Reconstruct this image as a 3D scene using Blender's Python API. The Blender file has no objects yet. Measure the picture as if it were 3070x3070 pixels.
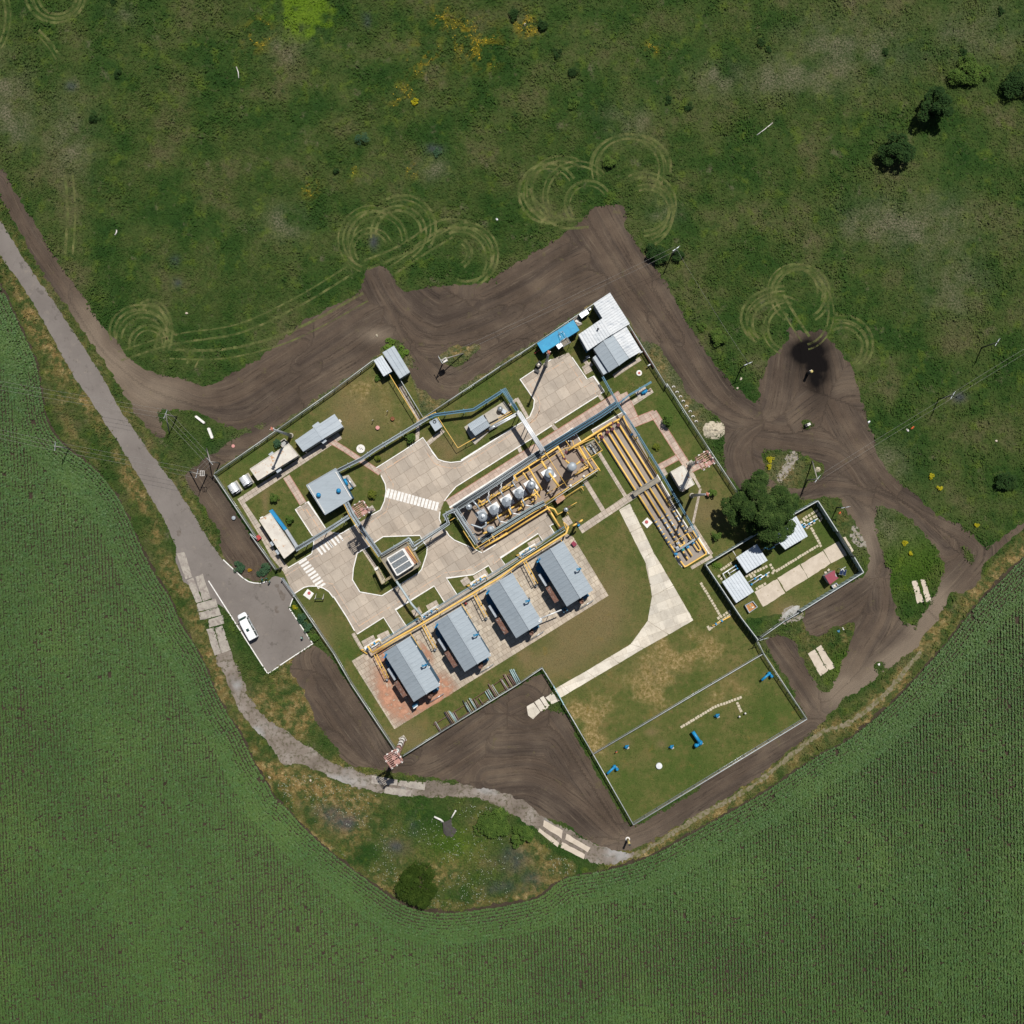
import bpy, math, random
import numpy as np
from mathutils import Vector, Matrix
from mathutils.geometry import tessellate_polygon
random.seed(7); RNG = np.random.default_rng(7)
SC = bpy.context.scene
COL = SC.collection
S = 0.07; H = 238.0
TILES = {'A': (1000, 850, 3.864), 'B': (1500, 850, 3.864), 'C': (500, 1150, 3.864), 'D': (1000, 1350, 3.864),
   'E': (1300, 1200, 3.864), 'F': (1750, 1150, 3.864), 'G': (2100, 1350, 3.864), 'H': (500, 1600, 3.864),
   'I': (1000, 1750, 3.864), 'J': (1400, 1550, 3.864), 'K': (1000, 2050, 3.864), 'L': (1600, 1900, 2.273),
   'W': (0, 0, .6293), 'M': (0, 0, 1.8867), 'N': (1024, 0, 1.8867), 'O': (2046, 0, 1.8867), 'Q': (2046, 800, 1.8867),
   'R': (0, 900, 2.415), 'S': (0, 1700, 1.932), 'U': (600, 2070, 1.932), 'V': (2100, 1700, 1.9918),
   'a': (1350, 1440, 7.728), 'b': (1500, 1330, 7.728), 'c': (1640, 1250, 7.728), 'd': (1130, 1600, 9.66),
   'e': (1930, 1480, 8.782), 'f': (1250, 1950, 4.83), 'g': (1600, 980, 12.075), 'n': (0, 0, 1.0)}


def P(t, x, y, h=0.0):
 bx, by, k = TILES[t]
 f = S * (1 - h / H)
 return Vector(((bx + x / k - 1535) * f, (1535 - by - y / k) * f, h))


def PS(t, s, h=0.0):
 """'A', '1,2 3,4' -> points; a token like 'B:' switches the tile"""
 out = []
 for tok in s.split():
  if tok.endswith(':'):
   t = tok[:-1]
   continue
  q = [float(v) for v in tok.split(',')]
  out.append(P(t, q[0], q[1], q[2] if len(q) > 2 else h))
 return out


# ---------------------------------------------------------------- objects
WL = {}


def link(o):
 COL.objects.link(o)
 return o


def thing(name, label, cat, loc, group=None):
 o = bpy.data.objects.new(name, None)
 o.empty_display_size = .3
 o.location = loc
 WL[o.name] = Vector(loc)
 return link(tag(o, label, cat, group))


def tag(o, label, cat, group=None):
 if any(k in o.name for k in ('weed', 'litter', 'debris', 'flower_clump', 'heap')):
  o['kind'] = 'thing'
 o['label'] = label
 o['category'] = cat
 if group:
  o['group'] = group
 return o


def copy_tree(o, loc=None, label=None, rotz=None, parent=None, scale=None):
 c = o.copy()
 COL.objects.link(c)
 if parent is not None:
  c.parent = parent
 if loc is not None:
  c.location = loc
  WL[c.name] = Vector(loc)
 if label:
  c['label'] = label
 if rotz is not None:
  c.rotation_euler = (0, 0, rotz)
 if scale is not None:
  c.scale = (scale,) * 3 if not isinstance(scale, tuple) else scale
 for ch in list(o.children):
  copy_tree(ch, parent=c)
 return c


def perp(d):
 d = d.normalized()
 a = Vector((0, 0, 1)) if abs(d.z) < .95 else Vector((1, 0, 0))
 s = d.cross(a).normalized()
 return s, s.cross(d).normalized()


class MB:
 def __init__(self):
  self.v = []
  self.f = []
  self.m = []
  self.sm = []
  self.uv = None

 def add(self, vs, fs, mi=0, smooth=False):
  b = len(self.v)
  self.v += [tuple(p) for p in vs]
  for q in fs:
   self.f.append(tuple(b + i for i in q))
   self.m.append(mi)
   self.sm.append(smooth)
  return self

 def prism(self, poly, z0, z1, mi=0):
  """poly: list of points (xy used)"""
  n = len(poly)
  pts = [Vector((p[0], p[1], 0)) for p in poly]
  ar = sum(pts[i].x * pts[(i + 1) % n].y - pts[(i + 1) % n].x * pts[i].y for i in range(n))
  if ar < 0:
   pts.reverse()
  vs = [(p.x, p.y, z0) for p in pts] + [(p.x, p.y, z1) for p in pts]
  fs = [(i, (i + 1) % n, n + (i + 1) % n, n + i) for i in range(n)]
  if n == 4:
   fs += [(3, 2, 1, 0), (4, 5, 6, 7)]
  else:
   for t in tessellate_polygon([pts]):
    a, b_, c = t
    cr = (pts[b_] - pts[a]).cross(pts[c] - pts[a]).z
    if cr < 0:
     b_, c = c, b_
    fs += [(n + a, n + b_, n + c), (c, b_, a)]
  return self.add(vs, fs, mi)

 def box(self, c, sx, sy, sz, rot=0.0, mi=0):
  """c = centre of the base"""
  ca, sa = math.cos(rot), math.sin(rot)
  pts = []
  for x, y in ((-1, -1), (1, -1), (1, 1), (-1, 1)):
   X, Y = x * sx / 2, y * sy / 2
   pts.append((c[0] + X * ca - Y * sa, c[1] + X * sa + Y * ca))
  return self.prism(pts, c[2], c[2] + sz, mi)

 def bar(self, a, b, w, h, mi=0):
  """box section from a to b"""
  a, b = Vector(a), Vector(b)
  s, u = perp(b - a)
  if abs(u.z) < abs(s.z):
   s, u = u, s
  s = s * w / 2
  u = u * h / 2
  vs = [a - s - u, a + s - u, a + s + u, a - s + u, b - s - u, b + s - u, b + s + u, b - s + u]
  return self.add(vs, [(0, 3, 2, 1), (4, 5, 6, 7), (0, 1, 5, 4), (1, 2, 6, 5), (2, 3, 7, 6), (3, 0, 4, 7)], mi)

 def tube(self, pts, r, n=8, mi=0, r2=None, cap=True):
  pts = [Vector(p) for p in pts]
  vs, fs = [], []
  m = len(pts)
  s0 = None
  for i, p in enumerate(pts):
   if i == 0:
    d = pts[1] - p
   elif i == m - 1:
    d = p - pts[i - 1]
   else:
    d = (pts[i + 1] - p).normalized() + (p - pts[i - 1]).normalized()
    if d.length < 1e-4:
     d = pts[i + 1] - p
   d.normalize()
   if s0 is None:
    s, u = perp(d)
   else:
    s = (s0 - d * s0.dot(d))
    s = s.normalized() if s.length > 1e-4 else perp(d)[0]
    u = s.cross(d)
   s0 = s
   rr = r if r2 is None else r + (r2 - r) * i / (m - 1)
   if 0 < i < m - 1:
    c = (pts[i + 1] - p).normalized().dot((p - pts[i - 1]).normalized())
    k = 1 / max(.6, math.sqrt(max(.05, (1 + c) / 2)))
   else:
    k = 1
   for j in range(n):
    t = 2 * math.pi * j / n
    vs.append(p + s * math.cos(t) * rr * k + u * math.sin(t) * rr)
  for i in range(m - 1):
   for j in range(n):
    a, b = i * n + j, i * n + (j + 1) % n
    fs.append((a, b, b + n, a + n))
  self.add(vs, fs, mi, True)
  if cap:
   b0 = len(self.v) - len(vs)
   self.f += [tuple(b0 + j for j in reversed(range(n))), tuple(b0 + (m - 1) * n + j for j in range(n))]
   self.m += [mi, mi]
   self.sm += [False, False]
   # orientation of walls is made consistent in build
  return self

 def lathe(self, c, prof, n=20, mi=0, smooth=True):
  """prof: (r, z) from bottom to top, revolved about the vertical through c"""
  vs, fs = [], []
  for r, z in prof:
   for j in range(n):
    t = 2 * math.pi * j / n
    vs.append((c[0] + math.cos(t) * r, c[1] + math.sin(t) * r, c[2] + z))
  for i in range(len(prof) - 1):
   for j in range(n):
    a, b = i * n + j, i * n + (j + 1) % n
    fs.append((a, b, b + n, a + n))
  self.add(vs, fs, mi, smooth)
  b0 = len(self.v) - len(vs)
  if prof[0][0] > .001:
   self.f.append(tuple(b0 + j for j in reversed(range(n)))); self.m.append(mi); self.sm.append(False)
  if prof[-1][0] > .001:
   k = (len(prof) - 1) * n
   self.f.append(tuple(b0 + k + j for j in range(n))); self.m.append(mi); self.sm.append(False)
  return self

 def slab(self, q, t, mi=0):
  """a thick plate from any planar outline q, thickness t downwards"""
  q = [Vector(p) for p in q]
  n = len(q)
  nn = (q[1] - q[0]).cross(q[2] - q[0])
  if nn.z < 0:
   q.reverse()
  vs = q + [p - Vector((0, 0, t)) for p in q]
  fs = [tuple(range(n)), tuple(reversed(range(n, 2 * n)))] + [(i, n + i, n + (i + 1) % n, (i + 1) % n) for i in range(n)]
  return self.add(vs, fs, mi)

 def ribbed(self, q0, q1, q2, q3, pitch=.5, amp=.05, th=.08, mi=0, wav=False):
  """profiled sheet: ribs run q0->q3, repeated along q0->q1"""
  q0, q1, q2, q3 = [Vector(p) for p in (q0, q1, q2, q3)]
  L = (q1 - q0).length
  n = max(2, round(L / pitch))
  nn = (q1 - q0).cross(q3 - q0)
  if nn.z < 0:
   q0, q1, q2, q3 = q1, q0, q3, q2
  ts = []
  for i in range(n):
   if wav:
    for k in range(6):
     ts.append(((i + k / 6) / n, .5 + .5 * math.sin(k / 6 * 2 * math.pi)))
   else:
    ts += [((i + 0) / n, 0), ((i + .55) / n, 0), ((i + .66) / n, 1), ((i + .86) / n, 1), ((i + .97) / n, 0)]
  ts.append((1, .5 if wav else 0))
  up = (q1 - q0).cross(q3 - q0)
  up = up.normalized() if up.z > 0 else -up.normalized()
  vs, fs = [], []
  for t, a in ts:
   vs += [q0.lerp(q1, t) + up * a * amp, q3.lerp(q2, t) + up * a * amp]
  m = len(ts)
  for i in range(m - 1):
   fs.append((2 * i, 2 * i + 2, 2 * i + 3, 2 * i + 1))
  b = len(vs)
  dn = Vector((0, 0, th))
  vs += [q0 - dn, q1 - dn, q2 - dn, q3 - dn]
  fs += [(b + 3, b + 2, b + 1, b), (0, b, b + 3, 1), (2 * (m - 1), 2 * (m - 1) + 1, b + 2, b + 1)]
  fs += [tuple([b] + [2 * i for i in range(m)][::1] + [b + 1])[::-1], tuple([b + 3] + [2 * i + 1 for i in range(m)] + [b + 2])]
  return self.add(vs, fs, mi)

 def ball(self, c, r, n=10, mi=0, sz=1.0):
  prof = [(r * math.sin(math.pi * i / 6) if 0 < i < 6 else .0005, -r * sz * math.cos(math.pi * i / 6)) for i in range(7)]
  return self.lathe(c, prof, n, mi)

 def build(self, name, mats, parent=None, loc=None):
  if not isinstance(mats, (list, tuple)):
   mats = [mats]
  me = bpy.data.meshes.new(name)
  if parent is not None:
   o_ = WL[parent.name]
  elif loc is not None:
   o_ = Vector(loc)
  else:
   a = np.array(self.v)
   o_ = Vector(((a[:, 0].min() + a[:, 0].max()) / 2, (a[:, 1].min() + a[:, 1].max()) / 2, a[:, 2].min()))
  vs = [(p[0] - o_.x, p[1] - o_.y, p[2] - o_.z) for p in self.v]
  me.from_pydata(vs, [], self.f)
  for m in mats:
   me.materials.append(m)
  me.polygons.foreach_set('material_index', self.m)
  me.polygons.foreach_set('use_smooth', self.sm)
  me.validate()
  me.update()
  ob = bpy.data.objects.new(name, me)
  link(ob)
  if parent is not None:
   ob.parent = parent
  else:
   ob.location = o_
  WL[ob.name] = o_
  return ob


def struct(o):
 o['kind'] = 'structure'
 for k in ('label', 'category'):
  if k in o:
   del o[k]
 return o


def sub(parent, mb, name, mats):
 """sub-part: parent is a part whose own frame equals its thing's frame"""
 return mb.build(name, mats, parent)


# ---------------------------------------------------------------- materials
def _nodes(name):
 m = bpy.data.materials.new(name)
 m.use_nodes = True
 nt = m.node_tree
 bs = nt.nodes['Principled BSDF']
 return m, nt, bs


class NT:
 """tiny node helper"""
 def __init__(self, nt):
  self.nt = nt
  g = nt.nodes.new('ShaderNodeNewGeometry')
  self.pos = g.outputs['Position']

 def n(self, t, **kw):
  d = self.nt.nodes.new(t)
  for k, v in kw.items():
   setattr(d, k, v)
  return d

 def l(self, a, b):
  self.nt.links.new(a, b)

 def noise(self, scale, detail=3, rough=.55, vec=None, dist=0.0):
  d = self.n('ShaderNodeTexNoise')
  d.inputs['Scale'].default_value = scale
  d.inputs['Detail'].default_value = detail
  d.inputs['Roughness'].default_value = rough
  d.inputs['Distortion'].default_value = dist
  self.l(vec or self.pos, d.inputs['Vector'])
  return d.outputs['Fac']

 def map(self, rot=0.0, sc=(1, 1, 1), vec=None):
  d = self.n('ShaderNodeMapping')
  d.inputs['Rotation'].default_value = (0, 0, rot)
  d.inputs['Scale'].default_value = sc
  self.l(vec or self.pos, d.inputs['Vector'])
  return d.outputs['Vector']

 def ramp(self, fac, stops):
  d = self.n('ShaderNodeValToRGB')
  e = d.color_ramp.elements
  while len(e) < len(stops):
   e.new(.5)
  for i, (p, c) in enumerate(stops):
   e[i].position = p
   e[i].color = (c[0], c[1], c[2], 1) if isinstance(c, (tuple, list)) else (c, c, c, 1)
  self.l(fac, d.inputs['Fac'])
  return d.outputs['Color']

 def sstep(self, fac, a, b, lo=0.0, hi=1.0):
  d = self.n('ShaderNodeMapRange')
  d.interpolation_type = 'SMOOTHSTEP'
  d.inputs['From Min'].default_value = a
  d.inputs['From Max'].default_value = b
  d.inputs['To Min'].default_value = lo
  d.inputs['To Max'].default_value = hi
  self.l(fac, d.inputs['Value'])
  return d.outputs['Result']

 def mix(self, fac, a, b, mode='MIX'):
  d = self.n('ShaderNodeMixRGB')
  d.blend_type = mode
  for s, v in ((d.inputs[0], fac), (d.inputs[1], a), (d.inputs[2], b)):
   if isinstance(v, (int, float)):
    s.default_value = v
   elif isinstance(v, (tuple, list)):
    s.default_value = (v[0], v[1], v[2], 1)
   else:
    self.l(v, s)
  return d.outputs[0]

 def math(self, op, a, b=None, c=None):
  d = self.n('ShaderNodeMath')
  d.operation = op
  for i, v in enumerate((a, b, c)):
   if v is None:
    continue
   if isinstance(v, (int, float)):
    d.inputs[i].default_value = v
   else:
    self.l(v, d.inputs[i])
  return d.outputs[0]

 def attr(self, name):
  d = self.n('ShaderNodeAttribute')
  d.attribute_name = name
  return d.outputs['Fac']

 def bump(self, bs, h, strength=.5, dist=.1):
  d = self.n('ShaderNodeBump')
  d.inputs['Strength'].default_value = strength
  d.inputs['Distance'].default_value = dist
  self.l(h, d.inputs['Height'])
  self.l(d.outputs['Normal'], bs.inputs['Normal'])


MATS = {}


def mat(name, c1, c2=None, scale=1.5, rough=.6, metal=0.0, wear=None, wearamt=.5, fine=9.0, bump=0.0, spec=.3, stretch=None):
 """painted / mineral surface: two tones by large noise, speckle, optional wear colour in blotches"""
 if name in MATS:
  return MATS[name]
 m, nt, bs = _nodes(name)
 t = NT(nt)
 c2 = c2 or tuple(v * .8 for v in c1)
 vec = t.map(stretch[0], stretch[1]) if stretch else None
 f = t.noise(scale, 4, .6, vec)
 col = t.mix(t.sstep(f, .35, .65), c1, c2)
 g = t.noise(fine, 2, .6, vec)
 col = t.mix(.35, col, t.ramp(g, [(.3, .55), (.7, 1.0)]), 'MULTIPLY')
 if wear:
  w = t.noise(scale * 1.3, 6, .68, t.map(.7))
  col = t.mix(t.sstep(w, wearamt, wearamt + .1), col, wear)
 t.l(col, bs.inputs['Base Color'])
 bs.inputs['Roughness'].default_value = rough
 bs.inputs['Metallic'].default_value = metal
 bs.inputs['Specular IOR Level'].default_value = spec
 if bump:
  t.bump(bs, g, bump, .05)
 MATS[name] = m
 return m


def slabmat(name, c1, c2, joint, rot, w, h, mort=.03, off=.5, stain=(.2, .17, .14), stainamt=.55, grime=.35, bumpy=.15):
 m, nt, bs = _nodes(name)
 t = NT(nt)
 v = t.map(rot)
 b = t.n('ShaderNodeTexBrick')
 b.offset = off
 b.inputs['Color1'].default_value = (*c1, 1)
 b.inputs['Color2'].default_value = (*c2, 1)
 b.inputs['Mortar'].default_value = (*joint, 1)
 b.inputs['Scale'].default_value = 1
 b.inputs['Mortar Size'].default_value = mort
 b.inputs['Mortar Smooth'].default_value = .3
 b.inputs['Bias'].default_value = 0
 b.inputs['Brick Width'].default_value = w
 b.inputs['Row Height'].default_value = h
 # wobble the joints a little
 wob = t.n('ShaderNodeTexNoise'); wob.inputs['Scale'].default_value = .6
 t.l(t.pos, wob.inputs['Vector'])
 b2 = t.n('ShaderNodeTexBrick'); b2.offset = off; b2.inputs['Color1'].default_value = (.78, .77, .76, 1); b2.inputs['Color2'].default_value = (1.12, 1.1, 1.07, 1); b2.inputs['Mortar'].default_value = (.9, .9, .9, 1)
 b2.inputs['Scale'].default_value = 1; b2.inputs['Mortar Size'].default_value = 0; b2.inputs['Brick Width'].default_value = w; b2.inputs['Row Height'].default_value = h; b2.inputs['Bias'].default_value = .1
 va = t.n('ShaderNodeVectorMath', operation='MULTIPLY_ADD')
 t.l(wob.outputs['Color'], va.inputs[0]); va.inputs[1].default_value = (.25, .25, 0); t.l(v, va.inputs[2])
 t.l(va.outputs[0], b.inputs['Vector'])
 mo = t.n('ShaderNodeVectorMath', operation='ADD'); t.l(va.outputs[0], mo.inputs[0]); mo.inputs[1].default_value = (w * 37, h * 53, 0); t.l(mo.outputs[0], b2.inputs['Vector'])
 col = t.mix(.75, b.outputs['Color'], b2.outputs['Color'], 'MULTIPLY')
 f = t.noise(.35, 5, .65)
 col = t.mix(t.math('MULTIPLY', t.sstep(f, .42, .7), grime), col, stain)
 f2 = t.noise(.13, 3, .5, t.map(.5))
 col = t.mix(t.sstep(f2, .3, .7, 0, .35), col, (1.25, 1.2, 1.15), 'MULTIPLY')
 f3 = t.noise(5, 3, .7)
 col = t.mix(.45, col, t.ramp(f3, [(.3, .72), (.7, 1.12)]), 'MULTIPLY')
 f4 = t.noise(1.6, 6, .7, t.map(1.1))
 col = t.mix(t.sstep(f4, stainamt, stainamt + .18, 0, .4), col, stain)
 t.l(col, bs.inputs['Base Color'])
 bs.inputs['Roughness'].default_value = .9
 bs.inputs['Specular IOR Level'].default_value = .15
 t.bump(bs, f3, bumpy, .03)
 MATS[name] = m
 return m


# ---------------------------------------------------------------- numpy fields
def vnoise(x, y, scale, seed=0):
 r = np.random.default_rng(seed)
 T = r.random((256, 256))
 xs, ys = x * scale + 1000.3, y * scale + 1000.7
 xi, yi = np.floor(xs).astype(int), np.floor(ys).astype(int)
 fx, fy = xs - xi, ys - yi
 fx = fx * fx * (3 - 2 * fx); fy = fy * fy * (3 - 2 * fy)
 a = T[xi % 256, yi % 256]; b = T[(xi + 1) % 256, yi % 256]
 c = T[xi % 256, (yi + 1) % 256]; d = T[(xi + 1) % 256, (yi + 1) % 256]
 return (a * (1 - fx) + b * fx) * (1 - fy) + (c * (1 - fx) + d * fx) * fy


def fbm(x, y, scale, oct=4, seed=0, gain=.55):
 s, a, t = 0, 1, 0
 for i in range(oct):
  s = s + a * vnoise(x, y, scale * 2 ** i, seed + i)
  t += a
  a *= gain
 return s / t


def pip(poly, X, Y):
 ins = np.zeros(X.shape, bool)
 n = len(poly)
 for i in range(n):
  x1, y1 = poly[i][0], poly[i][1]
  x2, y2 = poly[(i + 1) % n][0], poly[(i + 1) % n][1]
  if y1 == y2:
   continue
  c = (y1 > Y) != (y2 > Y)
  ins ^= c & (X < (x2 - x1) * (Y - y1) / (y2 - y1) + x1)
 return ins


def polydist(lines, X, Y, want=False):
 """distance to a set of polylines; with want: also signed offset, arc length and line id"""
 D = np.full(X.shape, 1e9)
 if want:
  Sg = np.zeros(X.shape); Ar = np.zeros(X.shape); Id = np.zeros(X.shape)
 for k, ln in enumerate(lines):
  s0 = 0.0
  for i in range(len(ln) - 1):
   ax, ay = ln[i][0], ln[i][1]
   dx, dy = ln[i + 1][0] - ax, ln[i + 1][1] - ay
   L = math.hypot(dx, dy)
   if L < 1e-6:
    continue
   t = np.clip(((X - ax) * dx + (Y - ay) * dy) / L ** 2, 0, 1)
   ex, ey = X - ax - t * dx, Y - ay - t * dy
   d = np.hypot(ex, ey)
   if want:
    m = d < D
    sg = ((X - ax) * dy - (Y - ay) * dx) / L
    Sg[m] = np.where(sg[m] < 0, -d[m], d[m]); Ar[m] = s0 + t[m] * L; Id[m] = k
    D[m] = d[m]
   else:
    D = np.minimum(D, d)
   s0 += L
 return (D, Sg, Ar, Id) if want else D


def smooth_line(pts, n=6):
 """Catmull-Rom through the points"""
 p = [Vector(q) for q in pts]
 out = []
 for i in range(len(p) - 1):
  a, b, c, d = p[max(i - 1, 0)], p[i], p[i + 1], p[min(i + 2, len(p) - 1)]
  for k in range(n):
   t = k / n
   out.append(.5 * ((2 * b) + (c - a) * t + (2 * a - 5 * b + 4 * c - d) * t * t + (3 * b - a - 3 * c + d) * t ** 3))
 out.append(p[-1])
 return out


def fast_mesh(name, V, F, m, attrs=None, smooth=False):
 """V (n,3) float, F (m,k) int"""
 me = bpy.data.meshes.new(name)
 k = F.shape[1]
 me.vertices.add(len(V)); me.loops.add(F.size); me.polygons.add(len(F))
 me.vertices.foreach_set('co', V.astype(np.float32).ravel())
 me.loops.foreach_set('vertex_index', F.astype(np.int32).ravel())
 me.polygons.foreach_set('loop_start', np.arange(0, F.size, k, dtype=np.int32))
 if smooth:
  me.polygons.foreach_set('use_smooth', np.ones(len(F), bool))
 me.materials.append(m)
 me.update(calc_edges=True)
 for nm, a in (attrs or {}).items():
  at = me.attributes.new(nm, 'FLOAT', 'POINT')
  at.data.foreach_set('value', a.astype(np.float32))
 ob = bpy.data.objects.new(name, me)
 return link(ob)


def layer(name, add, cut, z, m, res=.3, amp=.5, nscale=.9, attrf=None, blur=1, seed=3):
 """flat sheet from polygons with irregular, natural edges (marching squares on a noisy mask)"""
 xs = [p[0] for q in add for p in q]; ys = [p[1] for q in add for p in q]
 x0, x1, y0, y1 = max(min(xs), -150) - 1.5, min(max(xs), 150) + 1.5, max(min(ys), -150) - 1.5, min(max(ys), 150) + 1.5
 gx = np.arange(x0, x1 + res, res); gy = np.arange(y0, y1 + res, res)
 X, Y = np.meshgrid(gx, gy, indexing='ij')
 M = np.zeros(X.shape, bool)
 for q in add:
  M |= pip(q, X, Y)
 for q in cut or []:
  M &= ~pip(q, X, Y)
 v = M.astype(float)
 for _ in range(blur):
  for ax in (0, 1):
   v = (np.roll(v, 1, ax) + v + np.roll(v, -1, ax)) / 3
   v = (np.roll(v, 1, ax) + v + np.roll(v, -1, ax)) / 3
 v = v - .5 + amp * (fbm(X, Y, nscale, 4, seed, .75) - .5) * 2 * (4 * v * (1 - v))
 v[0, :] = v[-1, :] = -1; v[:, 0] = v[:, -1] = -1
 ins = v > 0
 c = [ins[:-1, :-1], ins[1:, :-1], ins[1:, 1:], ins[:-1, 1:]]
 code = c[0] * 1 + c[1] * 2 + c[2] * 4 + c[3] * 8
 offs = [(0, 0), (1, 0), (1, 1), (0, 1)]
 VV, FF, nv = [], {}, 0
 for case in range(1, 16):
  I, J = np.nonzero(code == case)
  if len(I) == 0:
   continue
  seq = []
  for k in range(4):
   a, b = bool(case >> k & 1), bool(case >> ((k + 1) % 4) & 1)
   if a:
    seq.append(('c', k))
   if a != b:
    seq.append(('e', k))
  cols = []
  for t, k in seq:
   i0, j0 = I + offs[k][0], J + offs[k][1]
   if t == 'c':
    cols.append((gx[i0], gy[j0]))
   else:
    k2 = (k + 1) % 4
    i1, j1 = I + offs[k2][0], J + offs[k2][1]
    va, vb = v[i0, j0], v[i1, j1]
    tt = np.clip(va / (va - vb + 1e-12), .02, .98)
    cols.append((gx[i0] + (gx[i1] - gx[i0]) * tt, gy[j0] + (gy[j1] - gy[j0]) * tt))
  k = len(cols)
  V = np.zeros((len(I), k, 3))
  for q, (cx, cy) in enumerate(cols):
   V[:, q, 0] = cx; V[:, q, 1] = cy
  VV.append(V.reshape(-1, 3))
  FF.setdefault(k, []).append(np.arange(nv, nv + len(I) * k).reshape(-1, k))
  nv += len(I) * k
 V = np.concatenate(VV)
 V[:, 2] = z
 me = bpy.data.meshes.new(name)
 Fl = [(k, np.concatenate(f)) for k, f in FF.items()]
 loops = np.concatenate([f.ravel() for k, f in Fl]).astype(np.int32)
 starts, s = [], 0
 for k, f in Fl:
  starts.append(np.arange(s, s + f.size, k)); s += f.size
 starts = np.concatenate(starts).astype(np.int32)
 me.vertices.add(len(V)); me.loops.add(len(loops)); me.polygons.add(len(starts))
 me.vertices.foreach_set('co', V.astype(np.float32).ravel())
 me.loops.foreach_set('vertex_index', loops)
 me.polygons.foreach_set('loop_start', starts)
 me.materials.append(m)
 me.update(calc_edges=True)
 if attrf:
  for nm, a in attrf(V[:, 0], V[:, 1]).items():
   at = me.attributes.new(nm, 'FLOAT', 'POINT')
   at.data.foreach_set('value', a.astype(np.float32))
 ob = bpy.data.objects.new(name, me)
 link(ob)
 return struct(ob)


def sheet(name, polys, z, m):
 """crisp flat sheet(s), one object"""
 mb = MB()
 for q in polys:
  pts = [Vector((p[0], p[1], z)) for p in q]
  for t in tessellate_polygon([pts]):
   a, b, c = t
   if (pts[b] - pts[a]).cross(pts[c] - pts[a]).z < 0:
    b, c = c, b
   mb.add([pts[a], pts[b], pts[c]], [(0, 1, 2)])
 return struct(mb.build(name, m, loc=(0, 0, 0)))


def strip_poly(line, w):
 """outline of a band of width w along a polyline"""
 L, R = [], []
 for i, p in enumerate(line):
  a, b = line[max(i - 1, 0)], line[min(i + 1, len(line) - 1)]
  d = Vector((b[0] - a[0], b[1] - a[1], 0)).normalized()
  n = Vector((-d.y, d.x, 0)) * w / 2
  k = 1
  if 0 < i < len(line) - 1:
   d1 = Vector((p[0] - a[0], p[1] - a[1], 0)).normalized()
   k = 1 / max(.5, abs(d1.dot(d)))
  q = Vector((p[0], p[1], 0))
  L.append(q + n * k); R.append(q - n * k)
 return L, R


def strips(name, lines, w, z, m, close=False):
 mb = MB()
 for ln in lines:
  L, R = strip_poly(ln, w)
  for i in range(len(L) - 1):
   mb.add([(R[i].x, R[i].y, z), (R[i + 1].x, R[i + 1].y, z), (L[i + 1].x, L[i + 1].y, z), (L[i].x, L[i].y, z)], [(0, 1, 2, 3)])
 return struct(mb.build(name, m, loc=(0, 0, 0)))


# ---------------------------------------------------------------- camera, sun, sky
cam = bpy.data.cameras.new('camera')
cam.sensor_fit = 'HORIZONTAL'
cam.angle = 2 * math.atan(1535 / 3400)
cam.clip_start = 1
cam.clip_end = 6000
co = bpy.data.objects.new('camera', cam)
co.location = (0, 0, H)
link(co)
SC.camera = co
SUN_EL, SUN_AZ = math.radians(64), math.atan2(.40, .917)
sd = Vector((math.sin(SUN_AZ) * math.cos(SUN_EL), math.cos(SUN_AZ) * math.cos(SUN_EL), math.sin(SUN_EL)))
sun = bpy.data.lights.new('sun', 'SUN')
sun.energy = 5.0
sun.angle = math.radians(.53)
sun.color = (1, .955, .88)
so = bpy.data.objects.new('sun', sun)
so.rotation_euler = (-sd).to_track_quat('-Z', 'Y').to_euler()
so.location = (60, 120, 200)
link(so)
w = bpy.data.worlds.new('World')
SC.world = w
w.use_nodes = True
sky = w.node_tree.nodes.new('ShaderNodeTexSky')
sky.sky_type = 'NISHITA'
sky.sun_disc = False
sky.sun_elevation = SUN_EL
sky.sun_rotation = SUN_AZ
bg = w.node_tree.nodes['Background']
bg.inputs['Strength'].default_value = .05
w.node_tree.links.new(sky.outputs[0], bg.inputs[0])
SC.view_settings.view_transform = 'Standard'
SC.view_settings.look = 'None'
SC.view_settings.exposure = 0.05
SC.view_settings.gamma = 1.0
SC.render.engine = 'CYCLES'
SC.cycles.max_bounces = 5
SC.cycles.diffuse_bounces = 2
SC.cycles.transparent_max_bounces = 12
# ================================================================ ground
def blob(x, y, t, px, py, r, r2=None, rot=0.0):
 """soft elliptical blob centred on a photo point; radii in W pixels"""
 c = P(t, px, py); k = S / TILES['W'][2]
 r2 = r2 or r
 dx, dy = x - c.x, y - c.y
 ca, sa = math.cos(rot), math.sin(rot)
 u, v = (dx * ca + dy * sa) / (r * k), (-dx * sa + dy * ca) / (r2 * k)
 return np.exp(-(u * u + v * v))


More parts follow.
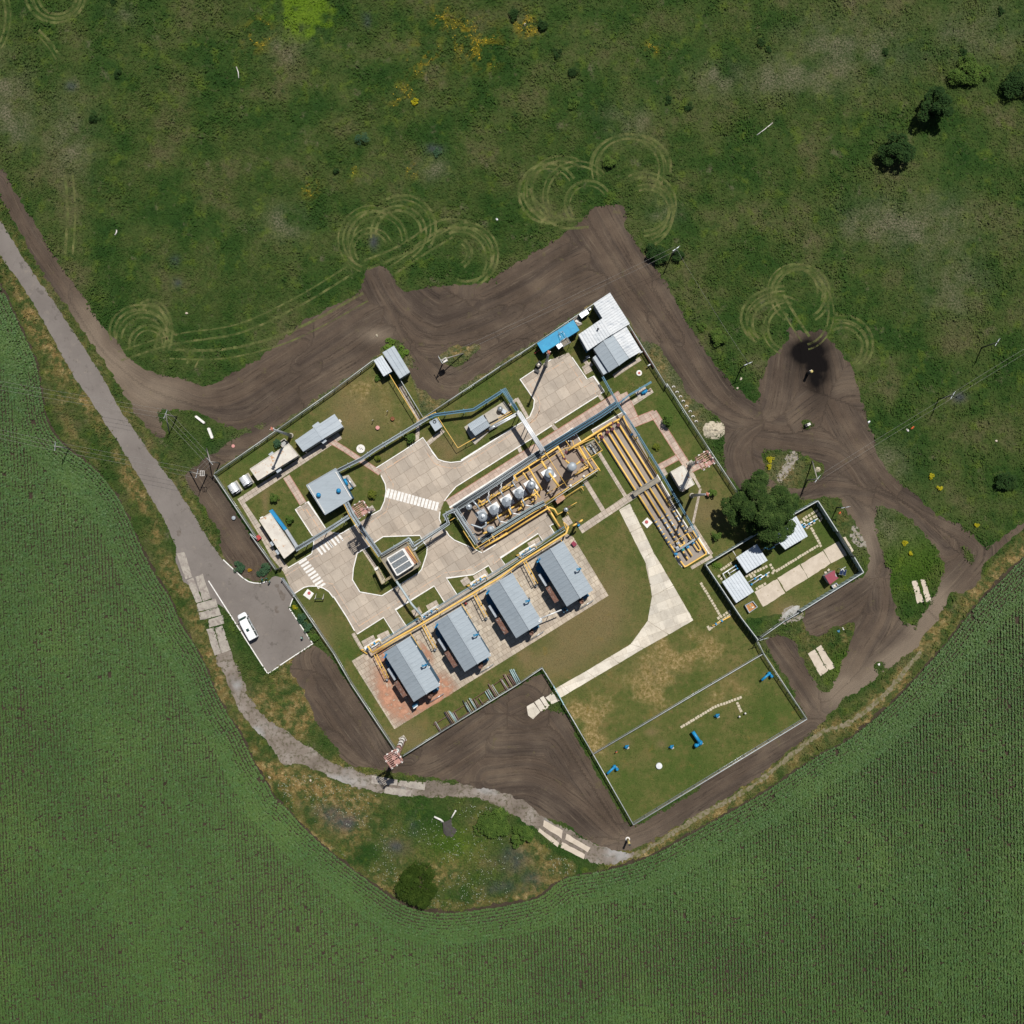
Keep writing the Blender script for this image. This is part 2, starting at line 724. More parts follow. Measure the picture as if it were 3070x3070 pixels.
road_left = PS('R', '-60,-420 0,-330 230,0 380,270 540,560 680,760 850,1020 1010,1290 1170,1550 1270,1780')
road_right = PS('R', '0,-590 170,-300 400,30 600,330 770,600 850,760 1090,1110 1260,1330 1440,1620 1620,1870')
verge_w = PS('R', '-120,-480 -60,-330 170,-20 300,250 480,540 640,760 790,1010 940,1290 1090,1550 1190,1800') + \
 PS('S', '990,60 1080,180 1140,330 1190,420 1230,560 1300,760 1380,900 1450,1010 1530,1130')
verge_s = PS('U', '300,420 380,520 470,640 600,790 800,960 1000,1100 1150,1210 1300,1240 1500,1250 1932,1190')
verge_e = PS('L', '560,1560 800,1480 1100,1270 1500,1060 1932,700') + PS('V', '850,960 1000,870 1120,760 1330,500 1480,330 1700,110 1900,-80 2100,-260')
path_e = PS('L', '560,1535 750,1480 1130,1245 1500,1030 1932,690') + PS('V', '880,935 1100,760 1320,500')
south_meadow = PS('U', '380,420 560,430 760,520 1000,600 1300,640 1560,640 1720,680 1900,830 2050,930 2180,1010 2180,1160 1700,1230 1300,1260 1150,1200 900,1010 650,810 480,620')

YEL = [('W', 900, 85, 38), ('W', 925, 100, 20), ('W', 870, 60, 22), ('W', 800, 110, 30), ('W', 985, 45, 22), ('W', 760, 185, 24), ('W', 480, 75, 22),
  ('W', 585, 355, 16), ('W', 655, 322, 16), ('W', 1000, 55, 16), ('W', 490, 55, 20), ('W', 145, 300, 8), ('W', 1230, 90, 14), ('W', 830, 30, 20), ('W', 780, 320, 14)]
BRN = [('W', 10, 170, 40, 60), ('W', 30, 230, 30, 50), ('W', 230, 30, 25, 18), ('W', 1600, 90, 110, 60), ('W', 1480, 150, 90, 30), ('W', 1750, 430, 90, 60), ('W', 1640, 420, 60, 40),
  ('W', 1350, 150, 40, 30), ('W', 1180, 230, 40, 30), ('W', 130, 260, 40, 80), ('W', 550, 90, 40, 30), ('W', 820, 320, 30, 20), ('W', 1680, 990, 60, 40), ('W', 1250, 400, 30, 20),
  ('W', 1850, 60, 60, 50), ('W', 540, 420, 40, 30), ('W', 1800, 540, 60, 50), ('W', 1660, 880, 50, 40)]
LUSH = [('W', 565, 15, 46, 40), ('W', 590, 35, 30, 25), ]
BLU = [('U', 740, 710, 22, 16), ('U', 860, 770, 26, 14), ('U', 1235, 800, 10, 18), ('U', 1130, 900, 16, 12), ('U', 1820, 980, 24, 22), ('U', 1880, 1110, 34, 18), ('U', 1700, 1130, 18, 12),
  ('W', 135, 162, 9, 9), ('W', 705, 455, 8, 14), ('W', 820, 280, 18, 8), ('W', 330, 490, 9, 9), ('W', 1810, 750, 12, 10), ('W', 335, 535, 8, 8), ('W', 690, 40, 8, 14)]


fence_out = [PS('A', '0,1205 560,800'), PS('A', '830,830 960,1100 1060,1350 1200,1420 1500,1230 1932,925 B: 500,600 1075,220'), PS('B', '1540,470 1932,1060 F: 1030,0 1240,330 1330,500'), PS('C', '540,1000 1200,540 1932,40'), PS('A', '1200,840 1400,760 1680,700'), PS('G', '640,470 900,330 1000,200')]


def gattr(x, y):
 n1 = fbm(x, y, .05, 4, 11); n2 = fbm(x, y, .6, 3, 21); n3 = fbm(x, y, 1.6, 2, 31)
 brk = np.clip(.55 + 1.8 * (fbm(x, y, .35, 4, 41) - .5), 0, 1.3)
 yel = sum(blob(x, y, *b) for b in YEL)
 yel = np.clip(yel, 0, 1) * (fbm(x, y, .55, 4, 51, .7) > .53)
 brn = sum(blob(x, y, *b) for b in BRN) * brk
 lush = sum(blob(x, y, *b) for b in LUSH); lush = np.clip(lush * .9 + 2.6 * (n2 - .56), 0, .6) * np.clip(lush * 3, 0, 1)
 blu = np.clip(sum(blob(x, y, *b) for b in BLU), 0, 1) * np.clip(brk * 1.2, 0, 1)
 k = S / TILES['W'][2]
 dry = 1.1 * np.exp(-(polydist([verge_w], x, y) / (16 * k)) ** 2) + .9 * np.exp(-(polydist([verge_s], x, y) / (9 * k)) ** 2) + \
  1.3 * np.exp(-(polydist([verge_e], x, y) / (22 * k)) ** 2)
 hw = np.exp(-(polydist([[p + Vector((2.2, 0.9, 0)) for p in verge_w[:9]]], x, y) / (3 * k)) ** 2)
 dry = dry + .62 * np.exp(-(polydist([PS('R', '60,-100 220,220 360,480 450,700 490,880 540,1010 680,1150')], x, y) / (15 * k)) ** 2)
 dry = dry * brk + .9 * blob(x, y, 'A', 1470, 780, 30, 12, .5) + .8 * np.exp(-(polydist(fence_out, x, y) / 1.7) ** 2) * np.clip(2.4 * (fbm(x, y, .4, 4, 44) - .34), 0, 1) + .6 * blob(x, y, 'A', 1080, 1150, 34, 34) * brk
 dry = dry + .7 * (blob(x, y, 'W', 515, 1280, 45, 40) + blob(x, y, 'W', 590, 1340, 40, 30)) * brk
 dry = dry + (.55 * blob(x, y, 'Q', 640, 1130, 60, 40) + .5 * blob(x, y, 'V', 620, 330, 26, 26) + .6 * blob(x, y, 'V', 740, 480, 40, 40) + .5 * blob(x, y, 'V', 870, 390, 18, 30) + .5 * blob(x, y, 'Q', 900, 1400, 20, 40)) * brk + .8 * np.exp(-(polydist([PS('K', '-300,850 0,900 400,1075 700,1110 1000,1105')], x, y) / 1.6) ** 2) * brk + .5 * np.exp(-(polydist([road_right], x, y) / 2.2) ** 2) * brk
 brn = brn + .7 * np.exp(-(polydist(fence_out, x, y) / 2.6) ** 2)
 sm = pip(south_meadow, x, y) * 1.0
 sm2 = np.exp(-(polydist([PS('U', '350,60 560,240 640,130'), PS('W', '530,1230 590,1300 560,1330'), PS('U', '430,470 700,560')], x, y) / (22 * k)) ** 2)
 dry = dry + sm * np.clip((fbm(x, y, .09, 4, 61) - .40) * 2.6, 0, .7) + sm2 * .75
 pale = hw * .9 * brk
 # island between the tracks and the weeds at the ditch stay green
 for b in (('W', 860, 1595, 55, 35), ('W', 1720, 1060, 60, 60), ('W', 1590, 1260, 30, 30)):
  dry = dry * (1 - .8 * blob(x, y, *b))
  lush = np.maximum(lush, .22 * blob(x, y, *b))
 return dict(dry=np.clip(dry, 0, 1), brn=np.clip(brn, 0, 1), lush=lush, yel=yel, blu=blu, pale=np.clip(pale, 0, 1))


def meadow_color(t):
 a = t.noise(.09, 5, .62)
 b = t.noise(.55, 5, .7, t.map(.4))
 c = t.noise(2.6, 3, .7)
 col = t.ramp(a, [(.30, (.014, .043, .007)), (.43, (.028, .060, .011)), (.55, (.052, .075, .019)), (.68, (.084, .084, .036))])
 col = t.mix(t.sstep(b, .50, .72, 0, .8), col, (.016, .044, .009))
 col = t.mix(t.sstep(b, .28, .42, .55, 0), col, (.105, .098, .052))
 d = t.noise(.23, 6, .72, t.map(1.3))
 col = t.mix(t.sstep(d, .58, .72, 0, .65), col, (.125, .112, .070))
 e = t.noise(.3, 4, .6, t.map(2.1))
 col = t.mix(t.sstep(e, .54, .70, 0, .7), col, (.074, .110, .016))
 col = t.mix(t.math('MULTIPLY', t.attr('brn'), .75), col, t.mix(t.sstep(c, .4, .6), (.075, .085, .042), (.165, .142, .100)))
 dc = t.ramp(t.noise(.8, 4, .65), [(.3, (.13, .085, .03)), (.5, (.21, .145, .055)), (.66, (.34, .25, .12))])
 dg = t.mix(t.sstep(b, .42, .6), dc, (.060, .078, .022))
 col = t.mix(t.attr('dry'), col, dg)
 col = t.mix(t.math('MULTIPLY', t.attr('pale'), .8), col, (.42, .30, .15))
 col = t.mix(t.attr('lush'), col, t.mix(c, (.085, .175, .006), (.15, .22, .01)))
 col = t.mix(t.math('MULTIPLY', t.attr('blu'), .75), col, (.045, .050, .075))
 col = t.mix(t.math('MULTIPLY', t.attr('yel'), .25), col, (.42, .27, .012))
 return t.mix(.75, col, t.ramp(c, [(.28, .38), (.72, 1.35)]), 'MULTIPLY'), b, c


def mk_meadow(name, leaf=False):
 m, nt, bs = _nodes(name)
 t = NT(nt)
 col, b, c = meadow_color(t)
 if leaf:
  col = t.mix(1.0, col, (1.12, 1.15, 1.05), 'MULTIPLY')
 t.l(col, bs.inputs['Base Color'])
 bs.inputs['Roughness'].default_value = .85
 bs.inputs['Specular IOR Level'].default_value = .1
 if not leaf:
  h = t.math('ADD', t.math('MULTIPLY', b, 1.5), c)
  t.bump(bs, h, .9, .35)
 return m


M_meadow = mk_meadow('meadow'); M_blade = mk_meadow('grass_blades', True)
ax = np.concatenate([[-3000, -900, -330, -190], np.arange(-126, 126.1, .5), [190, 330, 900, 3000]])
GX, GY = np.meshgrid(ax, ax, indexing='ij')
n = len(ax)
ii = np.arange(n * n).reshape(n, n)
GF = np.stack([ii[:-1, :-1], ii[1:, :-1], ii[1:, 1:], ii[:-1, 1:]], -1).reshape(-1, 4)
gx, gy = GX.ravel(), GY.ravel()
struct(fast_mesh('ground', np.stack([gx, gy, np.zeros(n * n)], 1), GF, M_meadow, gattr(gx, gy)))

# ---------------------------------------------------------------- crop fields
field_edge = PS('R', '-400,-900 -200,-500 -110,-330 40,-60 180,240 270,440 310,640 340,820 400,960 540,1100 690,1210 850,1400 950,1590 1040,1800') + \
 PS('S', '905,40 990,170 1060,330 1130,440 1200,570 1260,720 1330,850 1400,960 1470,1110') + \
 PS('U', '400,540 440,620 500,670 640,820 800,960 1000,1110 1150,1215 1290,1265 1500,1275 1932,1200') + \
 PS('L', '200,1660 500,1600 800,1500 1200,1280 1600,1050 1932,820') + PS('V', '870,1030 1130,810 1330,600 1500,400 1640,220 1780,80 1990,-130 2400,-520')
field_poly = field_edge + [Vector((160, -160, 0)), Vector((-160, -160, 0)), Vector((-160, 110, 0))]
m, nt, bs = _nodes('field_soil')
t = NT(nt)
f = t.noise(.5, 5, .65); f2 = t.noise(4, 3, .7)
col = t.ramp(f, [(.3, (.036, .028, .020)), (.7, (.062, .048, .034))])
col = t.mix(.5, col, t.ramp(f2, [(.3, .6), (.7, 1.1)]), 'MULTIPLY')
t.l(col, bs.inputs['Base Color']); bs.inputs['Roughness'].default_value = .95; bs.inputs['Specular IOR Level'].default_value = .05
t.bump(bs, f2, .6, .1)
layer('field_soil', [field_poly], None, .004, m, res=.5, amp=.6)


def leaves_mesh(name, C, az, tilt, L, Wd, m, attrs=None, droop=.35, fold=0.0):
 """diamond leaves: root C, azimuth az, upward tilt, length L, width Wd"""
 ca, sa, ct, st = np.cos(az), np.sin(az), np.cos(tilt), np.sin(tilt)
 d = np.stack([ca * ct, sa * ct, st], 1)
 s = np.stack([-sa, ca, np.zeros_like(ca)], 1)
 V = np.zeros((len(C), 4, 3))
 V[:, 0] = C
 mid = C + d * (L * .5)[:, None]
 V[:, 1] = mid + s * (Wd * .5)[:, None]
 V[:, 3] = mid - s * (Wd * .5)[:, None]
 V[:, 2] = C + d * L[:, None]
 V[:, 2, 2] -= droop * L
 V[:, :, 2] = np.maximum(V[:, :, 2], .012)
 F = np.arange(len(C) * 4).reshape(-1, 4)
 at = None
 if attrs:
  at = {k: np.repeat(a, 4) for k, a in attrs.items()}
 return fast_mesh(name, V.reshape(-1, 3), F, m, at)


# plants: straight rows inside, rows that follow the edge on the headland
SP, ROW = .30, .665
LIM = 110.0
px_, py_ = [], []
xr = np.arange(-LIM - 6, LIM + 6, ROW)
for x in xr:
 ys = np.arange(-LIM, 70, SP)
 ys = ys + RNG.uniform(-.1, .1, len(ys))
 xx = x + .05 * np.sin(ys * .21 + x) + RNG.normal(0, .022, len(ys)) - ys * (.036 - x * .00016)
 ys = ys[(kk := vnoise(np.full(len(ys), x * 14.6), ys, .8, 87) < .955)]; xx = xx[kk]
 px_.append(xx); py_.append(ys)
X, Y = np.concatenate(px_), np.concatenate(py_)
ins = pip(field_poly, X, Y)
X, Y = X[ins], Y[ins]
dE = polydist([field_edge], X, Y)
gap = fbm(X, Y, .12, 4, 81)
hl = 5.2 + 2.2 * (vnoise(X, Y, .07, 82) - .5)
keep = (dE > hl - 2.5 * RNG.random(len(X))) & (RNG.random(len(X)) < .97) & (RNG.random(len(X)) < .985)
X, Y = X[keep], Y[keep]
# headland rows
hx, hy = [], []
fe = smooth_line(field_edge, 4)
for k in range(10):
 off = .55 + ROW * k
 L_, R_ = strip_poly(fe, 2 * off)
 side = R_ if pip(field_poly, np.array([R_[len(R_) // 2].x]), np.array([R_[len(R_) // 2].y]))[0] else L_
 for i in range(len(side) - 1):
  a, b = side[i], side[i + 1]
  nn = max(1, int((b - a).length / SP))
  tt = (np.arange(nn) + RNG.random(nn) * .5) / nn
  hx.append(a.x + (b.x - a.x) * tt + RNG.normal(0, .05, nn)); hy.append(a.y + (b.y - a.y) * tt + RNG.normal(0, .05, nn))
hx, hy = np.concatenate(hx), np.concatenate(hy)
hi = pip(field_poly, hx, hy) & (np.abs(hx) < LIM) & (np.abs(hy) < LIM)
hx, hy = hx[hi], hy[hi]
dh = polydist([field_edge], hx, hy)
k2 = (fbm(hx, hy, .6, 4, 84) > .22) & (dh > .3)
X, Y = np.concatenate([X, hx[k2]]), np.concatenate([Y, hy[k2]])
NP_ = len(X)
NL = 6
sc = np.clip(.92 + .5 * (fbm(X, Y, .06, 3, 85) - .45) + RNG.normal(0, .12, NP_), .55, 1.3)
C = np.repeat(np.stack([X, Y, .30 * sc + .06], 1), NL, 0)
scr = np.repeat(sc, NL)
az = np.repeat(RNG.uniform(0, 6.28, NP_), NL) + np.tile(np.arange(NL) * 2 * math.pi / NL, NP_) + RNG.normal(0, .3, NP_ * NL)
C[:, 2] += RNG.uniform(-.2, .2, len(C))
Lf = scr * RNG.uniform(.30, .42, len(C)); Wf = scr * RNG.uniform(.24, .34, len(C))
m, nt, bs = _nodes('crop_leaf')
t = NT(nt)
a = t.noise(.05, 4, .6); b = t.noise(.9, 4, .65); c = t.noise(5, 2, .6)
col = t.ramp(a, [(.3, (.042, .088, .019)), (.55, (.053, .103, .022)), (.75, (.072, .126, .027))])
col = t.mix(t.sstep(b, .45, .7, 0, .5), col, (.045, .115, .035))
col = t.mix(.6, col, t.ramp(c, [(.3, .6), (.7, 1.25)]), 'MULTIPLY')
t.l(col, bs.inputs['Base Color']); bs.inputs['Roughness'].default_value = .55; bs.inputs['Specular IOR Level'].default_value = .3
M_crop = m
o = leaves_mesh('crop_plants', C, az, RNG.uniform(.05, .5, len(C)), Lf, Wf, M_crop)
o['kind'] = 'stuff'; o['label'] = 'rows of young broad-leaved green crop plants'; o['category'] = 'crop'

# ---------------------------------------------------------------- bare graded soil
soil_polys = [
 PS('R', '-50,-830 60,-650 310,-200 470,30 620,250 790,500 900,680 1000,850 1100,960 1200,1000 1190,940 1150,870 1130,800 1260,800 1400,800 1560,880 1700,930 1830,925 1932,860 1990,760 1990,330 1932,390 1700,520 1480,640 1300,560 1110,530 1010,470 935,415 865,330 790,240 700,130 620,0 480,-190 200,-640 0,-980'),
 PS('A', '-790,800 -400,480 0,235 130,190 330,80 A: 345,0 350,-160 480,-200 620,-180 700,-60 760,30 850,90 1200,30 1932,-10 N: 780,1612 830,1590 1000,1480 1190,1370 1300,1290 1400,1210 1420,1165 1480,1170 1560,1150 1600,1160 1610,1280 1660,1370 1750,1500 1850,1640 1932,1760 1932,1932 1700,1932 1560,1720 1420,1720 1200,1860 B: 500,600 0,930 A: 1932,930 1600,1110 1480,1220 1300,1240 1100,1130 1000,1000 900,830 790,670 640,650 560,770 460,890 200,1060 0,1190 -790,1750'),
 PS('A', '860,960 1020,1010 1260,1230 1480,1220 1380,1320 1180,1360 960,1180'),
 PS('Q', '-200,-60 -60,150 0,280 60,370 130,470 200,570 290,680 400,760 440,770 430,690 470,560 530,470 600,400 590,340 650,360 720,370 800,360 830,400 900,480 960,580 1000,680 1020,800 1060,900 1100,1040 1150,1140 1210,1210 1320,1290 1420,1400 1560,1460 1660,1520 1710,1590 1695,1660 1640,1740 1560,1820 1500,1870 1430,1960 1400,1932 1490,1700 1440,1600 1370,1510 1290,1430 1180,1370 1095,1350 1085,1440 1110,1540 1140,1640 1160,1760 1190,1950 1060,1950 1030,1760 1060,1650 1000,1500 940,1390 890,1310 770,1310 700,1320 600,1290 470,1240 420,1180 340,1290 240,1150 230,990 240,900 170,820 60,760 -100,500 -260,200'),
 PS('V', '1290,360 1320,290 1420,180 1500,100 1480,190 1400,340 1290,480 1150,590 930,745 800,805 740,800 850,720 1060,600 1240,470'),
 PS('V', '960,60 990,20 1130,0 1150,200 1200,340 1280,350 1260,470 1050,640 850,780 700,880 640,900 560,760 500,640 380,450 450,405 520,405 560,440 640,620 720,740 770,760 830,620 900,430 930,320 800,360 690,420 640,400 610,330 620,260 800,130'),
 PS('V', '640,880 720,760 900,720 760,900 500,1080 200,1260 0,1380 0,1270 300,1090'),
 PS('L', '640,1310 700,1310 1150,1060 1880,590 1932,640 1500,1000 1100,1240 800,1420 640,1480 500,1480 390,1430 200,1290 50,1240 -60,1200 K: 1400,1110 1000,1070 600,1000 200,960 U: 830,400 750,280 660,150 600,0 510,-120 H: 1480,1420 1700,1300 1800,1320 K: 200,20 380,300 720,800 800,850 1200,590 1932,160 J: 700,1900 860,1790 1000,2000 L: 60,520 190,540 230,560 290,700'),
 PS('C', '940,560 1230,520 1210,590 900,790 560,1010 520,1060 700,1320 1000,1800 1100,1932 H: 1250,410 1180,480 1010,560 880,505 760,395 655,295 630,200 620,0 C: 560,1650 420,1400 300,1230 200,1080 330,960 520,820 780,640'),
 PS('Q', '1680,1620 1800,1545 1970,1405 1970,1450 1810,1592 1690,1690'),
 PS('V', '1450,-10 1700,-20 1650,100 1560,170 1480,110'),
]
soil_cut = [
 PS('Q', '455,1040 560,1030 680,1060 790,1110 805,1150 770,1200 690,1250 600,1250 520,1230 465,1150'),
 PS('Q', '1560,1560 1620,1600 1655,1650 1640,1690 1600,1650'),
 PS('A', '1200,850 1270,810 1420,720 1700,700 1690,760 1520,900 1380,980 1250,940'),
 PS('V', '1040,570 1100,570 1090,620 1040,620'),
 PS('Q', '680,870 720,860 740,900 710,920 680,905'),
 PS('Q', '-120,800 60,780 130,860 200,870 230,900 235,990 200,1080 120,1020 0,860'),
]
soil_guides = [smooth_line(PS(*g)) for g in [
 ('R', '-40,-830 140,-450 400,-60 560,190 700,400 860,560 1000,680 1180,780 1400,840 1600,880 1800,860 1990,740 2300,520'),
 ('R', '560,0 740,280 900,440 1100,570 1300,630 1480,690 1700,640 1932,500 2200,330'),
 ('A', '-400,900 0,640 300,440 560,300'), ('A', '-400,1200 0,980 300,800 560,600 700,520'),
 ('A', '400,-100 520,150 640,350 780,620 900,780'), ('A', '560,-120 700,150 850,330 1100,500 1300,520 1932,280'),
 ('A', '820,450 960,600 1200,660 1500,630 1932,450 2100,350'), ('A', '900,750 1060,1000 1250,1170 1480,1170 1750,1000 2100,760'),
 ('A', '1000,760 1200,780 1500,690 1932,600 2200,450'),
 ('B', '-200,700 300,420 700,180 1000,30 1200,-60'), ('B', '-200,300 300,60 700,-200 1000,-350'), ('B', '-200,100 300,-180 700,-420'),
 ('N', '1440,1180 1560,1400 1700,1620 1900,1900'), ('N', '1350,1300 1480,1500 1600,1680 1800,1932'),
 ('Q', '-120,120 60,420 220,680 340,800 470,880 600,900'), ('Q', '-180,300 0,600 150,790 330,880 500,870'), ('Q', '560,480 540,640 520,760 480,850 330,960 280,1080 330,1260'),
 ('Q', '740,380 800,560 830,740 930,940 1020,1080 1150,1250 1330,1400 1500,1560'), ('Q', '460,970 650,1000 850,1040 960,1130 1040,1240 1200,1330'),
 ('Q', '600,900 760,780 900,700 1000,690'), ('Q', '620,1290 820,1250 1020,1270 1180,1290 1400,1420 1600,1520 1680,1620 1580,1760 1440,1900'),
 ('Q', '930,1330 1010,1450 1060,1600 1090,1760 1100,1932'), ('V', '1060,20 1080,200 1050,330 960,480 880,640 760,780'), ('V', '640,330 850,230 1000,120 1090,30'),
 ('V', '420,440 560,640 680,830'), ('V', '760,830 1000,640 1220,450 1320,320'), ('L', '500,1430 800,1330 1150,1110 1500,900 1900,660'),
 ('K', '-100,-300 150,100 420,500 640,860 900,900'), ('K', '0,700 300,940 700,1000 1100,930 1500,700 1932,400 2200,260'),
 ('L', '-250,700 0,690 150,720 300,950 480,1200 600,1360'), ('L', '-300,1000 0,980 250,1120 450,1300 600,1420'), ('L', '-250,500 -60,620 90,560'),
 ('C', '280,1150 500,1500 760,1900 900,2100'), ('I', '-150,1200 200,1700 500,2100'), ('L', '120,560 240,730 400,1000 560,1290'),
]]


def soil_attr(x, y):
 D, sg, ar, idn = polydist(soil_guides, x, y, True)
 dark = np.clip(1.15 * blob(x, y, 'Q', 730, 500, 32, 36) + 1.1 * blob(x, y, 'Q', 770, 620, 22, 38) + 1.0 * blob(x, y, 'Q', 680, 480, 25, 16), 0, 1)
 dark = np.clip(dark * (.6 + 1.0 * fbm(x, y, .5, 4, 95)), 0, 1)
 pale = blob(x, y, 'R', 820, 470, 45, 30) + blob(x, y, 'R', 1080, 680, 70, 40) + blob(x, y, 'R', 640, 250, 45, 70) + blob(x, y, 'Q', 1040, 1560, 25, 55) + \
  1.3 * blob(x, y, 'V', 1380, 260, 30, 60, -.5) + .8 * blob(x, y, 'V', 1180, 540, 60, 24, .65) + blob(x, y, 'V', 1000, 700, 110, 30, .6) + blob(x, y, 'V', 850, 720, 40, 25) + blob(x, y, 'A', 500, 600, 30, 14) + .5 * blob(x, y, 'L', 600, 1480, 90, 30, .5)
 pale = np.clip(pale * (.5 + fbm(x, y, .3, 4, 96)), 0, 1)
 flat = np.clip(blob(x, y, 'C', 700, 1400, 70, 60) * 1.5, 0, 1)
 return dict(sg=sg, ar=ar, gid=idn, dark=dark, pale=pale, flat=flat, near=np.exp(-(D / 2.2) ** 2))


m, nt, bs = _nodes('bare_soil')
t = NT(nt)
cmb = t.n('ShaderNodeCombineXYZ')
t.l(t.math('MULTIPLY', t.attr('sg'), 1.0), cmb.inputs[0]); t.l(t.math('MULTIPLY', t.attr('ar'), .045), cmb.inputs[1]); t.l(t.math('MULTIPLY', t.attr('gid'), 7.3), cmb.inputs[2])
st = t.noise(2.3, 5, .72, cmb.outputs[0])
st2 = t.noise(.45, 3, .6, cmb.outputs[0])
a = t.noise(.12, 5, .6); b = t.noise(1.1, 5, .7); c = t.noise(6, 3, .7)
col = t.ramp(a, [(.3, (.056, .043, .034)), (.5, (.075, .058, .046)), (.7, (.108, .085, .065))])
col = t.mix(t.sstep(st2, .36, .64, 0, .85), col, t.mix(1.0, col, (1.3, 1.24, 1.16), 'MULTIPLY'))
col = t.mix(t.sstep(st2, .30, .46, .7, 0), col, t.mix(1.0, col, (.72, .70, .72), 'MULTIPLY'))
ln = t.math('MULTIPLY', t.math('MULTIPLY', t.sstep(st, .46, .37, 0, 1), t.sstep(b, .36, .58, .25, 1)), t.math('SUBTRACT', 1, t.attr('flat')))
col = t.mix(t.math('MULTIPLY', ln, .62), col, (.026, .021, .018))
ln2 = t.sstep(st, .57, .68, 0, .5)
col = t.mix(ln2, col, (.160, .128, .094))
col = t.mix(t.sstep(b, .58, .72, 0, .35), col, (.15, .12, .082))
col = t.mix(t.sstep(t.noise(.35, 5, .7, t.map(.9)), .60, .70, 0, .5), col, (.115, .10, .048))
col = t.mix(t.math('MULTIPLY', t.attr('pale'), .55), col, (.25, .20, .15))
col = t.mix(t.attr('dark'), col, (.007, .006, .006))
col = t.mix(.55, col, t.ramp(c, [(.28, .62), (.72, 1.2)]), 'MULTIPLY')
t.l(col, bs.inputs['Base Color']); bs.inputs['Roughness'].default_value = .95; bs.inputs['Specular IOR Level'].default_value = .05
t.bump(bs, t.math('ADD', t.math('ADD', st, c), st2), .85, .16)
layer('bare_soil', soil_polys, soil_cut, .008, m, res=.35, amp=.75, nscale=.7, attrf=soil_attr, blur=2)

# ---------------------------------------------------------------- gravel farm track round the south side
trk = [PS('H', '560,1400 745,1345 800,1500 890,1750 960,1932 U: 270,20 370,150 520,260 640,330 780,420 900,460 1000,490 1150,530 1300,525 1500,545 1750,590 1870,640 2000,740 2000,830 1880,765 1720,655 1560,615 1300,615 1060,595 900,560 760,510 620,440 480,420 400,310 260,170 170,0'),
  PS('L', '30,1270 100,1260 400,1430 540,1470 640,1490 720,1480 640,1540 540,1575 440,1570 340,1530 20,1330'),
  ]
m, nt, bs = _nodes('gravel')
t = NT(nt)
a = t.noise(.2, 5, .6); b = t.noise(1.2, 5, .7); c = t.noise(8, 3, .7)
col = t.ramp(a, [(.3, (.125, .103, .085)), (.5, (.19, .16, .135)), (.72, (.29, .26, .235))])
col = t.mix(t.sstep(b, .48, .62, 0, .75), col, (.072, .066, .036))
col = t.mix(t.sstep(t.noise(.13, 3, .5, t.map(2.)), .55, .7, 0, .6), col, (.33, .33, .33))
col = t.mix(.5, col, t.ramp(c, [(.28, .65), (.72, 1.15)]), 'MULTIPLY')
t.l(col, bs.inputs['Base Color']); bs.inputs['Roughness'].default_value = .95; bs.inputs['Specular IOR Level'].default_value = .1
t.bump(bs, c, .5, .06)
M_gravel = m
layer('gravel_track', trk, None, .012, m, res=.3, amp=.9, nscale=.6, blur=2)
layer('gravel_spill', [PS('G', '1170,1830 1080,1790 960,1860 900,1932 V: 470,330 560,330 620,290 600,250'), PS('G', '1740,890 1800,880 1870,1000 1932,1180 1880,1130 1800,1100 1740,1000'),
      PS('Q', '560,1130 590,1060 640,1050 660,1100 600,1160 560,1240 520,1240')], None, .0183, mat('chalk_gravel', (.25, .225, .20), (.28, .25, .22), 1.2, .95, wear=(.14, .13, .07), wearamt=.50), res=.25, amp=1.3, blur=3)
strip_l = smooth_line(path_e)
L_, R_ = strip_poly(strip_l, .9)
layer('wheel_path', [L_ + R_[::-1]], None, .0115, mat('worn_path', (.20, .17, .12), (.15, .13, .075), 1.0, .95, wear=(.09, .09, .03), wearamt=.47), res=.22, amp=1.1, nscale=1.2)

# ---------------------------------------------------------------- wheel tracks turned in the meadow
rings = []


def ring(t, cx, cy, r, a0=0, a1=360, r2=None, rot=0, gauge=15):
 """pair of wheel lines, radii in W pixels"""
 c = P(t, cx, cy); k = S / TILES['W'][2]
 for dr in (0, -gauge * .62):
  pts = []
  for a in np.linspace(math.radians(a0), math.radians(a1), 40):
   u, v = (r + dr) * k * math.cos(a), ((r2 or r) + dr) * k * math.sin(a)
   ca, sa = math.cos(rot), math.sin(rot)
   pts.append(Vector((c.x + u * ca - v * sa, c.y + u * sa + v * ca, 0)))
  rings.append(pts)


def pair(t, s, g=.95):
 ln = smooth_line(PS(t, s))
 L, R = strip_poly(ln, 2 * g)
 rings.append(L); rings.append(R)


ring('W', 702, 452, 64, 60, 250); ring('W', 712, 455, 56, 0, 200); ring('W', 752, 440, 52, -60, 190); ring('W', 700, 470, 40, 20, 220); ring('W', 760, 430, 62, -30, 120)
ring('W', 880, 480, 60, -110, 130); ring('W', 865, 490, 62, -60, 110); ring('W', 860, 478, 30, -60, 60); pair('W', '690,500 760,470 830,425 880,425'); pair('W', '740,510 800,470 850,440')
ring('W', 1035, 365, 56, 30, 300); ring('W', 1060, 360, 66, 60, 240); ring('W', 1090, 370, 66, 40, 230); ring('W', 1110, 385, 44, 30, 220); pair('W', '990,360 1010,390 1060,420 1110,420')
ring('W', 1185, 320, 68, -40, 200); ring('W', 1190, 315, 76, -10, 180, 62); ring('W', 1215, 385, 60, -90, 120); ring('W', 1220, 400, 52, -80, 110); ring('W', 1200, 400, 70, -60, 60)
ring('W', 1510, 555, 56, -60, 240); ring('W', 1500, 550, 52, -20, 200); ring('W', 1480, 600, 82, 90, 230, 60); ring('W', 1470, 610, 60, 60, 220, 52); ring('W', 1515, 590, 58, -80, 60, 70)
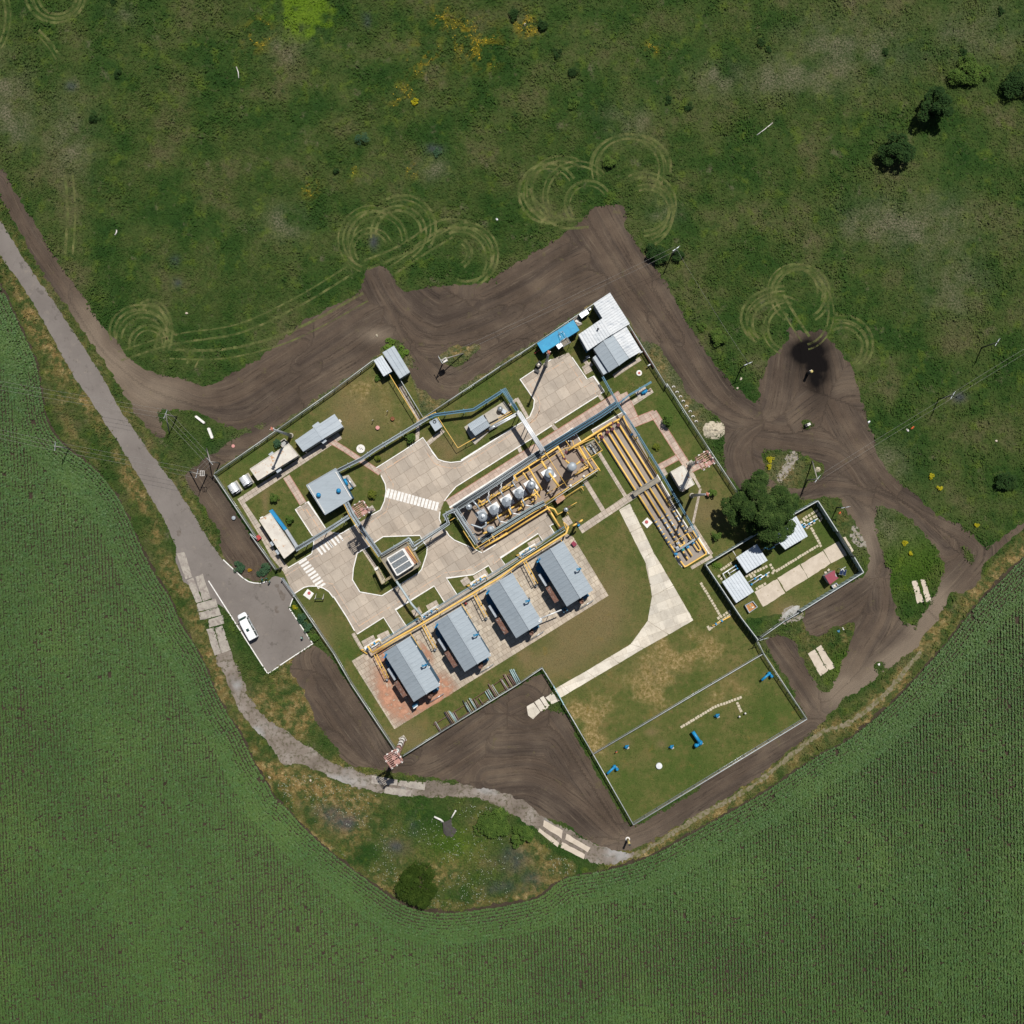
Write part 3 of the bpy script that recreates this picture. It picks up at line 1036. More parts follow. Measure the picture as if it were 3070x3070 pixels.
ring('W', 1585, 650, 62, -60, 100, 56); ring('W', 1590, 655, 46, -60, 120); ring('W', 1490, 620, 50, 100, 250); pair('W', '1470,560 1500,610 1520,640')
ring('W', 265, 625, 58, 0, 200, 50); ring('W', 270, 640, 50, 10, 180, 50); ring('W', 280, 650, 36, 0, 190); ring('W', 285, 625, 40, -40, 120, 60)
pair('W', '225,672 330,640 450,620 560,570 660,510'); pair('W', '320,668 420,668 520,645 600,610 690,560'); pair('W', '330,640 310,630 300,660'); pair('W', '375,660 360,690')
ring('W', 105, -15, 58, 180, 360); ring('W', 108, -10, 46, 190, 350); ring('W', -30, 30, 50, -60, 60, 80); pair('W', '70,60 90,80 110,110', .5)
pair('W', '130,330 135,400 130,480', .8)
mb = MB()
zz = .0035
for q, ln in enumerate(rings):
 L, R = strip_poly(ln, .34 + .12 * (q % 3))
 z = .004 + q * .00035
 for i in range(len(L) - 1):
  mb.add([(R[i].x, R[i].y, z), (R[i + 1].x, R[i + 1].y, z), (L[i + 1].x, L[i + 1].y, z), (L[i].x, L[i].y, z)], [(0, 1, 2, 3)])
m, nt, bs = _nodes('flattened_grass')
t = NT(nt)
a = t.noise(.5, 5, .65); c = t.noise(4, 3, .7)
col = t.ramp(a, [(.3, (.085, .115, .026)), (.5, (.130, .150, .042)), (.7, (.20, .175, .070))])
col = t.mix(.5, col, t.ramp(c, [(.28, .6), (.72, 1.2)]), 'MULTIPLY')
t.l(col, bs.inputs['Base Color']); bs.inputs['Roughness'].default_value = .95
tr = t.n('ShaderNodeBsdfTransparent'); mx = t.n('ShaderNodeMixShader')
t.l(t.sstep(t.noise(.45, 5, .7, t.map(1.)), .3, .72, .0, .8), mx.inputs[0]); t.l(tr.outputs[0], mx.inputs[1]); t.l(bs.outputs[0], mx.inputs[2])
t.l(mx.outputs[0], nt.nodes['Material Output'].inputs['Surface'])
struct(mb.build('tyre_tracks', m, loc=(0, 0, 0)))

# ---------------------------------------------------------------- asphalt
asph = road_left + PS('H', '150,330 210,530 330,760 420,1000 490,1240 560,1410 560,1200 540,860 420,470 490,555 1165,1610 1310,1530 1690,1270 1420,860 1475,735 1440,690 1300,490 1250,480 1160,560 1090,575 1010,570 950,555 880,510 760,400 655,300') + road_right[::-1]
asph = road_left + PS('H', '100,330 200,560 520,760 700,900 1165,1610 1310,1530 1690,1270 1420,860 1475,735 1440,690 1340,520 1250,490 1160,560 1090,575 1010,570 950,555 880,510 760,400 655,300 520,130') + road_right[:-1][::-1]
m, nt, bs = _nodes('asphalt')
t = NT(nt)
a = t.noise(.1, 4, .6); b = t.noise(.7, 5, .7); c = t.noise(9, 3, .7)
col = t.ramp(a, [(.3, (.142, .125, .114)), (.7, (.190, .170, .156))])
col = t.mix(t.sstep(b, .6, .75, 0, .5), col, (.12, .105, .095))
col = t.mix(t.sstep(t.noise(.3, 6, .75, t.map(.6)), .58, .66, 0, .6), col, (.085, .075, .066))
vo = t.n('ShaderNodeTexVoronoi'); vo.feature = 'DISTANCE_TO_EDGE'; vo.inputs['Scale'].default_value = .22; wv = t.n('ShaderNodeVectorMath', operation='MULTIPLY_ADD'); nz = t.n('ShaderNodeTexNoise'); nz.inputs['Scale'].default_value = .9; t.l(t.pos, nz.inputs['Vector']); t.l(nz.outputs['Color'], wv.inputs[0]); wv.inputs[1].default_value = (2.5, 2.5, 0); t.l(t.pos, wv.inputs[2]); t.l(wv.outputs[0], vo.inputs['Vector'])
col = t.mix(t.sstep(vo.outputs['Distance'], .01, .025, .10, 0), col, (.06, .053, .048))
col = t.mix(t.sstep(t.noise(.45, 6, .75, t.map(1.9)), .56, .7, 0, .45), col, (.25, .215, .175))
col = t.mix(.45, col, t.ramp(c, [(.28, .72), (.72, 1.12)]), 'MULTIPLY')
t.l(col, bs.inputs['Base Color']); bs.inputs['Roughness'].default_value = .9; bs.inputs['Specular IOR Level'].default_value = .15
t.bump(bs, c, .2, .03)
M_asphalt = m
layer('road', [asph], None, .020, m, res=.25, amp=.55, nscale=.8, attrf=None, blur=1)

# ---------------------------------------------------------------- mown lawn inside the fences
lawn_polys = [PS('C', '545,1050 1300,525 1932,75 A: 460,890 560,820 700,720 890,1028 1035,1555 1932,960 B: 1075,240 1270,105 1490,475 1932,1190 F: 965,0 1810,1290 G: 440,510 640,950 65,1330 470,1932 L: 1530,40 1862,583 680,1305 205,480 60,240 J: 870,1760 K: 1932,145 800,835 720,790 200,0 H: 1480,730 1310,510 1260,400'),
    PS('G', '65,1330 1360,585 1890,1415 1170,1865 480,1960')]


def lawn_attr(x, y):
 k = S / TILES['W'][2]
 dry = sum(blob(x, y, *b) for b in (('L', 800, 330, 70, 45, .5), ('L', 900, 200, 50, 30, .5), ('L', 380, 600, 30, 50), ('L', 300, 520, 25, 25), ('L', 1300, 130, 40, 20, .5), ('L', 1180, 80, 40, 16),
    ('L', 1000, 60, 50, 30), ('L', 440, 680, 25, 40), ('L', 860, 430, 50, 25), ('L', 1300, 400, 50, 22, .5), ('L', 480, 520, 14, 26)))
 dry = dry * .95 * np.clip(.30 + 3.4 * (fbm(x, y, .28, 5, 101) - .47), 0, 1.3)
 dry += .5 * sum(blob(x, y, *b) for b in (('A', 330, 1400, 16, 40, .35), ('A', 560, 1300, 14, 50, .45), ('A', 470, 1150, 30, 14), ('A', 300, 1230, 40, 14), ('A', 950, 1000, 12, 40, .4), ('A', 1300, 1330, 40, 12, .5), ('A', 700, 1500, 20, 30))) * np.clip(.5 + 2 * (fbm(x, y, .5, 4, 102) - .45), 0, 1.3)
 brn = sum(blob(x, y, *b) for b in (('J', 1500, 1000, 70, 80), ('J', 1300, 1350, 60, 40), ('J', 1000, 1700, 60, 30), ('A', 250, 1500, 60, 60), ('I', 1600, 1000, 10, 10), ('E', 200, 620, 30, 12, .5), ('E', 100, 500, 24, 14), ('K', 900, 620, 40, 30), ('L', 820, 280, 30, 22), ('L', 800, 670, 12, 8), ('L', 870, 750, 9, 7),
    ('L', 630, 745, 10, 7), ('G', 1000, 1850, 30, 20), ('F', 1400, 1500, 40, 40), ('I', 480, 540, 30, 16), ('H', 1700, 1150, 40, 40), ('J', 660, 1600, 12, 14), ('C', 1140, 1350, 6, 30)))
 grn = sum(blob(x, y, *b) for b in (('L', 640, 1000, 30, 30), ('L', 1650, 550, 50, 40), ('F', 1000, 300, 60, 60), ('G', 1000, 1250, 60, 30, .5), ('G', 1500, 900, 30, 40), ('A', 1600, 1250, 60, 20, .5), ('A', 720, 1480, 8, 14), ('I', 160, 800, 16, 60, .5), ('K', 450, 500, 14, 60, .5), ('G', 1700, 1280, 20, 24), ('F', 300, 900, 30, 60, .5), ('L', 1000, 900, 70, 50), ('C', 1000, 850, 80, 30)))
 return dict(dry=np.clip(dry, 0, 1), brn=np.clip(brn, 0, 1), grn=np.clip(grn, 0, 1))


m, nt, bs = _nodes('mown_lawn')
t = NT(nt)
a = t.noise(.12, 5, .62); b = t.noise(.8, 5, .7); c = t.noise(4.5, 3, .7)
col = t.ramp(a, [(.3, (.056, .080, .018)), (.5, (.086, .097, .027)), (.7, (.124, .110, .040))])
col = t.mix(t.sstep(b, .48, .62, 0, .6), col, (.046, .072, .015))
col = t.mix(t.sstep(b, .32, .46, .75, 0), col, (.140, .108, .044))
col = t.mix(t.sstep(t.noise(.35, 5, .7, t.map(.8)), .54, .68, 0, .5), col, (.062, .086, .018))
col = t.mix(t.math('MULTIPLY', t.attr('grn'), .6), col, (.046, .082, .015))
col = t.mix(t.math('MULTIPLY', t.attr('brn'), .62), col, t.mix(b, (.155, .108, .050), (.20, .15, .085)))
dc = t.ramp(t.noise(1.3, 6, .75, t.map(.3)), [(.32, (.09, .085, .022)), (.45, (.15, .12, .04)), (.56, (.24, .18, .08)), (.68, (.38, .295, .16))])
col = t.mix(t.attr('dry'), col, dc)
col = t.mix(t.sstep(t.noise(.3, 5, .7, t.map(1.7)), .60, .72, 0, .5), col, (.17, .12, .03))
col = t.mix(.6, col, t.ramp(c, [(.28, .45), (.72, 1.28)]), 'MULTIPLY')
col = t.mix(t.sstep(t.noise(.16, 6, .7, t.map(2.7)), .52, .70, 0, .45), col, (.145, .105, .042))
t.l(col, bs.inputs['Base Color']); bs.inputs['Roughness'].default_value = .9; bs.inputs['Specular IOR Level'].default_value = .08
t.bump(bs, t.math('ADD', b, c), .6, .12)
M_lawn = m
layer('lawn', lawn_polys, None, .016, m, res=.4, amp=.35, nscale=.8, attrf=lawn_attr)
# ================================================================ wild vegetation
# small white and violet wild flowers on the southern patch
fx, fy = RNG.uniform(-75, 50, 60000), RNG.uniform(-100, -55, 60000)
k_ = pip(south_meadow, fx, fy) & (fbm(fx, fy, .16, 4, 71) > .52) & (RNG.random(60000) < .16)
fx, fy = fx[k_], fy[k_]
nf = len(fx)
o = leaves_mesh('white_wildflowers', np.stack([fx, fy, RNG.uniform(.3, .6, nf)], 1), RNG.uniform(0, 6.28, nf), RNG.uniform(0, .4, nf), RNG.uniform(.1, .22, nf), RNG.uniform(.08, .15, nf), mat('flower_white', (.46, .50, .42), (.34, .38, .30), 2, .8), None, .05)
o['kind'] = 'stuff'; o['label'] = 'scattered small white wild flowers in the weeds'; o['category'] = 'flowers'
yx, yy = RNG.uniform(-112, 112, 90000), RNG.uniform(40, 112, 90000)
gy_ = sum(blob(yx, yy, *b) for b in YEL)
k_ = (gy_ > RNG.uniform(.2, 1.7, 90000)) & (fbm(yx, yy, .55, 4, 51, .7) > .51)
yx, yy = yx[k_], yy[k_]; nf = len(yx)
o = leaves_mesh('yellow_wildflowers', np.stack([yx, yy, RNG.uniform(.25, .5, nf)], 1), RNG.uniform(0, 6.28, nf), RNG.uniform(0, .4, nf), RNG.uniform(.12, .3, nf), RNG.uniform(.1, .22, nf), mat('flower_yellow', (.50, .33, .012), (.40, .26, .01), 2, .8), None, .05)
o['kind'] = 'stuff'; o['label'] = 'yellow wild flowers growing in drifts in the meadow'; o['category'] = 'flowers'


# short lawn blades
la = np.arange(-100, 100, .42)
LX, LY = np.meshgrid(la, la, indexing='ij')
LX = (LX + RNG.uniform(-.2, .2, LX.shape)).ravel(); LY = (LY + RNG.uniform(-.2, .2, LY.shape)).ravel()
k_ = np.zeros(LX.shape, bool)
for q_ in lawn_polys:
 k_ |= pip(q_, LX, LY)
k_ &= RNG.random(LX.shape) < .25 + 1.1 * (fbm(LX, LY, .3, 4, 211) - .3)
LX, LY = LX[k_], LY[k_]
LAWN_XY = (LX, LY)


def leafmat(name, c1, c2, c3):
 m, nt, bs = _nodes(name)
 t = NT(nt)
 b = t.noise(.8, 4, .65); c = t.noise(4, 2, .6)
 col = t.ramp(b, [(.32, c1), (.52, c2), (.70, c3)])
 col = t.mix(.55, col, t.ramp(c, [(.28, .6), (.72, 1.25)]), 'MULTIPLY')
 t.l(col, bs.inputs['Base Color']); bs.inputs['Roughness'].default_value = .8; bs.inputs['Specular IOR Level'].default_value = .06
 return m


LEAF = {'dark': leafmat('leaf_dark', (.010, .026, .007), (.020, .045, .012), (.038, .072, .018)), 'ditch': leafmat('leaf_ditch', (.016, .034, .005), (.028, .050, .007), (.045, .072, .012)),
  'tree': leafmat('leaf_tree', (.016, .034, .009), (.032, .060, .014), (.066, .102, .027)),
  'mid': leafmat('leaf_mid', (.034, .066, .014), (.056, .098, .018), (.090, .135, .028)),
  'bright': leafmat('leaf_bright', (.055, .105, .015), (.085, .145, .022), (.12, .19, .03)),
  'blue': leafmat('leaf_blue', (.024, .056, .030), (.038, .080, .040), (.06, .105, .05)),
  'olive': leafmat('leaf_olive', (.060, .080, .012), (.085, .105, .015), (.12, .14, .02)),
  'yellow': leafmat('leaf_yellow', (.20, .19, .01), (.30, .27, .012), (.38, .34, .02)),
  'orange': leafmat('leaf_orange', (.24, .13, .01), (.38, .22, .012), (.44, .28, .02))}
BARK = mat('bark', (.10, .075, .05), (.06, .045, .032), 3, .9, bump=.5)


def crown(C0, R, Hc, n, L, rng, clumps=26, squash=.8, gap=.0, lobes=None):
 """leaf roots, azimuths... for an uneven crown: leaves sit on many clumps spread through an ellipsoid"""
 cl = []
 for i in range(clumps):
  while True:
   v = rng.uniform(-1, 1, 3)
   if v @ v < 1:
    break
  v = v / max(1e-6, np.linalg.norm(v)) * (np.linalg.norm(v) ** .45)
  lf = 1 + .22 * math.sin(3 * math.atan2(v[1], v[0]) + R) + .12 * math.sin(7 * math.atan2(v[1], v[0]) + 2 * R)
  cl.append((v[0] * R * .80 * lf, v[1] * R * .80 * lf, Hc * (.55 + .36 * v[2]), R * rng.uniform(.20, .36)))
 if lobes:
  cl += lobes
 w = np.array([c[3] ** 2 for c in cl]); w /= w.sum()
 idx = rng.choice(len(cl), n, p=w)
 cl = np.array(cl)
 d = rng.normal(0, 1, (n, 3)); d /= np.linalg.norm(d, axis=1)[:, None]
 d[:, 2] = np.abs(d[:, 2]) * .9 - .25
 rr = cl[idx, 3] * (.62 + .45 * rng.random(n))
 p = cl[idx, :3] + d * rr[:, None] * np.array([1, 1, squash])
 p[:, 2] = np.maximum(p[:, 2], .12)
 az = np.arctan2(d[:, 1], d[:, 0]) + rng.normal(0, .8, n)
 tilt = rng.uniform(-.5, .7, n)
 LL = L * rng.uniform(.7, 1.3, n)
 return p + np.array(C0), az, tilt, LL, LL * rng.uniform(.45, .75, n), cl


def plant(name, label, cat, t, x, y, R, Hc, n, L, leaf, seed, group=None, clumps=24, trunk=True, lobes=None, lean=True):
 """R in metres; photo point of the crown centre at about half height"""
 rng = np.random.default_rng(seed)
 base = P(t, x, y, Hc * .6 if lean else 0); base.z = 0
 th = thing(name, label, cat, base, group)
 p, az, ti, LL, WW, cl = crown((0, 0, 0), R, Hc, n, L, rng, clumps, lobes=lobes)
 o = leaves_mesh('crown', p, az, ti, LL, WW, LEAF[leaf], None, .25)
 if not trunk:
  bpy.data.objects.remove(th); o.name = name; o.location = base
  return tag(o, label, cat, group)
 o.parent = th; WL[o.name] = base.copy()
 if trunk:
  mb = MB()
  r0 = max(.03, R * .05)
  top = Vector((0, 0, Hc * .62))
  mb.tube([base, base + Vector((.1 * r0, 0, Hc * .3)), base + top], r0, 7, r2=r0 * .45)
  for c in cl[:min(len(cl), 12)]:
   s_ = base + Vector((0, 0, Hc * rng.uniform(.22, .5)))
   e_ = base + Vector(c[:3])
   mid = s_.lerp(e_, .55) + Vector((0, 0, Hc * .05))
   mb.tube([s_, mid, e_], r0 * .42, 5, r2=r0 * .12)
  mb.build('trunk', BARK, th)
 return th


# the big tree by the annex
lob = [((x - 720) / 3.864 * S, (690 - y) / 3.864 * S, z, r * .80) for x, y, z, r in (
 (680, 350, 8, 2.1), (640, 480, 9, 2.2), (480, 600, 7.5, 2.3), (370, 690, 6.5, 1.8), (560, 700, 9.5, 2.2), (720, 620, 11, 2.2), (900, 530, 9, 2.2), (1020, 620, 7.5, 2.1), (960, 720, 9, 2.0), (830, 800, 9.5, 2.3),
 (760, 940, 8.5, 2.3), (900, 960, 7, 2.0), (1010, 900, 6, 1.7), (790, 1040, 5.5, 1.5), (420, 800, 6, 1.5), (620, 900, 6, 1.6), (330, 620, 5.5, 1.4), (700, 300, 6.5, 1.3), (1100, 560, 5.5, 1.2), (1080, 860, 4.5, 1.0), (700, 780, 11.2, 2.0), (560, 420, 7, 1.5))]
plant('broadleaf_tree', 'largest tree, spreading dark green crown overhanging the walled annex', 'tree', 'G', 720, 690, 6.0, 12.0, 26000, .32, 'tree', 5, clumps=2, lobes=lob)
plant('round_tree', 'dark blue-green round tree standing alone in the far meadow', 'tree', 'O', 1440, 590, 3.3, 7.0, 5200, .36, 'dark', 6, clumps=26)
plant('spreading_tree', 'dark ragged tree beside a bare sandy spot in the meadow', 'tree', 'O', 1215, 855, 3.4, 4.8, 5200, .34, 'dark', 7, clumps=24)
plant('light_bush', 'wide light green bush behind the dark round tree', 'bush', 'O', 1600, 400, 3.2, 2.4, 3600, .30, 'mid', 8, clumps=24)
plant('light_bush', 'low light green bush spreading right of its taller neighbour', 'bush', 'O', 1690, 410, 2.0, 1.5, 1500, .28, 'mid', 81, clumps=16)
plant('dark_bush', 'dark bush cut by the right edge of the photo', 'bush', 'O', 1910, 470, 3.6, 3.2, 3600, .32, 'dark', 9, clumps=24)
plant('ditch_bush', 'large round dense dark green bush at the crop edge', 'bush', 'U', 1255, 1135, 4.35, 5.6, 9500, .30, 'ditch', 10, clumps=44)
plant('hedge_bush', 'broad sprawling green bush beside the rutted track', 'bush', 'U', 1700, 765, 3.6, 2.2, 4800, .30, 'mid', 11, clumps=34)
plant('hedge_bush', 'round green bush next to the sprawling bush by the track', 'bush', 'U', 1870, 850, 2.4, 2.3, 3000, .28, 'mid', 12, clumps=20)
plant('meadow_bush', 'dark green bush inside the upper wheel-track ring', 'bush', 'N', 1512, 915, 1.25, 1.8, 900, .26, 'mid', 13)
plant('meadow_bush', 'leafy bush beside the dark utility pole at the soil corner', 'bush', 'N', 1780, 1435, 2.4, 2.4, 2600, .28, 'dark', 14)
plant('meadow_bush', 'small dark bush right behind the leaning utility pole', 'bush', 'N', 1905, 1445, 1.2, 1.8, 900, .26, 'dark', 15)
plant('meadow_bush', 'small dark bush near the top beside yellow flowers', 'bush', 'N', 975, 80, 1.1, 1.4, 700, .26, 'dark', 16)
plant('meadow_bush', 'small dark bush right of the pale bare spot near the top', 'bush', 'N', 1135, 140, 1.0, 1.4, 700, .26, 'dark', 17)
plant('meadow_bush', 'bushy dark shrub alone in the right hand meadow', 'bush', 'Q', 1830, 1210, 2.1, 2.2, 2000, .28, 'dark', 18)
plant('meadow_bush', 'leafy bush beside the graded strip, below the wheel tracks', 'bush', 'Q', 205, 400, 1.7, 1.8, 1500, .26, 'mid', 19)
plant('meadow_bush', 'tiny dark shrub left of the orange flowers in the meadow', 'bush', 'M', 1900, 965, .6, .9, 400, .22, 'dark', 20)
for i, (t_, x, y, R, lf) in enumerate([('M', 640, 5, .8, 'dark'), ('M', 665, 415, .9, 'dark'), ('M', 530, 660, 1.3, 'dark'), ('O', 445, 240, .9, 'dark'), ('O', 490, 280, .8, 'dark'), ('O', 1150, 290, .7, 'dark'), ('N', 1220, 300, 1.0, 'dark'), ('N', 1310, 580, 1.2, 'mid'),
          ('N', 1850, 565, .8, 'dark'), ('N', 1310, 400, 1.2, 'dark'), ('N', 540, 860, .8, 'blue'), ('N', 110, 780, 1.6, 'blue'), ('O', 35, 600, .9, 'dark'), ('O', 1800, 60, .8, 'dark'), ('O', 1590, 300, .9, 'dark'), ('Q', 110, 340, 1.0, 'mid')]):
 W_ = [int(v * .6293) for v in (TILES[t_][0] + x / TILES[t_][2], TILES[t_][1] + y / TILES[t_][2])]
 plant('weed_clump', ['dark weed clump at the top edge of the meadow', 'dark round weed clump in the upper left meadow', 'broad dark weed patch in the left meadow', 'dark weed clump, left of a pair near the top right', 'dark weed clump, right of a pair near the top right', 'single small dark weed clump in the upper right meadow', 'weed clump among yellow flowers in the upper middle',
   'green weed clump in the middle of the upper meadow', 'small dark weed clump right of the middle meadow', 'broad dark weed clump below the yellow flowers', 'bluish weed clump by the bare violet patch', 'long bluish weed patch left of the yellow bush', 'dark weed clump left of the fallen pole', 'dark weed clump in the far top right corner',
   'dark weed clump behind the light green bush', 'weed clump above the bush beside the graded strip'][i], 'weeds', t_, x, y, R, R * .9, 450, .22, lf, 300 + i, clumps=12, trunk=False)
for i, (x, y, R, lb) in enumerate([(1410, 1183, .55, 'yellow flowering weed, upper of two near the violet patch'), (1457, 1250, .55, 'yellow flowering weed left of the lone dark shrub'), (1668, 1463, .45, 'yellow flowering weed beside the right soil fork'), (1258, 1563, .55, 'yellow flowering weed in the grass wedge between soil tracks'),
         (1295, 1618, .5, 'yellow flowering weed, lower of two in the grass wedge'), (500, 1090, .75, 'larger yellow green weed on the pole island'), (495, 1130, .5, 'smaller yellow green weed on the pole island'), (1570, 1017 - 1510 + 2000 - 1510, .1, '')]):
 if lb:
  plant('yellow_weed', lb, 'weeds', 'Q', x, y, R, .7, 220, .2, 'yellow', 400 + i, 'yellow flowering weeds', clumps=8, trunk=False)
plant('yellow_weed', 'bright yellow bush in the upper middle meadow', 'weeds', 'N', 412, 570, .75, .8, 320, .2, 'yellow', 431, clumps=8, trunk=False)
# planted shrubs and small trees round the station
for nm, lb, t_, x, y, R, Hc, lf in [
 ('garden_shrub', 'round dark shrub in the soil bed beside the curved kerb', 'H', 832, 385, 1.35, 1.3, 'blue'),
 ('garden_shrub', 'dark shrub beside the people at the gate', 'H', 1090, 450, 1.1, 1.3, 'blue'),
 ('garden_shrub', 'dark shrub against the fence end at the gate', 'H', 1155, 395, .95, 1.3, 'blue'),
 ('garden_shrub', 'shrub by the car park kerb nearest the yellow flowers', 'H', 1550, 975, 1.05, 1.3, 'blue'),
 ('garden_shrub', 'middle of the three shrubs by the car park kerb', 'H', 1630, 1080, 1.05, 1.3, 'blue'),
 ('garden_shrub', 'rounder greener shrub at the car park corner', 'H', 1700, 1200, 1.0, 1.3, 'mid'),
 ('young_tree', 'spiky young tree on the lawn left of the square blue-grey building', 'C', 1240, 1320, .95, 2.2, 'mid'),
 ('young_tree', 'young tree on the lawn beside the rusty roofed gatehouse', 'C', 1410, 1570, .9, 2.2, 'mid'),
 ('young_tree', 'young tree against the cable tray near the yard corner', 'A', 885, 1785, .95, 2.4, 'mid'),
 ('young_tree', 'sparse young tree on the lawn by the zebra crossing', 'D', 445, 515, .9, 2.2, 'olive'),
 ('young_tree', 'bushy young tree beside the paved path bend', 'F', 978, 432, 1.15, 3.0, 'mid'),
 ('young_tree', 'small tree behind the tip of the grey lamp mast', 'F', 1485, 1275, 1.0, 2.2, 'mid'),
 ('young_tree', 'small tree in the shade of the largest tree', 'G', 190, 985, .95, 2.0, 'mid'),
 ('young_tree', 'sapling by the fence left of the rusty flat roof', 'C', 1275, 690, .7, 1.8, 'blue'),
 ('young_tree', 'tiny sapling on the lawn under the cable tray', 'D', 515, 95, .6, 1.4, 'olive'),
 ('young_tree', 'faint bare sapling on the lawn beside the blue tray', 'F', 835, 740, .7, .9, 'olive')]:
 plant(nm, lb, 'shrub' if 'shrub' in nm else 'tree', t_, x, y, R, Hc, int(500 * R * R + 250), .24, lf, hash(lb) % 1000 if False else sum(map(ord, lb)), 'planted shrubs at the gate' if 'shrub' in nm else 'young trees on the lawns', clumps=14)
plant('flower_clump', 'orange flowering plant between the two dark gate shrubs', 'plant', 'H', 957, 422, .4, .5, 260, .14, 'orange', 71, clumps=8, trunk=False)
plant('flower_clump', 'pale yellow flowers in the bed by the gate fence', 'plant', 'H', 1485, 857, .55, .5, 260, .16, 'yellow', 72, clumps=10, trunk=False)
plant('shed_weeds', 'tall bright weeds behind the grey shed outside the fence', 'weeds', 'A', 660, 715, 1.5, .9, 900, .24, 'bright', 73, clumps=16, trunk=False)
plant('shed_weeds', 'bright weeds along the right side of the grey shed', 'weeds', 'A', 785, 800, 1.3, .9, 800, .24, 'bright', 74, clumps=16, trunk=False)
plant('shed_weeds', 'dark weeds in the shade of the white ribbed shed', 'weeds', 'A', 520, 1085, .9, .8, 500, .22, 'mid', 75, clumps=12, trunk=False)
plant('annex_weeds', 'green weeds in the walled annex corner', 'weeds', 'G', 185, 1330, 1.0, .5, 600, .2, 'bright', 76, clumps=12, trunk=False)
# ================================================================ paving
ANG = math.radians(32)
M_yard = slabmat('yard_concrete', (.345, .30, .255), (.395, .35, .30), (.22, .185, .15), -ANG, 2.45, 2.4, .045, .35)
M_pave = slabmat('paving_slabs', (.36, .31, .265), (.43, .385, .335), (.15, .125, .085), -ANG, 1.0, .98, .035, 0.0, grime=.3)
M_pink = slabmat('pink_paving', (.38, .29, .25), (.44, .36, .31), (.20, .14, .11), -ANG, .95, .9, .03, .0, grime=.25)
M_pad = slabmat('shed_apron', (.36, .31, .255), (.44, .39, .325), (.17, .135, .095), -ANG, 1.05, 1.02, .035, .45, grime=.35)
M_slab = slabmat('road_slab', (.56, .53, .47), (.50, .465, .40), (.38, .34, .28), -ANG + .2, 3.1, 1.9, .03, .3, grime=.3)
M_slabw = mat('annex_slab', (.53, .46, .38), (.46, .395, .32), .6, .9, wear=(.30, .25, .17), wearamt=.60, bump=.1)
M_slabg = mat('old_slab', (.36, .33, .285), (.29, .26, .23), .7, .95, wear=(.22, .19, .17), wearamt=.50, bump=.15)
M_kerb = mat('kerb_white', (.78, .77, .75), (.66, .64, .61), 1.2, .8, wear=(.42, .38, .33), wearamt=.63)
M_white = mat('white_paint', (.74, .73, .71), (.62, .60, .57), 1.5, .7, wear=(.40, .36, .31), wearamt=.60)
M_orange = mat('lane_paint', (.58, .37, .23), (.50, .34, .24), 1.0, .85, wear=(.40, .35, .30), wearamt=.47)
M_redline = mat('red_edge', (.36, .16, .12), (.40, .24, .19), 1.0, .9)

yard = PS('H', '1345,425 1405,395 1680,230 1700,140 1705,60 C: 1690,1765 1490,1455 1635,1370 1840,1675 D: 0,955 90,965 215,890 310,830 430,755 545,690 590,590 610,470 600,390 550,290 520,230 495,205 A: 820,1932 1035,1785 1135,1932 '
   'D: 1130,0 1210,105 1360,140 1480,125 E: 320,700 1030,250 1115,190 1150,130 B: 340,1545 385,1440 395,1350 360,1300 230,1110 590,880 790,800 1005,1110 1080,1075 1200,1245 1130,1300 630,1615 410,1765 150,1930 '
   'E: 1030,510 260,1000 180,1090 120,1170 75,1290 65,1370 85,1420 D: 1250,850 1300,930 1340,990 1400,1040 1560,1110 1720,1185 E: 1310,1300 1400,1430 1345,1455 1400,1540 1275,1640 J: 0,890 I: 1100,410 690,620 280,610 245,545 D: 155,1932 0,1690 H: 1932,740 1880,670 1820,630 1740,605 1650,605 1590,620 1480,690 1440,640')
sheet('yard', [yard], .0245, M_yard)
pad_pts = PS('I', '210,895 690,605 J: 0,900 1150,190 1230,230 1640,910 I: 705,1685')
sheet('shed_apron', [pad_pts], .0285, M_pad)
proc_pts = PS('E', '190,1250 1610,322 1680,440 1900,795 1290,1180 1330,1290 560,1765 370,1490')
M_proc = mat('process_floor', (.30, .235, .185), (.25, .20, .165), .3, .9, wear=(.20, .17, .15), wearamt=.60, bump=.1)
sheet('process_floor', [proc_pts], .0325, M_proc)
M_pipebed = mat('pipe_bed_gravel', (.27, .245, .225), (.31, .255, .205), .25, .95, wear=(.20, .185, .18), wearamt=.52, bump=.4)
bed_pts = PS('F', '90,540 475,320 490,350 850,1060 1210,1680 1250,1655 e: 1330,930 1710,1580 1090,1932 930,1880 300,720 F: 620,1290 220,655 180,680')
sheet('pipe_bed', [bed_pts], .0245, M_pipebed)

isl = [PS('D', '575,1000 1000,985 1035,1050 1085,1120 1080,1200 1020,1380 985,1420 560,1685 305,1640 220,1500 230,1370 275,1190 430,1100 465,1075'),
  PS('I', '720,300 1165,25 1285,215 850,490'), PS('I', '265,590 580,390 700,580 640,610 330,700'),
  PS('D', '1310,1480 1620,1440 1795,1335 1840,1410 1430,1670'), PS('E', '775,1825 1210,1545 1265,1630 825,1900')]
sheet('island_lawn', isl, .0365, M_lawn)

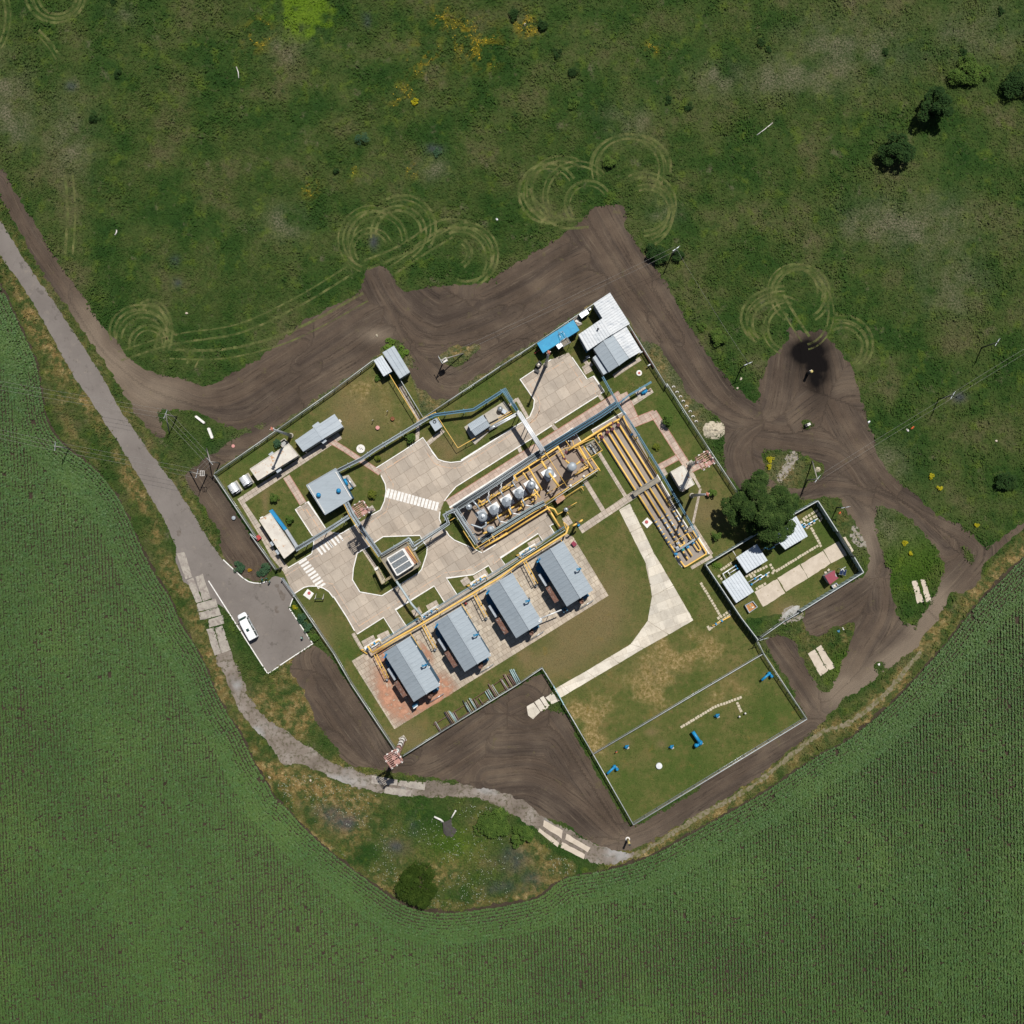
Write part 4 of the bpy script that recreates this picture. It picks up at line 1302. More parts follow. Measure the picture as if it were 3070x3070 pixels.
# kerbs, real upstands
kl = [PS('H', '655,300 760,400 880,510 950,555 1010,570 1090,575 1160,550'), PS('H', '485,545 1165,1612'), PS('H', '1172,1618 1305,1535'), PS('H', '1310,1525 1695,1272'), PS('H', '1685,1262 1420,862 1460,750'),
  PS('H', '1480,692 1590,622 1650,607 1740,607 1820,632 1880,672 1932,742 D: 0,1690 155,1932 I: 245,545'), PS('I', '275,582 580,388 702,580'),
  PS('H', '1405,397 1680,232 1702,140 1705,60'), PS('C', '1690,1765 1490,1457 1550,1420'), PS('C', '1600,1390 1635,1368 1840,1675'),
  PS('D', '0,950 40,965 90,965 215,890 310,830'), PS('D', '430,755 545,690 590,590 610,470 600,390 550,290'), PS('D', '495,205 820,0 A: 1035,1785 1135,1932 D: 1130,0 1210,105 1280,130 1360,142 1480,127 E: 320,700 1030,250'),
  PS('B', '300,1570 340,1545 385,1440 395,1350 360,1300 230,1112 400,1000'), PS('B', '500,935 590,880'), PS('B', '830,855 1005,1110 1080,1075 1200,1245'), PS('B', '1205,1250 1160,1275'), PS('B', '1130,1300 630,1617'), PS('B', '600,1643 410,1767 150,1930 E: 1000,530'),
  PS('E', '970,550 260,1000 180,1090 125,1165'), PS('E', '75,1290 65,1370 85,1420'), PS('D', '1305,935 1340,990 1400,1040 1560,1110 1720,1187'), PS('E', '575,1760 720,1670'),
  isl[0] + [isl[0][0]], PS('I', '845,495 718,300 1165,25 1287,215'), PS('D', '1430,1672 1308,1480 1620,1440 1795,1335 1842,1412'), PS('E', '825,1902 773,1825 1210,1543 1267,1630'), PS('E', '1400,1540 1345,1455 1395,1430'),
  PS('E', '195,1250 185,1243 1540,375 1610,320 1640,365'), PS('E', '1640,370 1720,500'), PS('F', '470,320 92,540 180,680 222,655 620,1285'), PS('F', '640,1310 e: 270,720 1010,1932'), PS('F', '470,330 490,350'), PS('e', '580,0 1170,910 1250,850 1720,1590'), PS('F', '850,1055 1010,1330')]
mb = MB()
for q, ln in enumerate(kl):
 L, R = strip_poly(ln, .20)
 for i in range(len(L) - 1):
  mb.prism([L[i], R[i], R[i + 1], L[i + 1]], .0, .15 + .0021 * (q % 7) + .0009 * (i % 2))
struct(mb.build('kerb', M_kerb, loc=(0, 0, 0)))

# paved paths: (material, width in metres, line)
paths = {'paved_path': (M_pave, [(1.45, PS('C', '2010,600 1470,955 862,1357 1110,1745 H: 1240,245 1385,420')), (.8, PS('A', '760,1165 985,1565 968,1825')), (.9, PS('A', '1275,1700 1090,1855')),
         (.75, PS('I', '225,575 350,790')), (1.1, PS('B', '1510,1400 1760,1235')), (1.3, PS('B', '1580,1290 1690,1215')), (.7, PS('B', '190,1330 320,1560')), (.6, PS('B', '100,1410 190,1340')),
         (.9, PS('B', '955,990 1060,925')), (.9, PS('B', '975,1035 1060,985')), (.8, PS('B', '970,885 1010,935')), (.8, PS('B', '1310,1075 1625,870')), (.8, PS('B', '600,1640 655,1700')), (.8, PS('B', '1145,1290 1185,1345')),
         (.75, PS('E', '985,545 1010,600')), (1.55, PS('F', '-40,1700 600,1275')), (.75, PS('F', '175,800 490,1315')), (.95, PS('F', '15,1125 235,1485')), (.55, PS('F', '1275,1080 1345,1205')), (.5, PS('F', '1352,1215 1265,1620')),
         (.9, PS('F', '905,980 955,1060')), (.7, PS('e', '1300,830 1790,1600')), (.7, PS('e', '1800,1640 1250,1960')), (.8, PS('D', '345,1140 490,1360')), (1.5, PS('I', '340,705 480,630')), (1.7, PS('I', '520,640 650,580')), (1.5, PS('I', '920,350 1010,300')), (1.5, PS('I', '1090,290 1210,225')),
         (1.5, PS('D', '1490,1545 1570,1490')), (1.7, PS('D', '1640,1500 1780,1410')), (1.6, PS('J', '720,340 850,270')), (1.5, PS('b', '1500,1700 1610,1880')), (1.6, PS('F', '1190,990 1260,1100'))]),
   'pink_path': (M_pink, [(1.0, PS('A', '-60,1810 D: 130,-10 540,265')), (1.45, PS('C', '1385,1075 1580,1390')), (1.9, PS('E', '170,1205 B: 1395,1290')), (2.3, PS('F', '440,120 590,450')), (1.85, PS('F', '560,460 825,355')), (1.55, PS('F', '800,330 1235,1010')), (1.2, PS('F', '1095,850 870,970')), (1.1, PS('F', '1240,1000 1390,930'))])}
for nm, (m_, lst) in paths.items():
 mb = MB(); ed = MB()
 for q, (w_, ln) in enumerate(lst):
  L, R = strip_poly(ln, w_)
  z = .029 + (.004 if nm == 'pink_path' else 0) + q * .0006
  for i in range(len(L) - 1):
   mb.add([(R[i].x, R[i].y, z), (R[i + 1].x, R[i + 1].y, z), (L[i + 1].x, L[i + 1].y, z), (L[i].x, L[i].y, z)], [(0, 1, 2, 3)])
  if nm == 'pink_path':
   for sd_ in (L, R):
    for i in range(len(sd_) - 1):
     ed.bar(sd_[i] + Vector((0, 0, .03)), sd_[i + 1] + Vector((0, 0, .03)), .13, .05 + q * .002)
 struct(mb.build(nm, m_, loc=(0, 0, 0)))
 if ed.v:
  struct(ed.build('path_edging', M_redline, loc=(0, 0, 0)))
rl = [PS('E', '125,1172 1932,22'), ]
strips('red_path_line', rl, .12, .0415, M_redline)

# cast slabs laid as roads and pads: real thickness
slab_list = {'slab_road': (M_slab, [PS('W', '1168,962 1188,950 1210,994 1189,1004'), PS('W', '1189.5,1005 1210.5,995 1232,1040 1218,1050 1222,1070'), PS('W', '1222.2,1071 1218.5,1050.5 1232.5,1041 1270,1104 1230,1125'), PS('W', '1230,1126 1270.5,1105 1308,1170 1262,1197 1222,1171'),
         PS('W', '1221.5,1172 1261,1197.5 1215,1223 1190,1215'), PS('W', '1189.5,1215.6 1214,1223.5 1168,1251 1152,1238'), PS('W', '1151.4,1238.4 1167.4,1251.4 1122,1278 1106,1266'), PS('W', '1105.4,1266.4 1121.4,1278.4 1075,1306 1060,1292'), PS('W', '1059.4,1292.4 1074.4,1306.4 1058,1316 1045,1301')]),
    'gate_slab': (M_slab, [PS('f', '1590,810 1690,755 1785,890 1680,995 1610,940'), PS('f', '1700,745 1770,700 1870,850 1790,885'), PS('f', '1780,690 1830,660 1920,800 1880,845'), PS('L', '80,435 130,400 175,455 125,480')]),
    'annex_slab': (M_slabw, [PS('G', s) for s in ('625,1640 885,1490 980,1655 725,1815', '890,1480 1150,1325 1245,1480 990,1640', '1160,1320 1420,1165 1510,1310 1250,1480', '1425,1155 1600,1050 1700,1215 1510,1310', '1655,1010 1680,1005 1775,1165 1755,1180')]),
    'old_slab': (M_slabg, [PS('H', s) for s in ('115,235 205,210 300,500 220,530', '235,540 310,510 410,780 340,800', '330,500 415,465 510,750 420,785', '350,810 570,750 595,850 360,900', '370,915 600,850 635,945 390,1000', '480,1000 650,940 665,1040 490,1090', '460,1110 545,1090 630,1390 555,1410', '555,1090 640,1060 740,1345 635,1385')] +
       [PS('K', s) for s in ('445,1060 740,1110 735,1180 440,1155', '760,1120 1065,1140 1055,1235 750,1180', '600,1190 910,1235 895,1310 590,1270')]),
    'broken_slab': (M_slabw, [PS('L', s) for s in ('70,1270 200,1340 190,1395 65,1310', '40,1325 175,1425 165,1455 30,1345', '225,1362 385,1458 370,1488 215,1402', '195,1420 350,1502 340,1535 185,1455')] +
        [PS('V', s) for s in ('640,515 680,490 760,620 715,650', '690,485 720,465 805,600 762,620', '1260,85 1290,80 1335,210 1295,220', '1315,75 1340,75 1380,200 1345,215')])}
for nm, (m_, lst) in slab_list.items():
 mb = MB()
 for q, pl in enumerate(lst):
  pts = []
  rr = random.Random(q + len(nm))
  for i in range(len(pl)):
   a, b = pl[i], pl[(i + 1) % len(pl)]
   n_ = max(1, int((b - a).length / .8))
   for k in range(n_):
    p = a.lerp(b, k / n_)
    j = .03 if nm in ('slab_road', 'gate_slab') else .07
    pts.append(p + Vector((rr.uniform(-j, j), rr.uniform(-j, j), 0)))
  mb.prism(pts, .0, .05 + .002 * (q % 5) + .001 * q)
 struct(mb.build(nm, m_, loc=(0, 0, 0)))

sheet('slab_bed', [PS('W', '1169,963 1187,952 1231,1040 1306,1169 1214,1221 1058,1314 1047,1301 1190,1216 1223,1170 1231,1124 1219,1070 1217,1050')], .0215, mat('slab_bed', (.42, .37, .30)))
# stepping stones
def stones(lines, w_, step, z=.05):
 mb = MB()
 for ln in lines:
  for i in range(len(ln) - 1):
   a, b = ln[i], ln[i + 1]
   n_ = max(1, int((b - a).length / step))
   ang = math.atan2(b.y - a.y, b.x - a.x)
   for k in range(n_):
    p = a.lerp(b, (k + .5) / n_)
    mb.box((p.x + random.uniform(-.04, .04), p.y + random.uniform(-.04, .04), 0), step * .84, w_ * random.uniform(.85, 1), z + random.uniform(-.008, .008), ang + random.uniform(-.09, .09))
 return mb
sl = [PS('G', '520,1460 780,1340'), PS('G', '570,1470 640,1440'), PS('G', '800,1310 860,1410'), PS('G', '870,1405 1365,1100'), PS('G', '1400,1120 1280,890'), PS('G', '1180,805 1340,700'), PS('G', '1340,690 1410,800'), PS('G', '1150,840 1230,800'), PS('G', '1225,825 1300,780'), PS('G', '1300,780 1390,730'), PS('G', '1230,890 1330,830'), PS('G', '1215,910 1250,880'),
  PS('G', '640,1610 760,1540'), PS('G', '680,1590 720,1560'), PS('G', '230,1390 370,1300'), PS('G', '800,1440 760,1470'), PS('G', '1360,830 1410,795'), PS('G', '820,1440 850,1400'), PS('G', '200,1440 260,1500'),
  PS('G', '0,1530 240,1932'), PS('L', '1000,640 1230,500'), PS('L', '1230,500 1420,430'), PS('L', '1385,465 1415,535'), PS('V', '45,375 185,280'), PS('V', '40,350 60,380'), PS('V', '100,310 180,260')]
struct(stones(sl, .55, .58).build('stepping_stones', mat('stone_tile', (.50, .44, .34), (.42, .37, .28), 2, .9), loc=(0, 0, 0)))

# crossings and lane lines
mb = MB()
def stripe(t, cx, cy, dx, dy, wid, z=.030):
 a, b = P(t, cx - dx / 2, cy - dy / 2), P(t, cx + dx / 2, cy + dy / 2)
 L, R = strip_poly([a, b], wid)
 mb.add([(p.x, p.y, z) for p in (R[0], R[1], L[1], L[0])], [(0, 1, 2, 3)])
for i in range(15):
 u = i / 14
 stripe('D', 630 + 565 * u, 496 + 154 * u, -26, 104 - 6 * u, .56)
for i in range(7):
 stripe('H', 1770 + 40 * i, 197 - 27 * i, 66, 88, .46)
for i in range(9):
 stripe('H', 1575 + 27 * i, 318 + 35.5 * i, 88, -56, .48)
struct(mb.build('crossing_stripes', M_white, loc=(0, 0, 0)))
lanes = [PS('H', '1375,490 1550,380'), PS('H', '1640,310 1785,235'), PS('D', '60,1055 190,990'), PS('D', '390,865 610,715 655,560'), PS('D', '690,440 690,390 590,225 920,10'), PS('D', '1060,0 1165,150 1250,185 1350,205 1430,205 1500,185 E: 360,740 1040,310 1180,230 1230,120 B: 340,1620 440,1520 460,1400 440,1320 345,1170 490,1060 730,910'),
   PS('B', '800,930 980,1200 1070,1150 1085,1180'), PS('B', '1090,1190 1110,1225 1085,1250 1105,1280'), PS('H', '1800,560 1932,585'), PS('D', '0,1570 225,1932 I: 295,490 D: 480,1920 860,1690 1285,1420 1600,1375 1850,1215 E: 690,1900 1220,1465'),
   PS('C', '1550,1425 1590,1475 1615,1455 1780,1700 H: 1932,170')]
strips('lane_marking', lanes, .12, .030, M_orange)

# red iron dust round the first shed
def rust_attr(x, y):
 return dict(fade=np.clip(1.5 * (blob(x, y, 'I', 640, 1200, 22, 42, .45) + blob(x, y, 'I', 780, 1380, 26, 24) + blob(x, y, 'I', 1230, 1210, 24, 22) + .8 * blob(x, y, 'I', 1050, 1400, 38, 14, .5) + .8 * blob(x, y, 'I', 560, 810, 12, 14) + .6 * blob(x, y, 'I', 1080, 790, 8, 22, .4)), 0, 1))
m, nt, bs = _nodes('red_dust')
t = NT(nt)
a = t.noise(.7, 5, .7); c = t.noise(.22, 3, .6)
t.l(t.ramp(a, [(.3, (.38, .15, .08)), (.7, (.43, .25, .17))]), bs.inputs['Base Color'])
bs.inputs['Roughness'].default_value = .95
tr = t.n('ShaderNodeBsdfTransparent'); mx = t.n('ShaderNodeMixShader')
t.l(t.math('MULTIPLY', t.sstep(a, .30, .56), t.sstep(c, .3, .6, .5, 1.0)), _m := t.n('ShaderNodeMath').inputs[0]); _m.node.operation = 'MULTIPLY'; t.l(t.attr('fade'), _m.node.inputs[1]); t.l(_m.node.outputs[0], mx.inputs[0]); t.l(tr.outputs[0], mx.inputs[1]); t.l(bs.outputs[0], mx.inputs[2])
t.l(mx.outputs[0], nt.nodes['Material Output'].inputs['Surface'])
layer('red_dust_stain', [PS('I', '380,760 700,640 1000,640 1480,1210 720,1670 240,900')], None, .0335, m, res=.3, amp=.3, nscale=.8, attrf=rust_attr)
# buffed yellowish scrape of clay and white plaster near process area etc.
layer('oil_stain', [PS('H', '1250,580 1300,580 1320,650 1380,700 1370,760 1330,800 1300,720'), PS('H', '1250,860 1280,820 1310,980 1290,1000'), PS('H', '110,1675 A: 0,0') if False else PS('R', '1270,1680 1300,1640 1320,1680 1300,1720')], None, .0235, mat('oil_stain', (.115, .095, .08), (.15, .13, .115), 1.5, .8), res=.15, amp=1.2, blur=2)

# lawn blades, only where no paving lies
LX, LY = LAWN_XY
hard = np.zeros(LX.shape, bool)
for q_ in [yard, pad_pts, proc_pts, bed_pts] + [p_ for m_, l_ in slab_list.values() for p_ in l_]:
 hard |= pip(q_, LX, LY)
for q_ in isl:
 hard &= ~pip(q_, LX, LY)
for nm, (m_, lst) in paths.items():
 for w_, ln in lst:
  hard |= polydist([ln], LX, LY) < w_ / 2 + .12
hard |= polydist(sl, LX, LY) < .35
LX, LY = LX[~hard], LY[~hard]
n3 = len(LX)
C = np.repeat(np.stack([LX, LY, np.full(n3, .04)], 1), 3, 0)
C[:, :2] += RNG.normal(0, .12, (len(C), 2))
ll = np.repeat(.11 + .09 * RNG.random(n3) + .10 * np.clip((fbm(LX, LY, .5, 3, 213) - .55) * 5, 0, 1), 3)
o = leaves_mesh('lawn_grass', C, RNG.uniform(0, 6.28, len(C)), RNG.uniform(.1, .9, len(C)), ll, ll * .5, M_lawn, lawn_attr(C[:, 0], C[:, 1]), .2)
o['kind'] = 'stuff'; o['label'] = 'short mown grass of the station lawns'; o['category'] = 'grass'
# ================================================================ meadow grass
nogo = [field_poly] + lawn_polys + soil_polys + trk + [asph]
g = .5
ta = np.arange(-112, 112, g)
TX, TY = np.meshgrid(ta, ta, indexing='ij')
TX = (TX + RNG.uniform(-.45, .45, TX.shape) * g).ravel(); TY = (TY + RNG.uniform(-.45, .45, TY.shape) * g).ravel()
bad = np.zeros(TX.shape, bool)
isl = np.zeros(TX.shape, bool)
for q in soil_cut:
 isl |= pip(q, TX, TY)
for q in soil_polys:
 bad |= pip(q, TX, TY)
bad &= ~isl
for q in [field_poly] + lawn_polys + trk + [asph]:
 bad |= pip(q, TX, TY)
rd = polydist([r[::3] for r in rings], TX, TY)
for m_, l_ in slab_list.values():
 for q in l_:
  bad |= pip([c_ + (p - c_) * .97 for p in q for c_ in [sum((Vector(v) for v in q), Vector()) / len(q)]], TX, TY)
ga = gattr(TX, TY)
dens = .56 + 1.1 * (fbm(TX, TY, .12, 4, 201) - .45) - .45 * ga['brn']
keep = ~bad & (rd > .42) & (RNG.random(TX.shape) < dens)
keep &= polydist([path_e], TX, TY) > .7
TX, TY = TX[keep], TY[keep]
big = np.clip((fbm(TX, TY, .2, 4, 202) - .52) * 7, 0, 1)
NB = 6
N0 = len(TX)
sz = (.17 + .17 * RNG.random(N0) + .26 * big * RNG.random(N0)) * (1 - .35 * ga['brn'][keep]) * (1 - .3 * ga['dry'][keep])
C = np.repeat(np.stack([TX, TY, np.full(N0, .03)], 1), NB, 0)
szr = np.repeat(sz, NB)
C[:, :2] += RNG.normal(0, .30, (len(C), 2)) * szr[:, None] * 1.3
C[:, 2] += szr * RNG.uniform(0, .9, len(C))
ga = gattr(C[:, 0], C[:, 1])
o = leaves_mesh('wild_grass', C, RNG.uniform(0, 6.28, len(C)), RNG.uniform(.0, 1.0, len(C)), szr * RNG.uniform(.8, 1.4, len(C)), szr * RNG.uniform(.35, .6, len(C)), M_blade, ga, .25)
o['kind'] = 'stuff'; o['label'] = 'rough wild meadow grass and weeds'; o['category'] = 'grass'

# ================================================================ buildings
def metal_mat(name, c1, c2, panel=1.0, rot=0.0, rough=.45, metal=.25, wear=None, wearamt=.6, streak=.35):
 """coated sheet metal: panels of slightly different tone and streaks running down the slope"""
 if name in MATS:
  return MATS[name]
 m, nt, bs = _nodes(name)
 t = NT(nt)
 v = t.map(rot, (1, 1, 1))
 b = t.n('ShaderNodeTexBrick'); b.offset = .37
 b.inputs['Color1'].default_value = (*c1, 1); b.inputs['Color2'].default_value = (*c2, 1); b.inputs['Mortar'].default_value = (*[x * .8 for x in c1], 1)
 b.inputs['Scale'].default_value = 1; b.inputs['Mortar Size'].default_value = .012; b.inputs['Brick Width'].default_value = 5.5; b.inputs['Row Height'].default_value = panel
 t.l(v, b.inputs['Vector'])
 col = b.outputs['Color']
 st = t.noise(1.0, 4, .65, t.map(rot, (.3, 4.5, 1)))
 col = t.mix(streak, col, t.ramp(st, [(.3, .72), (.7, 1.12)]), 'MULTIPLY')
 f = t.noise(.45, 5, .65)
 col = t.mix(t.sstep(f, .5, .75, 0, .35), col, tuple(x * .72 for x in c1))
 if wear:
  w_ = t.noise(.9, 6, .7, t.map(rot, (.6, 1.4, 1)))
  col = t.mix(t.sstep(w_, wearamt, wearamt + .12, 0, .85), col, wear)
 t.l(col, bs.inputs['Base Color'])
 bs.inputs['Roughness'].default_value = rough
 bs.inputs['Metallic'].default_value = metal
 MATS[name] = m
 return m


RU, RV = -ANG, -ANG + math.pi / 2          # brick rows along / across the station axis
M_grey = metal_mat('grey_roof', (.265, .31, .35), (.28, .325, .365), 1.1, RU, .6, 0.0)
M_lgrey = metal_mat('pale_grey_roof', (.30, .345, .39), (.335, .38, .42), 1.1, RU, .6, 0.0)
M_zinc = metal_mat('zinc_roof', (.54, .56, .58), (.43, .46, .49), .95, RV, .6, .0, wear=(.31, .34, .38), wearamt=.54, streak=.5)
M_zinc2 = metal_mat('zinc_sheet', (.47, .515, .56), (.42, .465, .51), 1.0, RV, .5, .0, streak=.5)
M_wallb = mat('wall_blue', (.03, .115, .20), (.04, .14, .235), 1.0, .6, wear=(.10, .12, .14), wearamt=.68)
M_wallg = mat('wall_grey', (.36, .37, .38), (.30, .31, .32), 1.0, .8, wear=(.22, .2, .18), wearamt=.66)
M_wallw = mat('wall_cream', (.52, .48, .42), (.44, .41, .36), 1.0, .85, wear=(.28, .24, .2), wearamt=.64)
M_brick = mat('wall_brick', (.30, .20, .15), (.25, .17, .13), 2.0, .9, bump=.3)
M_blue = mat('blue_paint', (.012, .235, .47), (.015, .19, .40), 1.2, .45, wear=(.10, .20, .26), wearamt=.68)
M_dblue = mat('blue_steel', (.05, .17, .27), (.07, .21, .31), 1.5, .5, wear=(.22, .26, .28), wearamt=.60)
M_rust = mat('rust', (.20, .075, .035), (.13, .055, .03), 2.0, .9, wear=(.30, .13, .06), wearamt=.55, bump=.3)
M_rusty = mat('rust_brown', (.17, .085, .06), (.12, .065, .05), 1.6, .85, wear=(.24, .23, .22), wearamt=.55)
M_rustroof = mat('rust_stained_roof', (.60, .57, .51), (.52, .48, .43), .8, .8, wear=(.42, .25, .14), wearamt=.57)
M_dark = mat('dark_metal', (.035, .037, .04), (.055, .055, .056), 2, .6)
M_glass = mat('window_glass', (.02, .03, .04), (.03, .045, .06), 1, .08, spec=.6)
M_steel = mat('grey_steel', (.36, .40, .44), (.30, .33, .37), 1.5, .45, .4, wear=(.2, .19, .18), wearamt=.66)
M_conc = mat('concrete', (.42, .385, .33), (.36, .33, .285), 1.0, .9, wear=(.24, .21, .18), wearamt=.60, bump=.15)
M_galv = mat('galvanised', (.56, .59, .62), (.46, .50, .54), 2, .35, .6)
M_red = mat('red_paint', (.40, .06, .055), (.34, .05, .05), 2, .6)
M_maroon = metal_mat('maroon_roof', (.20, .022, .045), (.22, .028, .052), .4, RV, .5, .1)
M_orangep = mat('orange_paint', (.55, .10, .03), (.5, .09, .03), 2, .6)


def cen(q):
 return sum((Vector(p) for p in q), Vector()) / len(q)


def inset(q, d):
 """shrink a convex outline by d"""
 c = cen(q)
 out = []
 for p in q:
  v = Vector((p[0] - c.x, p[1] - c.y, 0))
  out.append(Vector((c.x, c.y, 0)) + v * max(.2, 1 - d * 1.3 / max(.1, v.length)))
 return out


def house(name, label, cat, t, s, h, roof='flat', m_roof=None, m_wall=None, over=.25, rise=.9, group=None, ridge=None, pitch=.45, swap=False, doors=(), wins=(), slope=0.0, base=None):
 """s: photo points A B C D of the eaves; gable: A-B is one end, C-D the other"""
 q = PS(t, s, h)
 c = cen(q)
 th = thing(name, label, cat, (c.x, c.y, 0), group)
 wq = inset(q, over)
 MB().prism([Vector((p.x, p.y, 0)) for p in wq], 0, h - .12).build('wall', m_wall or M_wallg, th)
 rb = MB()
 if roof == 'flat':
  rb.prism(q, h - .118, h + .14)
  r = rb.build('roof', m_roof, th)
  pb = MB()
  for i in range(4):
   pb.bar(q[i] + Vector((0, 0, .2)), q[(i + 1) % 4] + Vector((0, 0, .2)), .13, .12 + .004 * (i % 2))
  pb.build('parapet', m_roof, r)
 elif roof == 'ribbed':
  A, B, C_, D = [p.copy() for p in q]
  if swap:
   A, B, C_, D = B, C_, D, A
  C_.z += slope; D.z += slope
  rb.ribbed(A, B, C_, D, pitch, .06, .10)
  r = rb.build('roof', m_roof, th)
 elif roof == 'gable':
  A, B, C_, D = q
  if ridge:
   r1, r2 = PS(ridge[0], ridge[1], h + rise)
  else:
   r1, r2 = A.lerp(B, .5) + Vector((0, 0, rise)), D.lerp(C_, .5) + Vector((0, 0, rise))
  rb.ribbed(A, D, r2, r1, pitch, .03, .08)
  rb.ribbed(B, C_, r2, r1, pitch, .03, .08)
  r = rb.build('roof', m_roof, th)
  cb = MB(); d_ = (r2 - r1).normalized() * .06
  cb.bar(r1 - d_ + Vector((0, 0, .03)), r2 + d_ + Vector((0, 0, .03)), .34, .07)
  cb.build('ridge_cap', m_roof, r)
  for e0, e1, rr in ((wq[0], wq[1], r1), (wq[3], wq[2], r2)):
   gb = MB()
   v0, v1 = Vector((e0.x, e0.y, h - .13)), Vector((e1.x, e1.y, h - .13))
   tp = (v0 + v1) / 2; tp.z = h + rise - .16
   nin = (Vector((c.x, c.y, tp.z)) - tp); nin.z = 0; nin = nin.normalized() * .15
   gb.add([v0, v1, tp, v0 + nin, v1 + nin, tp + nin], [(0, 1, 2), (5, 4, 3), (0, 3, 4, 1), (1, 4, 5, 2), (2, 5, 3, 0)])
   gb.build('gable', m_wall or M_wallg, th)
 for lst, nm, mm, zz, hh, ww in ((doors, 'door', M_steel, 0, 2.05, .95), (wins, 'window', M_glass, 1.0, 1.1, 1.3)):
  for e, u in lst:
   a, b = wq[e], wq[(e + 1) % 4]
   p = Vector(a).lerp(Vector(b), u); p.z = zz
   ang = math.atan2(b.y - a.y, b.x - a.x)
   out = Vector((p.x - c.x, p.y - c.y, 0))
   nrm = Vector((-math.sin(ang), math.cos(ang), 0)); nrm = nrm if nrm.dot(out) > 0 else -nrm
   pp = p + nrm * .03
   d = MB().box(pp, ww, .06, hh, ang).build(nm, mm, th)
   if nm == 'window':
    fr = MB()
    for dx in (-1, 1):
     e_ = Vector((math.cos(ang), math.sin(ang), 0)) * dx * (ww / 2 + .05)
     fr.box(pp + e_, .1, .1, hh, ang)
    fr.box(pp - Vector((0, 0, .09)), ww + .2, .14, .09, ang)
    fr.box(pp + Vector((0, 0, hh)), ww + .2, .12, .09, ang)
    fr.build('frame', M_wallw, d)
   else:
    hd = Vector((math.cos(ang), math.sin(ang), 0)) * .38
    MB().box(pp + hd + nrm * .05 + Vector((0, 0, 1.0)), .12, .06, .05, ang).build('handle', M_dark, d)
 return th, q


def block(parent, name, t, s, h0, h1, m, hp=None):
 """a box part given by its top outline in the photo"""
 q = PS(t, s, h1)
 return MB().prism([Vector((p.x, p.y, 0)) for p in q], h0, h1).build(name, m, parent)


# ---- four compressor sheds: one built with parts, three copies -----------------
EH, RH = 6.2, 7.9
def shed_proto():
 th, q = house('compressor_shed', 'long gabled grey shed ringed by red dust, leftmost in the row of four', 'shed', 'I', '578,800 885,610 1235,1180 930,1370', EH, 'gable', M_grey, M_wallb, .35, RH - EH, 'gabled grey sheds in a row', ('I', '730,705 1078,1275'), .9,
     doors=((3, .5),), wins=((3, .25), (3, .75)))
 u = (q[3] - q[0]).normalized(); v = (q[1] - q[0]).normalized()
 L = (q[3] - q[0]).length
 def at(a, b, z=0):
  return Vector((q[0].x, q[0].y, 0)) + u * a + v * b + Vector((0, 0, z))
 # side lean-to with blue wall, pale duct top
 mb = MB(); mb.prism([at(.6, .3), at(L * .5, .3), at(L * .5, -1.45), at(2.1, -1.45)], 0, 2.2); mb.build('side_annex', M_wallb, th)
 mb = MB(); mb.prism([at(3.4, -1.0), at(6.2, -1.0), at(6.2, -1.6), at(3.4, -1.6)], 2.0, 3.3); mb.build('air_intake', M_steel, th)
 # rusty cooler box on legs
 mb = MB(); mb.prism([at(6.5, -.75), at(10.1, -.75), at(10.1, -1.75), at(6.5, -1.75)], 3.0, 4.3); cb = mb.build('cooler_box', M_rusty, th)
 mb = MB()
 for k in range(7):
  mb.bar(at(6.7 + k * .54, -.9, 4.33), at(6.7 + k * .54, -1.65, 4.33), .07, .06)
 mb.build('cover_rib', M_rusty, cb)
 for a, b in ((6.7, -.9), (6.7, -1.6), (9.9, -.9), (9.9, -1.6)):
  MB().box(at(a, b), .14, .14, 3.0, 0).build('leg', M_dark, th)
 # rusty exhaust silencer by the end wall
 e = at(L + 1.0, 3.1)
 mb = MB(); mb.lathe((e.x, e.y, 0), [(.50, 0), (.50, 3.6), (.42, 3.95), (.42, 4.4), (.30, 4.4), (.30, 4.0), (.001, 4.0)], 18); mb.build('exhaust_stack', M_rusty, th)
 mb = MB(); p = at(L + .6, 4.5); mb.box((p.x, p.y, .4), 1.3, .7, 2.2, math.atan2(v.y, v.x)); mb.build('equipment_cabinet', M_wallb, th)
 # guard rail of the end terrace
 mb = MB()
 for k in range(5):
  p = at(L + 2.3, 2.0 + k * .85)
  mb.tube([p, p + Vector((0, 0, 1.1))], .035, 6)
 mb.tube([at(L + 2.3, 2.0, 1.1), at(L + 2.3, 5.4, 1.1)], .05, 6); mb.tube([at(L + 2.3, 2.0, .6), at(L + 2.3, 5.4, .6)], .04, 6)
 mb.build('guard_rail', M_galv, th)
 # blue vent post at the eaves with a bent head
 p = at(6.6, 6.45)
 mb = MB(); mb.tube([p, p + Vector((0, 0, 8.2)), p + Vector((-.25, -.05, 8.6)), p + Vector((-.7, -.1, 8.65))], .13, 8); mb.build('vent_pipe', M_blue, th)
 mb = MB(); mb.box(p + Vector((-.75, -.1, 8.5)), .35, .5, .4, .3); mb.build('vent_head', M_dblue, th)
 mb = MB(); mb.bar(p + Vector((0, 0, 7)), at(6.2, 5.6, 6.0), .12, .12); mb.build('bracket', M_blue, th)
 # blue post and bracket at the upper corner
 p = at(.9, -.35)
 mb = MB(); mb.tube([p, p + Vector((0, 0, 6.6))], .14, 8); mb.bar(p + Vector((.1, .1, 6.2)), p + Vector((.55, .75, 6.7)), .3, .22); mb.build('stand_pipe', M_blue, th)
 # wall lamps
 for a in (2.5, 7.5, 11.5):
  mb = MB(); k_ = at(a, -.05, 4.6) if False else at(a, 6.25, 4.7); mb.box(k_, .25, .25, .2, 0); mb.build('wall_lamp', M_white, th)
 return th, q


